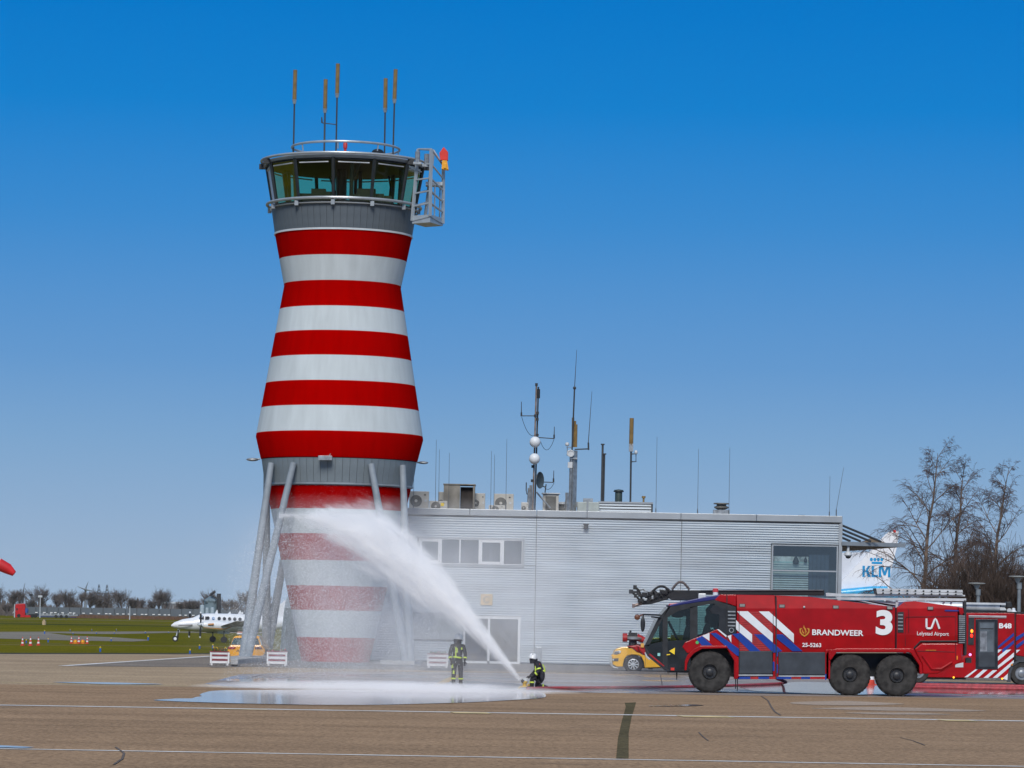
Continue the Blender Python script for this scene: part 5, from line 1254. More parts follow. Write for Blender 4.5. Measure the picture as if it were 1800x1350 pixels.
gpr('crew_door', [D_(322, 518), D_(552, 518), D_(552, 1035), D_(322, 1035)], GY-.03, GY, mat('door_black', (.018, .022, .028), .3, var=.2), .01)
gpr('door_leaf', [D_(352, 545), D_(520, 545), D_(520, 1010), D_(352, 1010)], GY-.045, GY-.031, SHUT)
gpr('door_window', [D_(365, 555), D_(508, 555), D_(508, 860), D_(365, 860)], GY-.055, GY-.046, mat('dim_window', (.10, .12, .14), .1, var=.3, scale=1.5, coat=.5))
gpr('painted_reflection', [D_(368, 645), D_(438, 645), D_(438, 850), D_(368, 850)], GY-.06, GY-.0555, mat('reflection_grey', (.24, .26, .29), .3, var=.3, scale=3))  # window reflection put in as a flat paler panel
gpr('window_bar', [D_(368, 612), D_(505, 612), D_(505, 622), D_(368, 622)], GY-.065, GY-.0605, DARK)
(x0, z0), (x1, z1) = g2(*D_(563, 613)), g2(*D_(694, 562))
text('B48', 'lettering', LW, gt, x0, GY-.008, z0, height=z1-z0, width=x1-x0, off=.04)
def gst(pts, m, pr=.012): return M().poly([(g2(*D_(*p))[0], GY-pr, g2(*D_(*p))[1]) for p in pts]).build('blue_stripe' if m is BLUE else 'white_stripe', m, gt)
for w_ in ([(552, 800), (715, 658), (718, 690), (552, 825)], [(598, 830), (718, 735), (718, 770), (640, 835), (598, 865)], [(738, 705), (822, 655), (822, 690), (738, 745)], [(738, 790), (822, 730), (822, 765), (745, 825)]): gst(w_, BLUE)
for w_ in ([(552, 832), (595, 832), (552, 868)], [(638, 835), (690, 832), (552, 950), (552, 905)], [(718, 862), (718, 905), (552, 1030), (552, 1000)], [(716, 940), (716, 978), (545, 1125), (498, 1125)],
           [(320, 1036), (345, 1036), (240, 1118), (205, 1118)], [(400, 1040), (445, 1040), (350, 1122), (303, 1122)], [(500, 1045), (545, 1045), (450, 1125), (403, 1125)], [(660, 1075), (655, 1150), (600, 1130)], [(742, 835), (782, 835), (742, 870)]): gst(w_, TWHITE)
gpr('body_gap', [(1783.7, 1078), (1785.8, 1078), (1785.8, 1160), (1783.7, 1160)], GY+.1, GY+2.4, DARK)
# lamps
LR = emit('lit_red_lamp', (1.0, .02, .005), 3); LO = emit('lit_orange_lamp', (1.0, .20, .01), 3.5)
x, z = g2(*D_(272, 600)); M().box(x-.10, x+.14, GY-.035, GY, z-.75, z+.5).build('lamp_panel', DARK, gt)
x, z = g2(*D_(281, 642)); M().ball((x, GY-.08, z), .07, 10, (.8, .5, 1.1)).build('warning_lamp', LO, gt)
x, z = g2(*D_(279, 690)); M().ball((x, GY-.08, z), .07, 10, (.8, .5, 1.1)).build('warning_lamp', LR, gt)
for px, py in ((95, 1120), (595, 1133)):
    x, z = g2(*D_(px, py)); M().ball((x, GY-.04, z), .045, 8).build('side_marker', emit('amber_lamp', (1, .45, .03), 1.5) if px < 100 else D.materials['amber_lamp'], gt)
# roof: silver pipe, rails, horn speaker
(x0, z0), (x1, z1) = g2(*D_(240, 385)), g2(*D_(585, 398))
M().tube((x0-3.5, GY+.5, z0-.0), (x1, GY+.5, z1), .185, n=20).build('suction_hose', ALU, gt, smooth=True)
M().tube((x1, GY+.5, z1), (x1+.05, GY+.5, z1), .19, n=20).build('hose_coupling', DARK, gt)
gpr('roof_rail', [D_(200, 345), D_(640, 352), D_(640, 372), D_(200, 365)], GY+.2, GY+.3, ALU)
gpr('roof_locker', [D_(585, 395), D_(640, 400), D_(655, 430), D_(585, 430)], GY+.3, GY+.7, LGREY, .02)
gpr('roof_machine', [D_(650, 340), D_(700, 338), D_(712, 395), D_(660, 400)], GY+.3, GY+.8, DARK, .02)
gpr('roof_bracket', [D_(590, 355), D_(650, 358), D_(640, 392), D_(600, 390)], GY+.4, GY+.6, GALV)
x, z = g2(*D_(728, 440)); M().lathe([(.16, -.05), (.14, .0), (.08, .05), (.07, .14), (0, .16)], (x, GY+.4, z), 14).build('white_dome', TWHITE, gt, smooth=True)
x, z = g2(*D_(680, 430)); M().lathe([(.1, 0), (.1, -.05), (0, -.05)], (x, GY+.3, z), 14, 'Y').build('round_lamp', LGREY, gt)
gpr('skirt_dark', [(1590, 1190), (1700, 1192), (1700, 1194.5), (1590, 1193)], GY+.3, GY+2, DARK)
WRIM = mat('silver_rim', (.34, .36, .38), .35, metal=.6)
def swheel(px, Y0, par, r=.49):
    x = at(px, 1180, Y0).x; c = (x, Y0, r); wl = T('wheel', None, None); wl.parent = par; wl.location = Vector(c) - wloc(par)
    M().lathe([(.27, .02), (.30, -.01), (r*.9, -.01), (r, .06), (r, .28), (r*.93, .32), (.27, .32)], c, 40, 'Y').build('tyre', TYRE, wl, smooth=True)
    M().lathe([(.285, .01), (.26, -.02), (.25, .06), (.16, .05), (.14, -.04), (.07, -.06), (0, -.06)], c, 28, 'Y').build('rim', WRIM, wl, smooth=True)
    for k in range(10):
        a = 2*math.pi*k/10; M().tube((c[0]+.205*math.cos(a), Y0+.03, c[2]+.205*math.sin(a)), (c[0]+.205*math.cos(a), Y0+.062, c[2]+.205*math.sin(a)), .026, n=6).build('rim_hole', DARK, wl)
for px in (1796, 1614):
    swheel(px, GY-.02, gt); swheel(px, GY+2.2, gt)
gpr('wheel_arch', [D_(650, 1165), D_(655, 1080), D_(690, 985), D_(760, 940), D_(900, 940), D_(960, 1000), D_(940, 1000), D_(870, 962), D_(770, 962), D_(712, 1000), D_(682, 1085), D_(682, 1170)], GY-.04, GY+.25, mat('arch_plastic', (.05, .055, .065), .55))
x, z = g2(*D_(695, 990)); M().ball((x, GY-.06, z), .05, 8).build('amber_side_lamp', D.materials['amber'], gt)
gpr('number_plate_step', [D_(112, 985), D_(195, 965), D_(195, 1015), D_(112, 1015)], GY-.01, GY, LGREY)

# ================================================================ YELLOW PICKUP
KY = 156.0; E_ = lambda x, y: (1060+x/12.275, 1090+y/12.275)
pk = T('pickup_truck', 'bright yellow pickup truck half hidden behind the big fire engine', 'pickup', (at(1140, 1184, KY).x, KY+.95, 0))
def k2(px, py): p = at(px, py, KY); return (p.x, p.z)
def kpr(name, pts, y0, y1, m, bevel=0): return M().prism([k2(*p) for p in pts], y0, y1).build(name, m, pk, bevel=bevel)
bodyp = [E_(205, 860), E_(195, 770), E_(235, 740), E_(255, 665), E_(300, 620), E_(420, 585), E_(560, 580), E_(800, 610), E_(1000, 640), E_(1800, 660), E_(1800, 1000), E_(900, 1030), E_(880, 900), E_(830, 800), E_(760, 755), E_(620, 745), E_(520, 765), E_(460, 840), E_(435, 940), E_(425, 1005), E_(300, 1005), E_(215, 960)]
for y0, y1 in ((KY, KY+.3), (KY+1.6, KY+1.9)): kpr('body_side', bodyp, y0, y1, YELL, .03)
kpr('bonnet', [E_(240, 740), E_(260, 665), E_(305, 620), E_(430, 590), E_(570, 585), E_(800, 615), E_(1000, 645), E_(1000, 760), E_(240, 800)], KY+.3, KY+1.6, YELL)
kpr('front_bumper', [E_(200, 860), E_(198, 790), E_(330, 790), E_(330, 1000), E_(290, 1000), E_(215, 955)], KY+.3, KY+1.6, YELL)
kpr('cabin', [E_(800, 640), E_(960, 420), E_(1050, 380), E_(1700, 380), E_(1800, 660), E_(1800, 700), E_(800, 700)], KY+.15, KY+1.75, DARK, .05)
kpr('cabin_roof', [E_(980, 415), E_(1050, 378), E_(1690, 375), E_(1730, 400)], KY+.13, KY+1.77, YELL, .02)
kpr('headlamp', [E_(232, 745), E_(262, 668), E_(340, 655), E_(400, 662), E_(370, 720), E_(300, 750)], KY-.012, KY+.25, mat('headlamp_grey', (.12, .13, .15), .15, coat=.6), .02)
x, z = k2(*E_(360, 690)); M().ball((x, KY-.02, z), .07, 10, (.7, .4, 1)).build('headlamp_bulb', LGREY, pk)
kpr('bumper_inset', [E_(205, 830), E_(338, 820), E_(330, 890), E_(208, 890)], KY-.01, KY+.2, SHUT, .01)
x, z = k2(*E_(220, 860)); M().ball((x, KY-.02, z), .05, 8).build('fog_lamp', LGREY, pk)
M().path([(k2(*E_(*p))[0], KY+.1, k2(*E_(*p))[1]) for p in ((182, 775), (180, 930), (200, 990), (240, 1020), (330, 1035))], .035, 7).build('bull_bar', ALU, pk, smooth=True)
M().path([(k2(*E_(*p))[0], KY+1.8, k2(*E_(*p))[1]) for p in ((182, 775), (180, 930), (200, 990), (240, 1020), (330, 1035))], .035, 7).build('bull_bar', ALU, pk, smooth=True)
kpr('underbody', [E_(350, 800), E_(1800, 850), E_(1800, 1040), E_(900, 1040), E_(300, 1000)], KY+.35, KY+1.55, DARK)
kpr('side_step', [E_(980, 1035), E_(1080, 1035), E_(1080, 1065), E_(980, 1065)], KY+.1, KY+.3, DARK)
kpr('door_seam', [E_(905, 700), E_(912, 700), E_(925, 1000), E_(918, 1000)], KY-.004, KY, SHUT)
def awheel(px, Y0, par, r=.43, rim=.25, spokes=9):
    x = at(px, 1170, Y0).x; c = Vector((x, Y0, r)); wl = T('wheel', None, None); wl.parent = par; wl.location = c - wloc(par)
    M().lathe([(rim, .02), (rim*1.03, -.01), (r*.93, -.01), (r, .05), (r, .2), (r*.95, .24), (rim, .24)], c, 36, 'Y').build('tyre', BLACK, wl, smooth=True)
    M().lathe([(rim*.99, .05), (0, .06)], c, 24, 'Y').build('brake_disc', DARK, wl)
    mm = M().lathe([(rim, .0), (rim*.9, -.01), (rim*.88, .03), (rim, .03)], c, 28, 'Y', closed=True).lathe([(.055, .02), (.05, -.015), (0, -.02)], c, 12, 'Y')
    for k in range(spokes):
        a = 2*math.pi*k/spokes; mm.tube(c+Vector((.05*math.cos(a), .0, .05*math.sin(a))), c+Vector((rim*.92*math.cos(a), 0, rim*.92*math.sin(a))), .022, .036, 5)
    mm.build('rim', ALU, wl)
awheel(E_(655, 1000)[0], KY-.01, pk); awheel(E_(655, 1000)[0], KY+1.66, pk); awheel(1206, KY-.01, pk); awheel(1206, KY+1.66, pk)

# ================================================================ ORANGE ESTATE CAR, SEEN FROM BEHIND
HY = 169.5; G_ = lambda x, y: (360+x/9, 1080+y/9)
gc = at(431, 1160, HY); car = T('estate_car', 'orange airport estate car marked A1, seen from behind between the tower legs', 'car', (gc.x, HY+2.2, 0))
h2 = lambda x, y, Y=HY: (at(*G_(x, y), Y).x, at(*G_(x, y), Y).z)
W = [h2(415, 720), h2(405, 640), h2(362, 580), h2(365, 545), h2(400, 490), h2(445, 365), h2(475, 340), h2(620, 328), h2(790, 330), h2(850, 342), h2(885, 400), h2(925, 500), h2(955, 560), h2(925, 640), h2(915, 720)]
OR = mat('orange_car_paint', (.80, .36, .006), .25, coat=.6, var=.03)
low = [h2(395, 760), h2(405, 640), h2(358, 590), h2(362, 545), h2(400, 488), h2(905, 488), h2(955, 560), h2(950, 620), h2(925, 640), h2(925, 760)]
M().prism(low, HY, HY+4.4).build('body', OR, car, bevel=.06)
top = [h2(402, 487), h2(445, 367), h2(475, 342), h2(620, 330), h2(790, 332), h2(852, 345), h2(905, 487)]
n_ = len(top); cxx = sum(p[0] for p in top)/n_; v = [(x, HY+.02+.35*(z-top[0][1])/(top[3][1]-top[0][1]), z) for x, z in top] + [(cxx+(x-cxx)*.97, HY+(3.2 if z < top[1][1]-.05 else 2.4), z) for x, z in top]
M().add(v, [tuple(range(n_)), tuple(range(2*n_-1, n_-1, -1))]+[(i, i+n_, (i+1) % n_+n_, (i+1) % n_) for i in range(n_)]).build('cabin', OR, car, bevel=.03)
def rp_(pts, name, m, d=.0, sl=True):
    zz0, zz1 = top[0][1], top[3][1]
    mm = M().poly([(h2(*p)[0], HY-.012-d+(.35*(h2(*p)[1]-zz0)/(zz1-zz0)+.02 if sl else 0), h2(*p)[1]) for p in pts]); return mm.build(name, m, car)
rp_([(412, 478), (452, 378), (480, 372), (800, 374), (838, 384), (868, 478)], 'rear_window', mat('car_rear_glass', (.05, .085, .09), .08, coat=.5, var=.3, scale=1.5), .01)
rp_([(850, 370), (868, 372), (908, 470), (915, 500), (890, 480)], 'side_window', mat('side_glass', (.30, .38, .42), .15), .0)
for cx_ in (545, 615):
    rp_([(cx_-35, 475), (cx_-28, 410), (cx_-8, 398), (cx_+12, 400), (cx_+30, 420), (cx_+38, 475)], 'headrest', mat('seat_shade', (.10, .14, .15), .6) if cx_ == 545 else D.materials['seat_shade'], .014)
TL = mat('tail_lamp_red', (.35, .015, .02), .25, coat=.4)
M().prism([h2(368, 545), h2(375, 512), h2(470, 512), h2(492, 525), h2(478, 545), h2(440, 552)], HY-.03, HY+.2).build('tail_lamp', TL, car, bevel=.01)
M().prism([h2(790, 520), h2(880, 505), h2(915, 550), h2(800, 550)], HY-.03, HY+.2).build('tail_lamp', mat('tail_lamp_dark', (.10, .01, .015), .3), car, bevel=.01)
x, z = h2(612, 537); M().lathe([(.055, 0), (.05, -.02), (0, -.025)], (x, HY-.005, z), 16, 'Y').build('badge', ALU, car)
(x0, z0), (x1, z1) = h2(497, 590), h2(568, 557); text('A1', 'lettering', DARK, car, x0, HY-.006, z0, height=z1-z0, width=x1-x0, off=.03)
M().prism([h2(485, 690), h2(505, 655), h2(640, 645), h2(790, 650), h2(800, 690)], HY-.02, HY).build('bumper_recess', mat('orange_recess_shade', (.45, .13, .005), .5), car)  # recess shade put into a darker orange
M().prism([h2(512, 685), h2(512, 655), h2(540, 655), h2(540, 685)], HY-.026, HY-.021).build('plate_band', BLUE, car)
M().prism([h2(541, 685), h2(541, 655), h2(640, 652), h2(640, 685)], HY-.026, HY-.021).build('number_plate', YEL2, car)
M().prism([h2(420, 715), h2(640, 722), h2(890, 715), h2(885, 705), h2(420, 705)], HY-.015, HY).build('lower_reflector', TL, car)
M().prism([h2(478, 292), h2(660, 292), h2(780, 300), h2(780, 322), h2(480, 318)], HY+1.0, HY+1.3).build('light_bar', LGREY, car, bevel=.02)
M().prism([h2(490, 276), h2(640, 278), h2(640, 291), h2(490, 290)], HY+1.05, HY+1.25).build('beacon_strip', mat('orange_beacon', (.50, .18, .12), .3), car, bevel=.01)
M().prism([h2(485, 318), h2(760, 322), h2(760, 332), h2(485, 328)], HY+1.0, HY+1.2).build('bar_mount', DARK, car)
for sx in (h2(430, 700)[0]+.1, h2(900, 700)[0]-.1):
    for yy in (HY+.8, HY+3.4):
        wl = T('wheel', None, None); wl.parent = car; wl.location = Vector((sx, yy, .31)) - wloc(car)
        M().lathe([(.19, -.1), (.31, -.1), (.32, -.05), (.32, .05), (.31, .1), (.19, .1)], (sx, yy, .32), 28, 'X').build('tyre', BLACK, wl, smooth=True)
        M().lathe([(.19, -.08), (.1, -.09), (0, -.09)], (sx, yy, .32), 16, 'X').lathe([(.19, .08), (.1, .09), (0, .09)], (sx, yy, .32), 16, 'X').build('rim', ALU, wl)
# ================================================================ FIREFIGHTERS
def skin_mesh(name, joints, edges, root, m, parent, sub=2):
    me = D.meshes.new(name); names = list(joints)
    me.from_pydata([joints[k][0] for k in names], [(names.index(a), names.index(b)) for a, b in edges], [])
    me.materials.append(m); o = D.objects.new(name, me); COL.objects.link(o); o.parent = parent
    o.modifiers.new('s', 'SKIN'); 
    if not me.skin_vertices: me.skin_vertices.new()
    for i, k in enumerate(names):
        r = joints[k][1]; r = r if isinstance(r, tuple) else (r, r)
        me.skin_vertices[0].data[i].radius = r; me.skin_vertices[0].data[i].use_root = (k == root)
    s = o.modifiers.new('d', 'SUBSURF'); s.levels = sub; s.render_levels = sub
    # bake to a plain mesh
    bpy.context.view_layer.update(); dg = bpy.context.evaluated_depsgraph_get()
    m2 = D.meshes.new_from_object(o.evaluated_get(dg)); o.modifiers.clear(); o.data = m2; m2.name = name
    if not m2.materials: m2.materials.append(m)
    for p in m2.polygons: p.use_smooth = True
    return o
GLOVE = mat('dark_glove', (.025, .025, .03), .8)
def band(par, c, axis, r, h, m=LIME, name='reflective_band', sc2=(1, 1)):
    q = Vector(axis).normalized().to_track_quat('Z', 'Y').to_matrix(); mm = M().lathe([(r, -h/2), (r+.006, 0), (r, h/2)], (0, 0, 0), 18)
    mm.v = [tuple(q @ Vector((v[0]*sc2[0], v[1]*sc2[1], v[2])) + Vector(c)) for v in mm.v]; mm.f = [f for f in mm.f if len(f) == 4]
    return mm.build(name, m, par, local=True, smooth=True)
def helmet(par, c, face_dir, tilt=0):
    h = M().lathe([(.155, -.04), (.162, -.02), (.150, .0), (.148, .05), (.125, .11), (.075, .15), (0, .165)], (0, 0, 0), 20)
    h.v = [(v[0]*.92, v[1]*1.08, v[2]) for v in h.v]; h.rot(Matrix.Rotation(tilt, 3, face_dir.cross(Vector((0, 0, 1))).normalized()), (0, 0, 0)); h.v = [tuple(Vector(v)+c) for v in h.v]
    hm = h.build('helmet', HELM, par, local=True, smooth=True)
    r = M().box(-.02, .02, -.15, .15, .10, .165); r.v = [tuple(Vector(v)+c) for v in r.v]
    r.build('helmet_comb', LGREY, par, local=True, smooth=False, bevel=.01)
    n = M().lathe([(.125, -.20), (.135, -.12), (.14, -.03)], (0, 0, 0), 14); n.v = [tuple(Vector(v)+c-face_dir*.035) for v in n.v]; n.build('neck_guard', NAVY, par, local=True, smooth=True)
def head(par, c, fd):
    rt = fd.cross(Vector((0, 0, 1))).normalized()
    h = M().ball((0, 0, 0), .105, 16, (.88, 1.0, 1.22)); h.v = [tuple(c + Vector(v)) for v in h.v]
    h.ball(tuple(c + fd*.105 + Vector((0, 0, -.015))), .018, 8, (1, 1, 1.5)).ball(tuple(c+rt*.1+Vector((0, 0, -.01))), .025, 8, (.5, 1, 1.3)).ball(tuple(c-rt*.1+Vector((0, 0, -.01))), .025, 8, (.5, 1, 1.3))
    o = h.build('head', SKIN, par, local=True, smooth=True)
    f = M(); 
    for s in (-1, 1): f.ball(tuple(c + fd*.092 + rt*.035*s + Vector((0, 0, .01))), .012, 8)
    f.ball(tuple(c + fd*.092 + Vector((0, 0, -.062))), .02, 8, (1, 1, .3)); f.build('face_features', DARK, par, local=True)
def hand(par, c, d, palm_n):
    """gloved hand: palm, four bent fingers of unequal length, thumb from the side"""
    d = d.normalized(); s = d.cross(palm_n).normalized(); n = palm_n.normalized(); mm = M()
    mm.path([c, c+d*.05, c+d*.09], [.034, .042, .036], 8)
    for k, (off, ln) in enumerate(((-.030, .070), (-.010, .082), (.010, .078), (.029, .060))):
        a = c+d*.088+s*off; mm.path([a, a+d*ln*.45, a+d*ln*.8+n*ln*.25, a+d*ln*.85+n*ln*.6], [.0125, .0115, .0105, .009], 6)
    a = c+d*.03-s*.03; mm.path([a, a-s*.035+d*.03, a-s*.04+d*.055+n*.02, a-s*.03+d*.07+n*.035], [.015, .013, .012, .01], 6)
    mm.build('hand', GLOVE, par, local=True, smooth=True)
# ---- standing firefighter, three quarters, looking to the right and away
b = gp(803, 1208); p1 = T('person', 'firefighter in dark gear and white helmet standing by the red and white planter', 'person', b)
J = {'hip': ((0, 0, .95), (.16, .14)), 'belly': ((0, .0, 1.10), (.17, .14)), 'chest': ((.0, .0, 1.32), (.19, .15)), 'neckb': ((.01, 0, 1.50), (.10, .09)), 'neck': ((.02, 0, 1.58), .065),
     'shl': ((-.20, .0, 1.42), .085), 'ell': ((-.26, -.02, 1.14), .068), 'wrl': ((-.22, -.10, .92), .05),
     'shr': ((.21, .02, 1.42), .085), 'elr': ((.27, .0, 1.14), .068), 'wrr': ((.25, -.08, .90), .05),
     'hl': ((-.095, 0, .86), .115), 'kl': ((-.115, -.01, .50), .085), 'al': ((-.12, .02, .17), .072),
     'hr': ((.10, 0, .86), .115), 'kr': ((.125, -.02, .50), .085), 'ar': ((.13, .02, .17), .072)}
E = [('hip', 'belly'), ('belly', 'chest'), ('chest', 'neckb'), ('neckb', 'neck'), ('chest', 'shl'), ('shl', 'ell'), ('ell', 'wrl'), ('chest', 'shr'), ('shr', 'elr'), ('elr', 'wrr'), ('hip', 'hl'), ('hl', 'kl'), ('kl', 'al'), ('hip', 'hr'), ('hr', 'kr'), ('kr', 'ar')]
skin_mesh('body', J, E, 'hip', NAVY, p1)
fd = Vector((.9, .45, 0)).normalized(); head(p1, Vector((.03, 0, 1.66)), fd); helmet(p1, Vector((.03, 0, 1.70)), fd, R(-4))
for x, y, r0 in ((-.12, .02, 0), (.13, .02, 1)):
    m_ = M().path([(x, y+.06, .03), (x, y, .05), (x+.02+.05*r0, y-.12, .05), (x+.04+.09*r0, y-.2, .035)], [.05, .062, .055, .035], 10).path([(x, y+.02, .03), (x, y+.02, .2)], [.06, .07], 10)
    m_.build('boot', BLACK, p1, local=True, smooth=True)
hand(p1, Vector((-.22, -.10, .92)), Vector((.15, -.2, -1)), Vector((0, -1, 0))); hand(p1, Vector((.25, -.08, .90)), Vector((.0, -.25, -1)), Vector((0, -1, 0)))
for x in (-.12, .13): band(p1, (x, .02, .30), (0, 0, 1), .088, .055)
band(p1, (0, 0, 1.04), (.12, 0, 1), .185, .055, sc2=(1.05, .92)); band(p1, (-.245, -.055, 1.02), (.04, -.08, -.22), .068, .05); band(p1, (.262, -.035, 1.02), (-.02, -.08, -.24), .068, .05)
for x in (-.05, -.115): pass
M().box(-.075, -.035, -.185, -.165, 1.06, 1.40).build('reflective_strip', LIME, p1, local=True, bevel=.006)
M().box(-.03, .01, -.185, -.165, 1.2, 1.36).build('reflective_strip', LIME, p1, local=True, bevel=.006)
M().box(.12, .17, -.16, -.13, 1.30, 1.38).build('reflective_patch', LIME, p1, local=True, bevel=.006)
M().box(-.20, -.14, -.135, -.115, .66, .80).build('reflective_patch', LIME, p1, local=True, bevel=.006)
M().box(-.15, -.09, -.12, -.095, .46, .58).build('reflective_patch', LIME, p1, local=True, bevel=.006)
M().path([(-.13, .02, 1.0), (-.19, -.04, .95), (-.2, -.04, .85)], .035, 6).build('belt_pouch', NAVY, p1, local=True)
# ---- kneeling firefighter, head bowed to the left over the monitor
b = gp(946, 1211.5); p2 = T('person', 'kneeling firefighter in dark gear and white helmet bent over the water monitor', 'person', b)
J = {'hip': ((.08, .05, .42), (.18, .16)), 'belly': ((.06, .04, .58), (.18, .16)), 'chest': ((-.02, .02, .78), (.20, .17)), 'neckb': ((-.10, 0, .93), (.10, .09)), 'neck': ((-.15, 0, .99), .065),
     'shl': ((-.05, -.20, .88), .088), 'ell': ((.02, -.27, .62), .07), 'wrl': ((-.18, -.24, .46), .052),
     'shr': ((.05, .22, .86), .088), 'elr': ((-.12, .27, .60), .07), 'wrr': ((-.30, .2, .42), .052),
     'hl': ((.06, -.09, .36), .13), 'kl': ((-.22, -.14, .40), .10), 'al': ((-.22, -.13, .13), .075),
     'hr': ((.10, .13, .36), .13), 'kr': ((-.08, .18, .10), .10), 'ar': ((.26, .16, .09), .07)}
skin_mesh('body', J, E, 'hip', NAVY, p2)
fd = Vector((-.9, -.25, -.35)).normalized(); head(p2, Vector((-.21, -.01, 1.03)), Vector((-.95, -.25, 0)).normalized()); helmet(p2, Vector((-.21, -.01, 1.08)), Vector((-.95, -.25, 0)).normalized(), R(12))
M().path([(-.14, -.13, .04), (-.22, -.13, .05), (-.34, -.15, .05), (-.42, -.16, .035)], [.05, .062, .055, .035], 10).path([(-.22, -.13, .03), (-.22, -.13, .18)], [.06, .07], 10).build('boot', BLACK, p2, local=True, smooth=True)
M().path([(.22, .16, .09), (.30, .16, .07), (.34, .16, .02)], [.062, .055, .035], 10).build('boot', BLACK, p2, local=True, smooth=True)
hand(p2, Vector((-.18, -.24, .46)), Vector((-1, .1, -.35)), Vector((0, .2, -1))); hand(p2, Vector((-.30, .2, .42)), Vector((-1, -.2, -.3)), Vector((0, 0, -1)))
band(p2, (-.08, -.255, .54), (-.2, .03, -.16), .066, .055); band(p2, (0, -.25, .70), (.07, -.07, -.26), .082, .05); band(p2, (-.22, -.135, .24), (0, 0, 1), .088, .05)
band(p2, (.065, .045, .62), (-.2, 0, 1), .195, .055, sc2=(1, .95)); band(p2, (.17, .16, .1), (1, 0, 0), .085, .05)
M().path([(.135, -.1, .86), (.20, -.09, .74), (.215, -.08, .6)], .022, 5).build('reflective_strip', LIME, p2, local=True)
M().box(-.13, -.09, -.19, -.17, .62, .80).build('reflective_strip', LIME, p2, local=True, bevel=.006)
M().ball((.02, -.22, .86), .03, 8, (1, .4, 1)).build('red_badge', ORED, p2, local=True)
# ---- ground monitor (water cannon)
NZ = at(917, 1195, 117.45)
b = gp(922, 1211); mo = T('water_monitor', 'low yellow ground monitor throwing the water jet in front of the kneeling firefighter', 'monitor', b)
MB = mat('monitor_yellow', (.62, .42, .10), .5, var=.15); MD = mat('monitor_dark', (.06, .06, .07), .5)
cx = b.x; Yb = b.y
M().box(cx-.16, cx+.16, Yb-.14, Yb+.14, .05, .10).build('base_plate', MB, mo, bevel=.02)
for a in (40, 140, 220, 320): M().path([(cx, Yb, .09), (cx+.16*math.cos(R(a)), Yb+.16*math.sin(R(a)), .08), (cx+.27*math.cos(R(a)), Yb+.27*math.sin(R(a)), .015)], .022, 6).build('leg', MB, mo)
M().lathe([(.07, .1), (.07, .2), (.10, .21), (.10, .26), (.06, .28), (0, .28)], (cx, Yb, 0), 16).build('swivel', MB, mo, smooth=True)
M().box(cx-.05, cx+.09, Yb-.06, Yb+.06, .26, .36).box(cx-.07, cx+.11, Yb-.02, Yb+.02, .36, .38).build('valve_block', LGREY, mo, bevel=.01)
M().tube((cx+.02, Yb, .25), tuple(NZ+Vector((.04, 0, -.05))), .045, .055, 12).tube(NZ+Vector((.06, 0, -.08)), NZ, .065, .04, 12).build('barrel', MD, mo, smooth=True)
M().tube((cx+.1, Yb, .14), (cx+.3, Yb, .12), .05, n=10).build('inlet', MB, mo)
M().ring((0, 0, 0), .05, .012, 16, 5).v
# ================================================================ HOSES
def hose(pix, r, lab, wig=.0, seed=1, group='red fire hoses on the wet apron'):
    rn = random.Random(seed); g = [gp(q[0], q[1], r) if len(q) == 2 else at(*q) for q in pix]; pts = []
    for i in range(len(g)-1):
        n0 = max(2, int((g[i+1]-g[i]).length/.8))
        for k in range(n0): 
            p = g[i].lerp(g[i+1], k/n0); p.y += rn.uniform(-wig, wig); pts.append(p)
    pts.append(g[-1])
    for _ in range(3): pts = [pts[0]] + [(pts[i-1]+pts[i]*2+pts[i+1])/4 for i in range(1, len(pts)-1)] + [pts[-1]]
    return tag(M().path(pts, r, 8).build('fire_hose', HOSE, smooth=True), lab, 'hose', group)
hose([(928, 1210.5), (975, 1209), (1060, 1209.2), (1110, 1208.5), (1218, 1207), (1290, 1205), (1364, 1202.2), (1376, 1201), (1382, 1199, 119), (1376, 1196, 118), (1366, 1193, 117)], .055, 'red hose running from the kneeling firefighter to the big fire engine', .12)
hose([(1608, 1203.3), (1660, 1204), (1740, 1205.6), (1840, 1207.5)], .07, 'upper of the parallel red hoses at the right edge', .15, 2)
hose([(1604, 1207.6), (1660, 1208.2), (1740, 1210.2), (1840, 1211.8)], .075, 'lower, brighter of the parallel red hoses at the right edge', .10, 3)
hose([(1602, 1206), (1680, 1206.6), (1760, 1208), (1840, 1209)], .05, 'middle, darker of the parallel red hoses at the right edge', .15, 4)
# ================================================================ CONES
CR = mat('cone_red', (.60, .05, .02), .6); CW = mat('cone_white', (.70, .70, .70), .5)
def cone(b, h, lab, group, s=1.0):
    e = T('traffic_cone', lab, 'traffic cone', b, group); w_ = h*.24
    L = dict(local=True)
    M().box(-w_, w_, -w_, w_, 0, h*.05).build('base', CR, e, **L)
    N = 5; r0, r1 = h*.19, h*.03
    for k in range(N):
        za, zb = h*.05+(h*.95)*k/N, h*.05+(h*.95)*(k+1)/N; f_ = lambda z: r0+(r1-r0)*(z-h*.05)/(h*.95)
        M().lathe([(f_(za), za), (f_(zb), zb)], (0, 0, 0), 12).build('cone_band', CR if k % 2 == 0 else CW, e, **L)
    return e
F_ = lambda x, y: (x/6, 1020+y/6)
cl = ['leftmost traffic cone of the left trio on the grass', 'middle traffic cone of the left trio on the grass', 'right hand traffic cone of the left trio on the grass',
      'left traffic cone of the trio beside the orange lamps on the grass', 'middle traffic cone of the trio between the two orange lamps', 'right traffic cone of the trio beside the orange lamps']
for (x, y, yt), lb in zip(((237, 690, 597), (321, 692, 592), (405, 688, 596), (753, 668, 588), (831, 671, 586), (919, 671, 590)), cl):
    b = gp(*F_(x, y)); t = at(*F_(x, yt), b.y); cone(b, t.z-b.z, lb, 'red and white traffic cones on the grass')
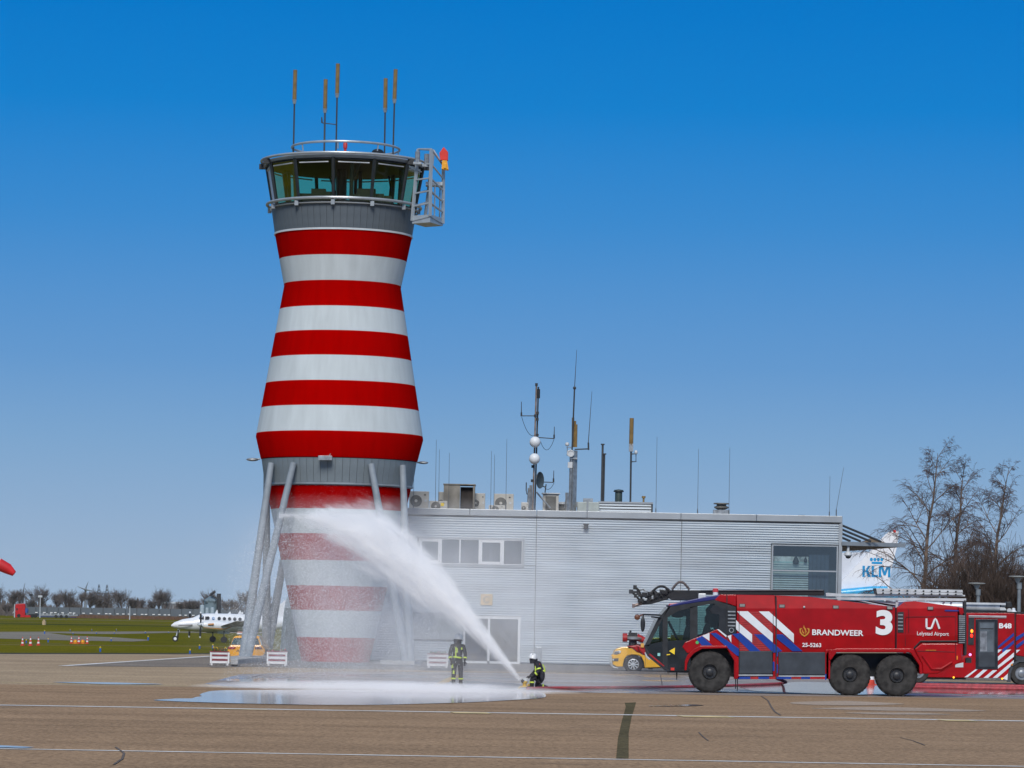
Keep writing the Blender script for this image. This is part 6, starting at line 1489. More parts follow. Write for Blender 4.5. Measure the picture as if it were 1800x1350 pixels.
b = gp(1530, 1204.5); cone(b, .95, 'orange cone seen between the rear wheels of the big fire engine', None)
OL = mat('orange_lamp_ring', (.75, .20, .02), .5); YL = mat('yellow_lamp', (.85, .55, .03), .4)
for (x, y), lb in (((794, 671), 'left round orange warning lamp lying among the cones'), ((872, 671), 'right round orange warning lamp lying among the cones')):
    b = gp(*F_(x, y)); e = T('warning_lamp', lb, 'warning lamp', b, 'round orange lamps on the grass')
    M().lathe([(.15, -.05), (.15, .05), (.085, .05), (.085, -.05)], (0, 0, .17), 16, 'Y', closed=True).build('ring', OL, e, local=True); M().lathe([(.08, -.04), (.06, -.07), (0, -.08)], (0, 0, .17), 12, 'Y').build('lens', YL, e, local=True)
    M().box(-.2, .2, -.1, .1, 0, .03).build('foot', OL, e, local=True)
# ---- blue edge markers
BM = mat('edge_marker_blue', (.02, .12, .48), .5); YM_ = mat('marker_yellow', (.78, .55, .04), .5)
P0 = lambda x, y: (x/3.75, 960+y/3.75)
mk = [(F_(277, 664), F_(277, 622), 'between the first two traffic cones'), (F_(508, 655), F_(508, 612), 'right of the left trio of cones'), (F_(1057, 757), F_(1057, 698), 'nearest the apron edge, left of the aircraft'),
      (F_(1172, 643), F_(1172, 606), 'on the grass tip beside the taxiway'), (F_(1562, 633), F_(1562, 585), 'at the pointed right end of the taxiway'), (F_(470, 566), F_(470, 525), 'on the far taxiway edge, first from the left'),
      (F_(770, 570), F_(770, 545), 'second from the left at the taxiway fork'), (F_(1016, 566), F_(1016, 540), 'third from the left at the far taxiway'), (F_(1204, 564), F_(1204, 540), 'fourth from the left at the far taxiway'), (F_(1532, 560), F_(1532, 534), 'fifth from the left at the far taxiway'),
      (P0(1110, 572), P0(1110, 560), 'under the aircraft nose, tiny'), (P0(1315, 678), P0(1315, 648), 'behind the aircraft nose wheel'), (P0(1403, 676), P0(1403, 645), 'behind the left planter'), (P0(1252, 712), P0(1252, 677), 'left of the left planter at the apron edge'),
      (F_(740, 535), F_(740, 515), 'far left behind the taxiway, smallest'), (F_(1227, 530), F_(1227, 510), 'far, behind the taxiway near its middle'), (F_(968, 532), F_(968, 512), 'far, between the two other smallest')]
for (bp_, tp_, s_) in mk:
    b = gp(*bp_); h = at(*tp_, b.y).z; e = T('edge_marker', 'blue post with yellow top ' + s_, 'edge marker', b, 'blue taxiway edge markers with yellow tops'); r = h*.17
    M().lathe([(r, 0), (r, h*.68), (0, h*.69)], (0, 0, 0), 10).build('post', BM, e, local=True); M().ball((0, 0, h*.83), h*.17, 8).build('lamp', YM_, e, local=True)
b = gp(*F_(462, 470)); h = at(*F_(462, 415), b.y).z
tag(M().box(b.x-.26, b.x+.26, b.y, b.y+.8, 0, h*.75).box(b.x-.16, b.x+.16, b.y, b.y+.8, h*.75, h).build('field_box', mat('sandy_box', (.48, .36, .22), .8)), 'small sandy coloured box standing in the far grass strip', 'box')
# ================================================================ WINDSOCK at the left edge
WK = 80.0
e = T('windsock', 'red and white windsock tip poking in at the left edge', 'windsock', at(-70, 1150, WK)*1)
e.location.z = 0
def ws(pts, m): return M().path([at(a, b_, WK) for a, b_, r in pts], [r*WK/F for a, b_, r in pts], 16).build('sock_band', m, e, smooth=True)
ws([(-14, 985, 17), (-3, 991.5, 11)], mat('sock_white', (.66, .68, .72), .7)); ws([(-3.1, 991.4, 11), (14, 1000, 9.5), (25, 1008.5, 5)], mat('sock_red', (.60, .015, .02), .6)); ws([(-45, 958, 24), (-14, 985, 17)], D.materials['sock_red'])
ws([(-72, 935, 30), (-45, 958, 24)], D.materials['sock_white'])
pt = at(-72, 930, WK); M().tube((pt.x, WK, 0), (pt.x, WK, pt.z+.6), .06, n=10).build('pole', ALU, e)
M().ring(pt, .42, .02, 24, 5).build('hoop', ALU, e)

# ================================================================ TWIN PROPELLER AIRCRAFT
AY = 281.0
an = at(301, 1100, AY); AH = R(16)
# local frame: +x aft, +y towards the camera side (left wing), z up; nose at origin
fdir = Vector((math.cos(AH), math.sin(AH), 0)); sdir2 = Vector((math.sin(AH), -math.cos(AH), 0))
nose_g = Vector((an.x, AY, 0)); plane = T('propeller_aircraft', 'white twin propeller aircraft parked on the grass facing left', 'aircraft', nose_g)
K = 1.0
def ap(x, y, z): p = nose_g + fdir*x*K + sdir2*y*K; return (p.x, p.y, z)
AW = mat('aircraft_white', (.76, .78, .80), .3, coat=.3, var=.03); AG = mat('aircraft_grey', (.18, .17, .19), .5); PG = mat('prop_black', (.02, .02, .022), .4)
px2x = lambda px: (at(px, 1100, AY).x - an.x)/math.cos(AH)
pz = lambda py, px: at(px, py, AY+px2x(px)*math.sin(AH)).z
# fuselage stations: px, top py, bottom py
st_ = [(301, 1098.5, 1101), (306, 1094, 1103.8), (320, 1088.5, 1107), (338, 1085.5, 1110), (345, 1082, 1110.6), (351, 1079, 1111), (362, 1078, 1111), (400, 1078.6, 1111), (440, 1080.4, 1111), (470, 1082, 1109), (500, 1084.5, 1104), (525, 1087, 1099)]
v, f = [], []; n_ = 20
for px, a, b_ in st_:
    x = px2x(px); zt_, zb_ = pz(a, px), pz(b_, px); zc2, rz2 = (zt_+zb_)/2, (zt_-zb_)/2; ry = min(.72, rz2*1.02)
    for i in range(n_):
        t = 2*math.pi*i/n_; v.append(ap(x, ry*math.cos(t), zc2+rz2*math.sin(t)))
for k in range(len(st_)-1):
    for i in range(n_): f.append((k*n_+i, k*n_+(i+1) % n_, (k+1)*n_+(i+1) % n_, (k+1)*n_+i))
f += [tuple(range(n_)), tuple(range(len(st_)*n_-1, (len(st_)-1)*n_-1, -1))]
M().add(v, f).build('fuselage', AW, plane, smooth=True)
def onside(px, py, d=.0): return Vector(ap(px2x(px), .72+d, 0))*1 + Vector((0, 0, pz(py, px)))
def sidepoly(pts, name, m, y=.735): return M().poly([ap(px2x(a), y, pz(b_, a)) for a, b_ in pts]).build(name, m, plane)
WN = mat('cabin_window', (.05, .055, .065), .15, coat=.5)
for i, px in enumerate((380.1, 389, 398, 406.9, 415.9)):
    py = 1087+i*.35; mm = []
    for k in range(14):
        a = 2*math.pi*k/14; mm.append((px+2.9*math.cos(a), py+3.0*math.sin(a)))
    sidepoly(mm, 'cabin_window', WN)
sidepoly([(356, 1083.5), (362, 1083.3), (363.5, 1085), (363.5, 1087.5), (362, 1089), (356, 1089)], 'cockpit_window', WN)
sidepoly([(350, 1086), (353.5, 1082), (354, 1088.5), (350, 1088.5)], 'cockpit_window', WN)
sidepoly([(345.5, 1086), (350, 1081.3), (353, 1081.5), (348, 1087.8), (346, 1088)], 'windscreen', mat('windscreen_blue', (.20, .32, .50), .1, coat=.6), .60)
lg = [(370+2.4*math.cos(2*math.pi*k/12), 1086.7+2.6*math.sin(2*math.pi*k/12)) for k in range(12)]
sidepoly(lg, 'round_logo', mat('logo_blue', (.05, .25, .60), .4)); sidepoly([(369, 1085), (372, 1086.2), (371, 1088), (368.5, 1087)], 'round_logo_white', AW, .74)
sidepoly([(311, 1098.5), (335, 1097.5), (335, 1099.5), (311, 1100)], 'nose_stripe', AG, .62)
# wings: left towards camera, right away, with dihedral
def wing(sg, name):
    rootx, zr_ = px2x(372), pz(1104, 372); mm = M(); sect = []
    for yy, xo, ch, dz in ((.4, 0, 2.1, 0), (1.9, .05, 2.0, .10), (6.9, .55, 1.1, .62)):
        x0 = rootx+xo; z0 = zr_+dz
        sect.append([ap(x0, sg*yy, z0), ap(x0+ch*.3, sg*yy, z0+.10*ch/2), ap(x0+ch, sg*yy, z0), ap(x0+ch*.3, sg*yy, z0-.07*ch/2)])
    v = [p for s in sect for p in s]; f = [(0, 1, 2, 3), (11, 10, 9, 8)]
    for k in range(2):
        for i in range(4): f.append((k*4+i, k*4+(i+1) % 4, (k+1)*4+(i+1) % 4, (k+1)*4+i))
    mm.add(v, f).build(name, mat('wing_shade_grey', (.20, .195, .19), .5) if sg > 0 else AW, plane)  # near wing's underside shade put into a darker grey
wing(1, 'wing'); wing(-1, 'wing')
for sg in (1, -1):
    xs_, zs_ = px2x(335.5)-.25*(sg > 0), pz(1098, 343)
    yy = sg*2.4; xsp = px2x(335)-.55 if sg > 0 else px2x(335)-.55
    xsp = 1.75; e = T('engine', None, None); e.parent = plane; e.location = Vector(ap(xsp, yy, zs_)) - wloc(plane)
    pts, rr = [], []
    for dx, r, dz in ((.42, .30, 0), (.7, .36, -.02), (1.5, .40, -.05), (2.6, .36, -.12), (3.7, .10, -.15)): pts.append(Vector(ap(xsp+dx, yy, zs_+dz))); rr.append(r)
    M().path(pts, rr, 16).build('nacelle', AW, e, smooth=True)
    M().path([Vector(ap(xsp, yy, zs_)), Vector(ap(xsp+.15, yy, zs_)), Vector(ap(xsp+.42, yy, zs_))], [.02, .14, .22], 12).build('spinner', ALU, e, smooth=True)
    for k in range(4):
        a = R(90*k + (2 if sg > 0 else 5)); dy, dz = math.sin(a), math.cos(a)
        q0, q1 = Vector(ap(xsp+.25, yy+.1*dy, zs_+.1*dz)), Vector(ap(xsp+.22, yy+1.08*dy, zs_+1.08*dz)); qt = q0.lerp(q1, .86)
        mm = M().path([q0, q0.lerp(q1, .35), qt], [.05, .085, .08], 6); mm.build('propeller_blade', PG, e, smooth=True)
        M().path([qt, q1], [.08, .05], 6).build('blade_tip', AW, e)
    M().tube(ap(xsp+.8, yy+.34, zs_+.02), ap(xsp+1.25, yy+.44, zs_+.08), .09, n=8).build('exhaust_pipe', mat('exhaust_bronze', (.22, .10, .03), .4, metal=.5) if sg > 0 else D.materials['exhaust_bronze'], e)
    if sg > 0:
        mm = M().add([ap(xsp+.3, yy+.42, zs_-.22), ap(xsp+2.2, yy+.40, zs_-.36), ap(xsp+3.0, yy+.3, zs_-.05), ap(xsp+2.6, yy+.36, zs_-.12), ap(xsp+2.1, yy+.42, zs_-.27), ap(xsp+.3, yy+.44, zs_-.18)], [(0, 1, 4, 5), (1, 2, 3, 4)]); mm.build('gold_stripe', GOLD, e)
    # main gear
    gx = xsp+2.2; M().tube(ap(gx, yy, zs_-.3), ap(gx, yy, .3), .05, n=8).build('gear_strut', DARK, e)
    for w_ in (-.14, .14):
        c = Vector(ap(gx, yy+w_, .25)); q = M().lathe([(.10, -.06), (.24, -.06), (.25, 0), (.24, .06), (.10, .06)], (0, 0, 0), 18, 'Y').rot(Matrix.Rotation(AH, 3, 'Z'), (0, 0, 0)); q.v = [tuple(Vector(p)+c) for p in q.v]; q.build('main_wheel', BLACK, e, smooth=True)
    M().add([ap(gx-.5, yy-.25, zs_-.3), ap(gx+.5, yy-.25, zs_-.3), ap(gx+.5, yy-.25, zs_-.7), ap(gx-.5, yy-.25, zs_-.7)], [(0, 1, 2, 3)]).build('gear_door', AW, e)
# nose gear
gx = px2x(307.3)+.05; c = Vector(ap(gx, 0, .24))
M().tube(ap(gx+.25, 0, pz(1105, 310)), ap(gx+.02, 0, .25), .045, n=8).tube(ap(gx+.25, .0, pz(1107, 310)-.3), ap(gx+.4, 0, pz(1106, 314)), .03, n=6).build('nose_strut', ALU, plane)
q = M().lathe([(.13, -.05), (.235, -.06), (.245, 0), (.235, .06), (.13, .05)], (0, 0, 0), 20, 'Y'); q.v = [tuple(Vector(p)+c) for p in q.v]; q.build('nose_wheel', BLACK, plane, smooth=True)
q = M().lathe([(.13, -.065), (0, -.07)], (0, 0, 0), 14, 'Y'); q.v = [tuple(Vector(p)+c) for p in q.v]; q.build('wheel_hub', AW, plane)
sidepoly([(311.5, 1107), (313.8, 1107), (313.8, 1121), (311.5, 1120)], 'nose_gear_door', DARK, .05)
# aerials, tail
for px, top_ in ((378, 1072), (400.5, 1075), (418, 1073), (421.5, 1075.5)):
    M().add([ap(px2x(px-3), .02, pz(1079.3, px)), ap(px2x(px+3), .02, pz(1079.3, px)), ap(px2x(px+1.6), .02, pz(top_, px)), ap(px2x(px+.6), .02, pz(top_, px)),
             ap(px2x(px-3), -.03, pz(1079.3, px)), ap(px2x(px+3), -.03, pz(1079.3, px)), ap(px2x(px+1.6), -.03, pz(top_, px)), ap(px2x(px+.6), -.03, pz(top_, px))], [(0, 1, 2, 3), (7, 6, 5, 4), (0, 4, 5, 1), (1, 5, 6, 2), (2, 6, 7, 3), (3, 7, 4, 0)]).build('aerial', AW, plane)
M().add([ap(px2x(462), .08, pz(1083, 470)), ap(px2x(525), .08, pz(1088, 520)), ap(px2x(535), .04, 4.2), ap(px2x(512), .04, 4.2),
         ap(px2x(462), -.08, pz(1083, 470)), ap(px2x(525), -.08, pz(1088, 520)), ap(px2x(535), -.04, 4.2), ap(px2x(512), -.04, 4.2)], [(0, 1, 2, 3), (7, 6, 5, 4), (0, 4, 5, 1), (1, 5, 6, 2), (2, 6, 7, 3), (3, 7, 4, 0)]).build('tail_fin', AW, plane)

# ================================================================ AIRLINER TAIL behind the building
KY2 = 235.0
kt = T('airliner', 'white and light blue airliner tail with KLM crown logo behind the building', 'aircraft', at(1520, 1120, KY2)); kt.location.z = 0
def z2(pts, y0, y1, name, m, bevel=0): return M().prism([(lambda p: (p.x, p.z))(at(a, b_, KY2)) for a, b_ in pts], y0, y1).build(name, m, kt, bevel=bevel)
LB = mat('airline_light_blue', (.05, .42, .75), .35, coat=.3); TW2 = mat('tail_white', (.80, .82, .85), .4, var=.02)
z2([(1430, 1072), (1478, 1023), (1524, 975.5), (1556, 940), (1562, 935), (1580, 934), (1577, 960), (1567, 1000), (1560, 1055), (1430, 1076)], KY2, KY2+.4, 'tail_fin', TW2)
z2([(1440, 1060), (1440, 973), (1535, 970), (1485, 1028)], KY2+.42, KY2+.7, 'rear_fairing', mat('pale_grey_panel', (.62, .66, .72), .4, var=.02))
M().path([at(1300, 1058, KY2+.2), at(1400, 1056, KY2+.2), at(1500, 1050, KY2+.2), at(1560, 1046, KY2+.2), at(1600, 1046, KY2+.2)], [.75, .72, .58, .42, .2], 20).build('fuselage', LB, kt, smooth=True)
M().path([at(1478, 1043, KY2-.6), at(1535, 1037.6, KY2-.6), at(1560, 1036.6, KY2-.6)], [.3, .3, .25], 14).build('dorsal_fairing', LB, kt, smooth=True)
z2([(1570.5, 936), (1570.5, 931.5), (1574.5, 931.5), (1574.5, 936)], KY2-.05, KY2+.2, 'tail_beacon', ORED)
Q_ = lambda x, y: (1340+x/3.913, 780+y/3.913)
a, b_ = at(*Q_(688, 912), KY2), at(*Q_(882, 842), KY2)
KB = mat('logo_cyan', (.01, .30, .62), .4)
lw_, lh_ = b_.x-a.x, b_.z-a.z+.02; lx_, lz_ = a.x, a.z-.03
LET = {'K': (0.0, [[(0, 0), (.085, 0), (.085, 1), (0, 1)], [(.085, .42), (.19, 1), (.285, 1), (.14, .42)], [(.12, .55), (.20, .62), (.30, 0), (.195, 0)]]),
       'L': (.325, [[(0, 0), (.085, 0), (.085, 1), (0, 1)], [(.085, 0), (.23, 0), (.23, .2), (.085, .2)]]),
       'M': (.585, [[(0, 0), (.085, 0), (.085, 1), (0, 1)], [(.33, 0), (.415, 0), (.415, 1), (.33, 1)], [(.06, 1), (.145, 1), (.245, .18), (.17, .18)], [(.27, 1), (.355, 1), (.245, .18), (.17, .18)]])}
for ch_, (ox_, qs_) in LET.items():
    mm = M()
    for k_, q_ in enumerate(qs_): mm.poly([(lx_+(ox_+x)*lw_, KY2-.02-.004*k_, lz_+z*lh_) for x, z in q_])
    mm.build('letter', KB, kt)
mm = M()
for k in range(4):
    c = at(*Q_(750+k*24, 796), KY2); mm.lathe([(.5, -.02), (.5, -.015)], (c.x, KY2, c.z), 14, 'Y') if False else mm.poly([(c.x+.105*math.cos(2*math.pi*i/14), KY2-.02, c.z+.12*math.sin(2*math.pi*i/14)) for i in range(14)])
a, b_ = at(*Q_(752, 826), KY2), at(*Q_(825, 813), KY2)
mm.add([(a.x, KY2-.02, a.z), (b_.x, KY2-.02, a.z), (b_.x, KY2-.02, b_.z), (a.x, KY2-.02, b_.z)], [(0, 1, 2, 3)])
c = at(*Q_(788, 772), KY2); mm.add([(c.x-.03, KY2-.02, c.z-.1), (c.x+.03, KY2-.02, c.z-.1), (c.x+.03, KY2-.02, c.z+.1), (c.x-.03, KY2-.02, c.z+.1)], [(0, 1, 2, 3)])
mm.build('crown_logo', KB, kt)

# ================================================================ LAMP POSTS on the right
def lamp_post(px, pt, w0, pbase, Y, lab):
    c = at(px, pt, Y); e = T('street_lamp', lab, 'street lamp', (c.x, Y, 0), 'flat disc street lamps on the right')
    p0 = at(px+3, pbase, Y); xb = p0.x
    M().tube((xb, Y, 0), (xb, Y, c.z-.45), .10, .09, 10).tube((xb, Y, c.z-.62), (xb, Y, c.z-.30), .13, n=12).build('post', mat('lamp_post_grey', (.20, .23, .25), .5) if px < 1720 else D.materials['lamp_post_grey'], e, smooth=True)
    M().lathe([(.08, c.z-.3), (.12, c.z-.2), (w0*.45, c.z-.07), (w0*1.1, c.z-.01), (w0*1.1, c.z+.02), (w0*.9, c.z+.03), (0, c.z+.04)], (xb-.08, Y, 0), 24).build('lamp_disc', mat('lamp_disc_grey', (.38, .40, .38), .5) if px < 1720 else D.materials['lamp_disc_grey'], e, smooth=True)
    for s in (-1, 1): M().tube((xb, Y, c.z-.55), (xb-.08+s*w0*.75, Y, c.z-.08), .018, n=4).build('stay', DARK, e)
lamp_post(1716, 1025.5, .40, 1070, 176, 'flat disc street lamp left of the roof pipe, the lower of the two')
lamp_post(1788, 1013.5, .42, 1070, 172, 'flat disc street lamp at the right edge, the taller of the two')

# ================================================================ FAR BACKGROUND, LEFT
# lorry with empty flatbed
LY = 1020.0
def l2(x, y): p = at(*F_(x, y), LY); return p.x, p.z
lo = T('lorry', 'red lorry cab pulling an empty blue and grey flatbed along the far road', 'lorry', (l2(400, 400)[0], LY+1.2, 0))
def lp(name, pts, y0, y1, m, bevel=0): return M().prism([l2(*p) for p in pts], LY+y0, LY+y1).build(name, m, lo, bevel=bevel)
LRD = mat('lorry_red', (.50, .012, .015), .4)
lp('cab', [(160, 392), (160, 258), (170, 250), (262, 246), (266, 270), (264, 352), (262, 392)], 0, 2.5, LRD, .1)
lp('cab_window', [(172, 318), (172, 295), (188, 295), (188, 318)], -.03, 0, DARK)
lp('chassis', [(225, 392), (225, 366), (385, 372), (388, 388)], .1, 2.4, LRD); lp('headboard', [(266, 345), (266, 293), (285, 296), (290, 325), (285, 345)], .2, 2.2, mat('blue_headboard', (.04, .10, .30), .5))
lp('fifth_wheel', [(300, 372), (300, 358), (395, 356), (400, 372)], .3, 2.2, DARK)
lp('flatbed', [(415, 376), (415, 350), (430, 352), (820, 360), (820, 378)], 0, 2.5, mat('flatbed_grey', (.24, .26, .28), .5)); lp('bed_rail', [(415, 391), (415, 379), (805, 388), (805, 394)], .1, 2.4, mat('flatbed_blue', (.02, .03, .12), .5))
for x in (450, 490, 530, 610, 660, 715, 770): lp('stanchion', [(x, 362), (x, 349), (x+10, 349), (x+10, 362)], -.03, .1, ALU)
for x, y in ((198, 384), (340, 384), (372, 385), (590, 392), (645, 394), (700, 396)):
    c = l2(x, y); z0 = .55 if x < 400 else .5
    M().lathe([(.3, 0), (1.0*z0, 0), (1.0*z0, .35), (.3, .35)], (c[0], LY-.05, z0), 18, 'Y').build('wheel', BLACK, lo, smooth=True)
lp('wind_deflector', [(125, 350), (150, 318), (158, 318), (158, 330)], .5, 2, ALU)
# long grey sheds
WHY = 1180.0
def shed(x0, y0, x1, y1, lab, m, depth=40, roof=None):
    a, b_ = at(*F_(x0, y0), WHY), at(*F_(x1, y1), WHY); e = T('warehouse', lab, 'warehouse', ((a.x+b_.x)/2, WHY, 0))
    n0 = 24; dx = (b_.x-a.x)/n0
    for k in range(n0): M().box(a.x+k*dx+.15, a.x+(k+1)*dx-.15, WHY, WHY+.5, 0, a.z+(b_.z-a.z)*(k+.5)/n0).build('wall_panel', m, e)
    M().slab([(a.x, WHY+.6), (b_.x, WHY+.6), (b_.x, WHY+depth), (a.x, WHY+depth)], 0, min(a.z, b_.z)-.1).build('hall', m, e)
    return e, a, b_
SLATE = mat('slate_blue_shed', (.105, .125, .145), .7, var=.08, scale=.05)
e, a, b_ = shed(262, 280, 3100, 318, 'very long low slate blue shed with a row of white roof hatches behind the road', SLATE)
WHT = mat('white_hatch', (.75, .76, .76), .5)
for x, y in ((385, 340), (468, 341), (543, 342), (584, 342), (662, 343), (743, 344), (781, 346), (882, 348), (960, 350), (1042, 352), (1122, 353), (1160, 354), (1241, 355), (1302, 356), (1361, 357), (1422, 359), (1500, 360), (1541, 361), (1621, 362), (1681, 363), (1740, 365), (1782, 366), (1900, 368), (1960, 369), (2040, 370), (2110, 371), (2180, 371.5)):
    c = at(*F_(x, y), WHY); M().box(c.x-.43, c.x+.43, WHY-.3, WHY-.01, c.z-.17, c.z+.17).build('window', WHT, e)
# pale hall and silo
PHY = 1300.0
a, b_ = at(284, 1071, PHY), at(325, 1060, PHY)
e = T('farm_hall', 'pale grey hall with a bright roof edge behind the long shed', 'hall', ((a.x+b_.x)/2, PHY, 0))
M().prism([(a.x, 0), (b_.x, 0), (b_.x, b_.z-.8), (b_.x-2, b_.z-.3), (a.x, b_.z-.3)], PHY, PHY+30).build('wall', mat('pale_hall', (.26, .28, .30), .7), e); M().box(a.x, b_.x-1.4, PHY-.3, PHY+1, b_.z-.3, b_.z+.35).build('roof_edge', mat('bright_roof', (.62, .68, .72), .5), e)
SIY = 1150.0
S_ = lambda x, y: (240+x/7.5, 1020+y/7.5)
def s2(x, y): p = at(*S_(x, y), SIY); return p.x, p.z
e = T('grain_silo', 'big blue grey grain silo with a conical roof and sloping conveyor', 'silo', (s2(985, 400)[0], SIY, 0))
SB = mat('silo_blue_grey', (.145, .205, .235), .5, var=.1, scale=.3)
x0, zt_ = s2(888, 270); x1 = s2(1085, 270)[0]; r = (x1-x0)/2; za = s2(985, 212)[1]
M().lathe([(r, 0), (r, zt_), (r+.2, zt_+.1), (.6, za), (0, za+.1)], ((x0+x1)/2, SIY, 0), 24).build('bin', SB, e, smooth=True)
for xx in (935, 985, 1025): c = s2(xx, 275); M().ball((c[0], SIY-r*.8, c[1]), .8, 8).build('roof_vent', SB, e)
p, q = s2(985, 190), s2(1092, 255); M().tube((p[0], SIY-2, p[1]), (q[0], SIY-2, q[1]), .35, n=6).tube((q[0], SIY-2, q[1]+2), (q[0], SIY-2, 0), .7, n=6).tube((p[0], SIY-2, p[1]), (p[0]+1.5, SIY-2, p[1]+1.2), .5, n=6).build('conveyor', DARK, e)
for (a0, b0, c0), lb in (((868, 928, 340), 'small pale silo with a cone roof at the left foot of the big silo'), ((940, 985, 372), 'tiny pale silo dome in front of the big silo, left'), ((1005, 1060, 372), 'tiny pale silo dome in front of the big silo, right')):
    p, q = s2(a0, c0), s2(b0, c0); r = (q[0]-p[0])/2
    tag(M().lathe([(r, 0), (r, p[1]), (r*.9, p[1]+.2), (.2, p[1]+r*.55), (0, p[1]+r*.55)], ((p[0]+q[0])/2, SIY-9, 0), 16).build('small_silo', mat('pale_silo', (.34, .42, .46), .5) if a0 < 900 else D.materials['pale_silo'], smooth=True), lb, 'silo')
# pylons, turbine, poles
def lattice(px, ptop, pb, w_, lab, Y=1700):
    c = at(px, ptop, Y); e = T('power_pylon', lab, 'pylon', (c.x, Y, 0), 'lattice power pylons on the horizon'); h = c.z; PM = D.materials.get('pylon_grey') or mat('pylon_grey', (.10, .12, .14), .6)
    t_ = lambda z: w_*(1-z/h)*.5+.25
    mm = M()
    for sx in (-1, 1):
        for sy in (-1, 1): mm.tube((c.x+sx*w_/2, Y+sy*w_/2, 0), (c.x+sx*.2, Y+sy*.2, h), .18, n=3)
    z = 0; mm2 = M()
    while z < h*.95:
        dz = max(1.5, t_(z)*1.3); a, b0 = t_(z), t_(z+dz)
        mm2.tube((c.x-a, Y, z), (c.x+b0, Y, z+dz), .09, n=3).tube((c.x+a, Y, z), (c.x-b0, Y, z+dz), .09, n=3); z += dz
    mm.build('lattice_leg', PM, e); mm2.build('bracing', PM, e)
    am = M()
    for k, L in ((.62, 5), (.72, 3.6)):
        am.tube((c.x-L, Y, h*k), (c.x+L, Y, h*k), .14, n=3).tube((c.x-L, Y, h*k), (c.x, Y, h*k+1.4), .08, n=3).tube((c.x+L, Y, h*k), (c.x, Y, h*k+1.4), .08, n=3)
    am.build('cross_arm', PM, e)
lattice(*(F_(1045, 45)), 0, 4, 'left one of the two lattice pylons above the far trees'); lattice(*(F_(1130, 48)), 0, 4, 'right one of the two lattice pylons above the far trees')
def turbine(px, py, pyb, angs, L, lab, Y=2600):
    c = at(px, py, Y); e = T('wind_turbine', lab, 'wind turbine', (c.x, Y, 0), 'wind turbines on the horizon'); PM = D.materials.get('turbine_grey') or mat('turbine_grey', (.22, .25, .28), .6)
    M().tube((c.x, Y, 0), (c.x, Y, c.z), 1.3, .7, 8).build('tower', PM, e); M().ball((c.x, Y-1, c.z), 1.2, 8, (1, 2, 1)).build('nacelle', PM, e)
    for a in angs:
        d = Vector((math.sin(R(a)), 0, math.cos(R(a)))); M().tube(Vector((c.x, Y-2, c.z)), Vector((c.x, Y-2, c.z))+d*L, .65, .12, 4).build('blade', PM, e)
turbine(*F_(903, 98), 0, (20, 290, 100), 6.5, 'wind turbine above the trees left of the pylons')
turbine(*F_(240, 150), 0, (12, 132, 252), 9, 'faint wind turbine above the lorry cab')
for (x, yt, yb, lb) in ((155, 250, 412, 'thin pole at the lorry cab'), (425, 170, 290, 'pole with a lamp head over the lorry trailer'), (327, 155, 215, 'thin pole with a small box top left of the lamp pole'), (1370, 275, 425, 'bare pole standing before the long shed')):
    Y = 1010 if x != 327 else 1200; t = at(*F_(x, yt), Y); mm = M().tube((t.x, Y, 0), t, .16, .12, 6)
    if x in (425, 327): mm.box(t.x-.6, t.x+.6, Y-.3, Y+.3, t.z-.3, t.z+.3)
    tag(mm.build('roadside_pole', ALU if x != 327 else DARK), lb, 'pole')

# ================================================================ TREES
BARK1 = mat('birch_bark', (.17, .125, .095), .9, var=.3, scale=2); TWIG = mat('reddish_twigs', (.095, .062, .055), .9, var=.2)
BARKF = mat('far_bark', (.155, .135, .13), .95); 
def grow(mt, mw, p, d, L, r, depth, rn, droop=.0, spread=.5, seg=3, kids=(3, 5), shrink=.66, minr=.006, twig_depth=2, side_n=5):
    pts = [p.copy()]; rr = [r]; cur = p.copy(); dd = d.normalized()
    for i in range(seg):
        dd = (dd + Vector((rn.uniform(-1, 1), rn.uniform(-1, 1), rn.uniform(-.6, .9)))*.13 + Vector((0, 0, -droop*(1 if depth <= 1 else .25)))).normalized()
        cur = cur + dd*L/seg; pts.append(cur.copy()); rr.append(max(minr, r*(1-.45*(i+1)/seg)))
    (mw if depth < twig_depth else mt).path(pts, rr, 3 if depth < twig_depth else side_n)
    if depth == 0: return
    nk = rn.randint(*kids)
    for k in range(nk):
        t = rn.uniform(.25, 1.0) if k else 1.0; i = min(int(t*seg), seg-1); q = pts[i].lerp(pts[i+1], t*seg-i)
        ax = Vector((rn.uniform(-1, 1), rn.uniform(-1, 1), rn.uniform(-.2, .4))).normalized()
        nd = (dd*(1-spread*.5) + ax*spread*rn.uniform(.7, 1.25)).normalized() if k else dd
        grow(mt, mw, q, nd, L*shrink*rn.uniform(.75, 1.2), max(minr, r*(.58 if k else .62)), depth-1, rn, droop, spread, seg, kids, shrink, minr, twig_depth, side_n)
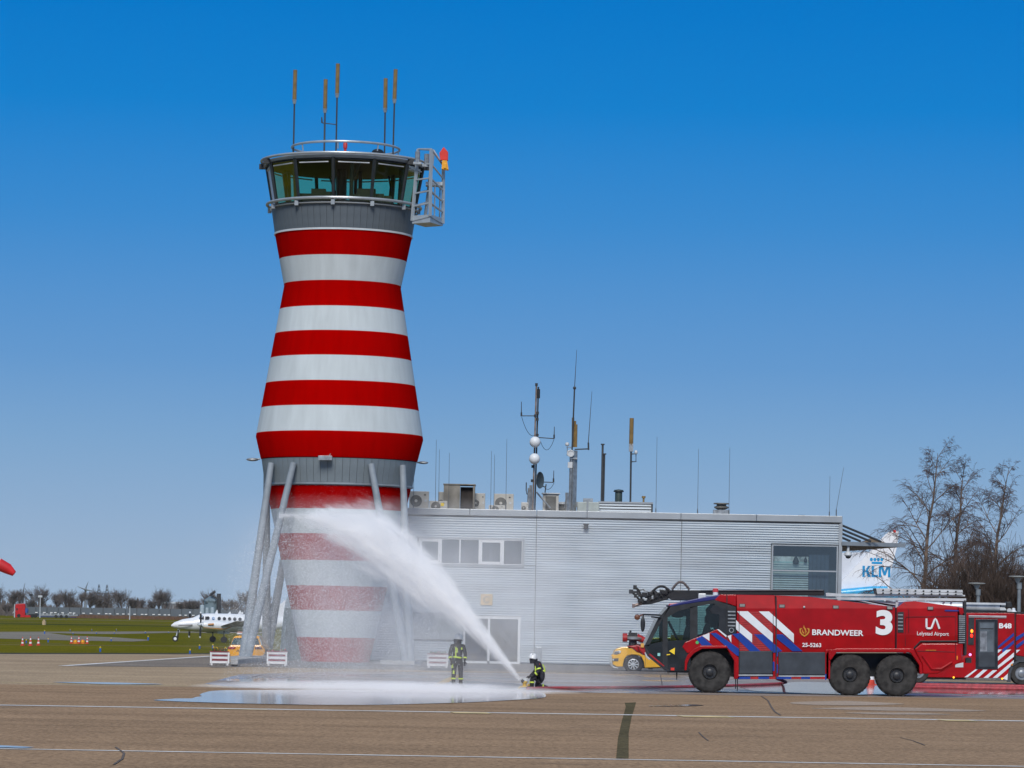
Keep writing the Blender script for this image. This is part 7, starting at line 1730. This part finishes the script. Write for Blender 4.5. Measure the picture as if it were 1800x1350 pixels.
def birch(bx_, topx, topy, Y, lab, seed, limbs=17, wd=1.0, crown0=.28, name='birch_tree', lw=.34):
    rn = random.Random(seed); b = at(bx_, 1035, Y); t = at(topx, topy, Y); b = Vector((b.x-.1, Y, 0)); h = t.z
    e = T(name, lab, 'tree', b, 'bare birch trees on the right'); mt, mw = M(), M()
    pts, rr = [], []
    N = 9
    for i in range(N+1):
        k = i/N; pts.append(Vector((b.x+(t.x-b.x)*k**1.4+rn.uniform(-.08, .08)*(i > 0), Y+rn.uniform(-.1, .1)*i/3, h*k))); rr.append(.165*(1-k)**.8+.010)
    mt.path(pts, rr, 8)
    for j in range(limbs):
        k = crown0+(1-crown0)*(j+.3)/limbs; i = min(int(k*N), N-1); q = pts[i].lerp(pts[i+1], k*N-i)
        a = j*2.4+rn.uniform(-.4, .4); up = .75+.7*k
        d = Vector((math.cos(a), math.sin(a)*.8, up)).normalized(); L = h*lw*wd*(1.12-k)*rn.uniform(.8, 1.15)+.4
        grow(mt, mw, q, d, L*.62, rr[i]*.36+.006, 4, rn, droop=.26, spread=.62, seg=3, kids=(3, 5), shrink=.62, minr=.0052, twig_depth=3)
    mt.build('trunk', BARK1, e, smooth=True); c = mw.build('crown', TWIG, e); return len(mw.f)
birch(1620.5, 1648, 796, 196, 'leftmost and tallest bare birch beside the airliner tail', 11, 19, 1.1, .20)
birch(1674.5, 1694, 822, 199, 'middle bare birch between the other two birches', 23, 16, .9, .30)
birch(1737, 1770, 826, 193, 'rightmost bare birch with drooping twigs at the right edge', 37, 17, .95, .28)
# big dense bush of stems
rn = random.Random(77); bY = 186
bush = T('bare_bush', 'big dense tangle of bare brown shrubs behind the fire engines on the right', 'shrub', (at(1745, 1100, bY).x, bY, 0))
mt, mw = M(), M()
for i in range(150):
    px = 1660+rn.random()**.8*185; Y = bY+rn.uniform(-2, 4); b = at(px, 1100, Y); b.z = 0
    tt = max(0, 1-abs(px-1745)/110); hh = at(px, 1025-62*tt**.6, Y).z*rn.uniform(.65, 1.0)
    d = Vector(((px-1745)/260+rn.uniform(-.28, .28), rn.uniform(-.2, .2), 1)).normalized()
    grow(mt, mw, b, d, hh*.62, .035, 3, rn, droop=-.03, spread=.42, seg=4, kids=(4, 6), shrink=.55, minr=.008, twig_depth=3)
BUSHM = mat('dark_stems', (.085, .060, .048), .9, var=.35, scale=.8)
mt.build('stems', BUSHM, bush); mw.build('twigs', BUSHM, bush)
# far trees
def ftree(px, ptop, wpx, lab, seed, Y=1260, dens=1.0, name='bare_tree', grp='bare trees along the far horizon'):
    rn = random.Random(seed); t = at(px, ptop, Y); h = t.z; e = T(name, lab, 'tree', (t.x, Y, 0), grp); mt, mw = M(), M()
    w_ = wpx*Y/F
    mt.path([Vector((t.x, Y, 0)), Vector((t.x+.2, Y, h*.5)), Vector((t.x, Y, h*.8))], [.45, .3, .12], 5)
    for j in range(int(16*dens)):
        a = rn.uniform(0, 6.28); k = rn.uniform(.12, .62)
        d = Vector((math.cos(a)*w_/h*1.0, math.sin(a)*w_/h, .9)).normalized(); 
        grow(mt, mw, Vector((t.x, Y, h*k)), d, h*(1-k)*.62, .11, 3, rn, droop=.0, spread=.62, seg=2, kids=(4, 6), shrink=.60, minr=.020, twig_depth=4, side_n=3)
    if mt.v: mt.build('trunk', BARKF, e)
    mw.build('crown', BARKF, e)
FT = [(-4, 1038, 18, 'far bare tree cut off by the left edge'), (24, 1043, 12, 'small far bare tree left of the lorry cab'), (35, 1041, 14, 'far bare tree right above the lorry cab'), (52, 1056, 12, 'low round far tree behind the lorry cab'),
      (72, 1037, 22, 'tall round far tree behind the lorry trailer'), (100, 1046, 16, 'left half of the broad far tree clump'), (116, 1042, 24, 'broad far tree clump right of the tall round tree'), (128, 1056, 10, 'low far tree at the right foot of the broad clump'),
      (143, 1044, 14, 'narrow far tree left of the wind turbine'), (158, 1043, 18, 'far tree right of the wind turbine'), (172, 1050, 12, 'low far tree under the left pylon'), (188, 1044, 20, 'far tree under the right pylon'),
      (213, 1042, 22, 'big rounded far tree right of the pylons'), (233, 1054, 16, 'low thin far tree after the rounded one'), (246, 1055, 14, 'low far tree left of the reddish one'), (267, 1058, 7, 'small reddish far tree behind the shed'),
      (279, 1045, 10, 'narrow far tree left of the pale hall'), (289, 1043, 17, 'fan shaped far tree above the pale hall'), (316, 1060, 12, 'low far bush right end of the pale hall'), (333, 1057, 18, 'low round far tree right of the pale hall'),
      (346, 1058, 16, 'low round far tree left of the silo'), (366, 1045, 16, 'far tree behind the silo'), (398, 1056, 20, 'low broad far tree right of the silo'), (414, 1059, 14, 'low far tree further right of the silo'),
      (432, 1044, 14, 'tall thin far tree left of the slanted tower legs'), (446, 1052, 16, 'far tree seen between the slanted tower legs'), (468, 1050, 16, 'far tree behind the rear tower legs'), (12, 1062, 20, 'low hazy far bush at the left edge')]
for i, (px, pt, w_, lb) in enumerate(FT): ftree(px, pt, w_, lb, 100+i, Y=1250+(i % 3)*25, dens=1.0 if w_ > 15 else .7)
# low far scrub as one mass
rn = random.Random(9); mm = M()
for i in range(9000):
    px = rn.uniform(-10, 560); Y = rn.uniform(1290, 1420); hh = (2.6+1.8*math.sin(px*.11)+1.2*math.sin(px*.37))*rn.uniform(.4, 1.3)+1.2; b = at(px, 1088, Y)
    mm.add([(b.x-.35, Y, 0), (b.x+.35, Y, 0), (b.x+rn.uniform(-1.3, 1.3), Y, hh)], [(0, 1, 2)])
mm.build('scrub', mat('far_scrub', (.115, .10, .095), .95), local=True)['kind'] = 'stuff'
# thin fog-coloured ground horizon strip is left to the haze below

# ================================================================ HAZE (air)
def vol_mat(name, dens, col=(1, 1, 1), ani=.2):
    m = D.materials.new(name); m.use_nodes = True; n = m.node_tree; n.nodes.clear()
    o = n.nodes.new('ShaderNodeOutputMaterial'); v = n.nodes.new('ShaderNodeVolumePrincipled')
    v.inputs['Color'].default_value = (*col, 1); v.inputs['Density'].default_value = dens; v.inputs['Anisotropy'].default_value = ani
    n.links.new(v.outputs[0], o.inputs['Volume']); return m, n, v
if HAZE:
    m, n, v_ = vol_mat('haze_air', HAZE, (.90, .95, 1.0), .0)
    o = M().box(-700, 700, -30, 3200, -1.0, 60).build('haze', m, local=True); o['kind'] = 'stuff'

# ================================================================ WATER SPRAY
class NB:
    """tiny node helper for scalar maths"""
    def __init__(s, n): s.n = n
    def m(s, op, a, b=None, c=None, clamp=False):
        x = s.n.nodes.new('ShaderNodeMath'); x.operation = op; x.use_clamp = clamp
        for i, q in enumerate((a, b, c)):
            if q is None: continue
            if isinstance(q, (int, float)): x.inputs[i].default_value = q
            else: s.n.links.new(q, x.inputs[i])
        return x.outputs[0]
    def curve(s, x, pts, x0, x1, y1):
        """piecewise curve via a colour ramp: returns value in 0..y1"""
        mr = s.n.nodes.new('ShaderNodeMapRange'); mr.inputs[1].default_value = x0; mr.inputs[2].default_value = x1; s.n.links.new(x, mr.inputs[0])
        r = s.n.nodes.new('ShaderNodeValToRGB'); c = r.color_ramp; c.interpolation = 'B_SPLINE' if False else 'LINEAR'
        while len(c.elements) > 1: c.elements.remove(c.elements[-1])
        for i, (a, b) in enumerate(pts):
            e = c.elements[0] if i == 0 else c.elements.new((a-x0)/(x1-x0)); e.position = (a-x0)/(x1-x0); q = b/y1; e.color = (q, q, q, 1)
        s.n.links.new(mr.outputs[0], r.inputs[0]); return s.m('MULTIPLY', r.outputs[0], y1)
    def noise(s, vec, sc_, det=4, ro=.55):
        z = s.n.nodes.new('ShaderNodeTexNoise'); z.inputs['Scale'].default_value = sc_; z.inputs['Detail'].default_value = det; z.inputs['Roughness'].default_value = ro; s.n.links.new(vec, z.inputs['Vector']); return z.outputs[0]
    def mapping(s, vec, scl):
        z = s.n.nodes.new('ShaderNodeMapping'); z.inputs['Scale'].default_value = scl; s.n.links.new(vec, z.inputs[0]); return z.outputs[0]
# jet: d = distance to the left of the nozzle
JP = [(914, 1195, 3), (895, 1171, 6), (872, 1144, 9), (843, 1110, 13), (813, 1077, 18), (778, 1041, 27), (731, 1004, 40), (684, 965, 47), (648, 946, 45), (607, 929, 34), (575, 919, 25), (545, 911, 15), (516, 905, 6)]
jp = []
for px, py, r in JP:
    p = at(px, py, NZ.y) - NZ; jp.append((-p.x, p.z, r*NZ.y/F))
jl = jp[-1][0]
m, n, v_ = vol_mat('jet_water', 1.0, (1, 1, 1), -.55); nb = NB(n); tcn = n.nodes.new('ShaderNodeTexCoord'); sx = n.nodes.new('ShaderNodeSeparateXYZ'); n.links.new(tcn.outputs['Object'], sx.inputs[0])
dd = nb.m('MULTIPLY', sx.outputs['X'], -1.0)
hc = nb.curve(dd, [(a, b) for a, b, r in jp], 0, jl, 8.0); rc = nb.curve(dd, [(a, r*1.5) for a, b, r in jp], 0, jl, 2.0)
dz = nb.m('DIVIDE', nb.m('SUBTRACT', sx.outputs['Z'], hc), rc)
dz = nb.m('MULTIPLY', dz, nb.curve(dd, [(0, .66), (3, .70), (4.5, .85), (jl, 1.)], 0, jl, 2.0))
dy = nb.m('DIVIDE', sx.outputs['Y'], rc)
rad2 = nb.m('ADD', nb.m('MULTIPLY', dz, dz), nb.m('MULTIPLY', dy, dy))
wv = nb.mapping(tcn.outputs['Object'], (1.0, 1.0, 1.35))
cmb = n.nodes.new('ShaderNodeCombineXYZ'); n.links.new(nb.m('MULTIPLY', dd, .55), cmb.inputs[0]); n.links.new(nb.m('MULTIPLY', sx.outputs['Y'], 1.2), cmb.inputs[1]); n.links.new(nb.m('MULTIPLY', nb.m('SUBTRACT', sx.outputs['Z'], hc), 1.5), cmb.inputs[2])
ns = nb.noise(cmb.outputs[0], 2.0, 8, .70); ns2 = nb.noise(cmb.outputs[0], 7.0, 4, .7)
rad = nb.m('ADD', nb.m('SQRT', rad2), nb.m('MULTIPLY', nb.m('SUBTRACT', ns, .5), nb.curve(dd, [(0, .15), (1.5, .5), (3, 1.1), (4.5, 1.7), (jl, 2.3)], 0, jl, 4.0)))
core_ = nb.m('SUBTRACT', 1.0, rad, clamp=True)
den = nb.m('MULTIPLY', nb.m('POWER', core_, 2.0), nb.curve(dd, [(0, 40), (1, 26), (2.5, 13.0), (4, 7.0), (5.5, 7.0), (7, 6.5), (jl, 8.0)], 0, jl, 40.0))
den = nb.m('MULTIPLY', den, nb.m('MAXIMUM', .05, nb.m('SUBTRACT', nb.m('MULTIPLY', ns2, 4.6), 1.4)))
n.links.new(den, v_.inputs['Density'])
jm = M(); pts = [NZ + Vector((-a, 0, b)) for a, b, r in jp]; pts.append(pts[-1]+Vector((-.5, 0, 0)))
rr = [max(.12, min(r*2.3+.12, r*1.8+.5)) for a, b, r in jp] + [.15]
jm.path(pts, rr, 16)
o = jm.build('water_jet', m, origin=NZ, smooth=True); tag(o, 'thick white jet of water arcing from the ground monitor up across the tower', 'water jet', kind='stuff')
# falling mist curtain
m, n, v_ = vol_mat('mist_air', 1.0, (1, 1, 1), -.5); nb = NB(n); tcn = n.nodes.new('ShaderNodeTexCoord'); sx = n.nodes.new('ShaderNodeSeparateXYZ'); n.links.new(tcn.outputs['Object'], sx.inputs[0])
X, Z, Yo = sx.outputs['X'], sx.outputs['Z'], sx.outputs['Y']
bell = lambda q, c, w_: nb.m('MAXIMUM', 0.0, nb.m('SUBTRACT', 1.0, nb.m('POWER', nb.m('DIVIDE', nb.m('SUBTRACT', q, c), w_), 2.0)))
mx0 = at(300, 1100, NZ.y).x-NZ.x; mx1 = at(1330, 1100, NZ.y).x-NZ.x
fx = nb.curve(X, [(mx0, 0.0), (mx0+1.6, .04), (mx0+3.4, .26), (mx0+5.5, .80), (mx0+8, 1.0), (mx0+10.5, .95), (mx0+13, .62), (mx0+15.5, .30), (mx0+18.5, .12), (mx1, 0.0)], mx0, mx1, 1.0)
fz = nb.curve(Z, [(-.6, .7), (.8, .75), (2.2, .85), (4.2, .75), (5.4, .35), (6.3, 0.0), (7.0, 0.0)], -.6, 7.0, 2.0)
nn = nb.noise(nb.mapping(tcn.outputs['Object'], (1, 1, .45)), .8, 5, .6)
den = nb.m('MULTIPLY', nb.m('MULTIPLY', fx, fz), nb.m('MULTIPLY', bell(Yo, 1.3, 1.7), nb.m('MULTIPLY', nb.m('MAXIMUM', 0.0, nb.m('SUBTRACT', nn, .20)), 1.35)))
n.links.new(den, v_.inputs['Density'])
zg = -NZ.z
hull = [(mx0, zg+.02), (mx0, 6.4), (mx1, 6.4), (mx1, zg+.02)]
mm = M().prism([(NZ.x+a, NZ.z+b) for a, b in hull], NZ.y-.45, NZ.y+3.05)
o = mm.build('spray_mist', m, origin=NZ); tag(o, 'thin white mist drifting down below and around the water jet', 'mist', kind='stuff')
# splash fog on the ground
sc0 = gp(680, 1214); m, n, v_ = vol_mat('splash_air', 1.0, (1, 1, 1), -.5); nb = NB(n); tcn = n.nodes.new('ShaderNodeTexCoord'); sx = n.nodes.new('ShaderNodeSeparateXYZ'); n.links.new(tcn.outputs['Object'], sx.inputs[0])
X, Y_, Z = sx.outputs
q = nb.m('ADD', nb.m('POWER', nb.m('DIVIDE', X, 6.6), 2.0), nb.m('ADD', nb.m('POWER', nb.m('DIVIDE', Y_, 4.0), 2.0), nb.m('POWER', nb.m('DIVIDE', nb.m('ABSOLUTE', Z), .34), 2.0)))
nn = nb.noise(nb.mapping(tcn.outputs['Object'], (.5, .8, 1.5)), 2.2, 7, .72)
den = nb.m('MULTIPLY', nb.m('SUBTRACT', 1.0, q, clamp=True), nb.m('MULTIPLY', nb.m('MAXIMUM', 0.0, nb.m('SUBTRACT', nn, .36)), 5.5))
n.links.new(den, v_.inputs['Density'])
mm = M().lathe([(0, .02), (.99, .03), (.96, .25), (.8, .6), (.5, .87), (0, 1.0)], (0, 0, 0), 28); mm.v = [(sc0.x+x*6.6, sc0.y+y*4.0, z*.34+.01) for x, y, z in mm.v]
o = mm.build('splash_mist', m, origin=(sc0.x, sc0.y, 0)); tag(o, 'low bright white spray bouncing off the wet apron', 'mist', kind='stuff')
# droplets
DRM = mat('water_droplets', (.80, .84, .88), .35, var=0); DRM.node_tree.nodes['Principled BSDF'].inputs['Emission Strength'].default_value = 0
rn = random.Random(3); mm = M()
def drop(x, y, z, s):
    b = len(mm.v); mm.v += [(x-s, y, z-s*.6), (x+s, y, z-s*.6), (x, y-s, z-s*.2), (x, y, z+s*1.3)]; mm.f += [(b, b+1, b+3), (b, b+2, b+1), (b, b+3, b+2), (b+1, b+2, b+3)]
import bisect
for i in range(52000):
    u = rn.random()
    d_ = rn.triangular(2.0, 10.4, 6.8); 
    k = min(len(jp)-2, max(0, bisect.bisect([a for a, _, _ in jp], min(d_, jl-.01))-1)); f_ = (min(d_, jl)-jp[k][0])/(jp[k+1][0]-jp[k][0]); top_ = jp[k][1]+(jp[k+1][1]-jp[k][1])*f_
    if d_ > jl: top_ *= max(0, 1-((d_-jl)/4.2)**2)
    top_ += rn.gauss(0, .30)
    zz = rn.random()**.9*(top_+NZ.z)
    drop(NZ.x-d_, NZ.y+rn.gauss(0, .9), max(.02, zz), rn.uniform(.004, .0105))
for i in range(5000):      # fringe over the upper red band
    k = rn.randrange(6, len(jp)); a, b_, r = jp[k]
    drop(NZ.x-a+rn.gauss(0, .5), NZ.y+rn.gauss(0, .3), NZ.z+b_+abs(rn.gauss(0, r*.9+.15)), rn.uniform(.002, .0045))
o = mm.build('water_droplets', DRM, origin=NZ); tag(o, 'fine scattered water drops around the jet', 'droplets', kind='stuff')
for mt_ in ('jet_water', 'mist_air', 'splash_air'):
    D.materials[mt_].cycles.volume_step_rate = .35 if mt_ == 'jet_water' else 1.0
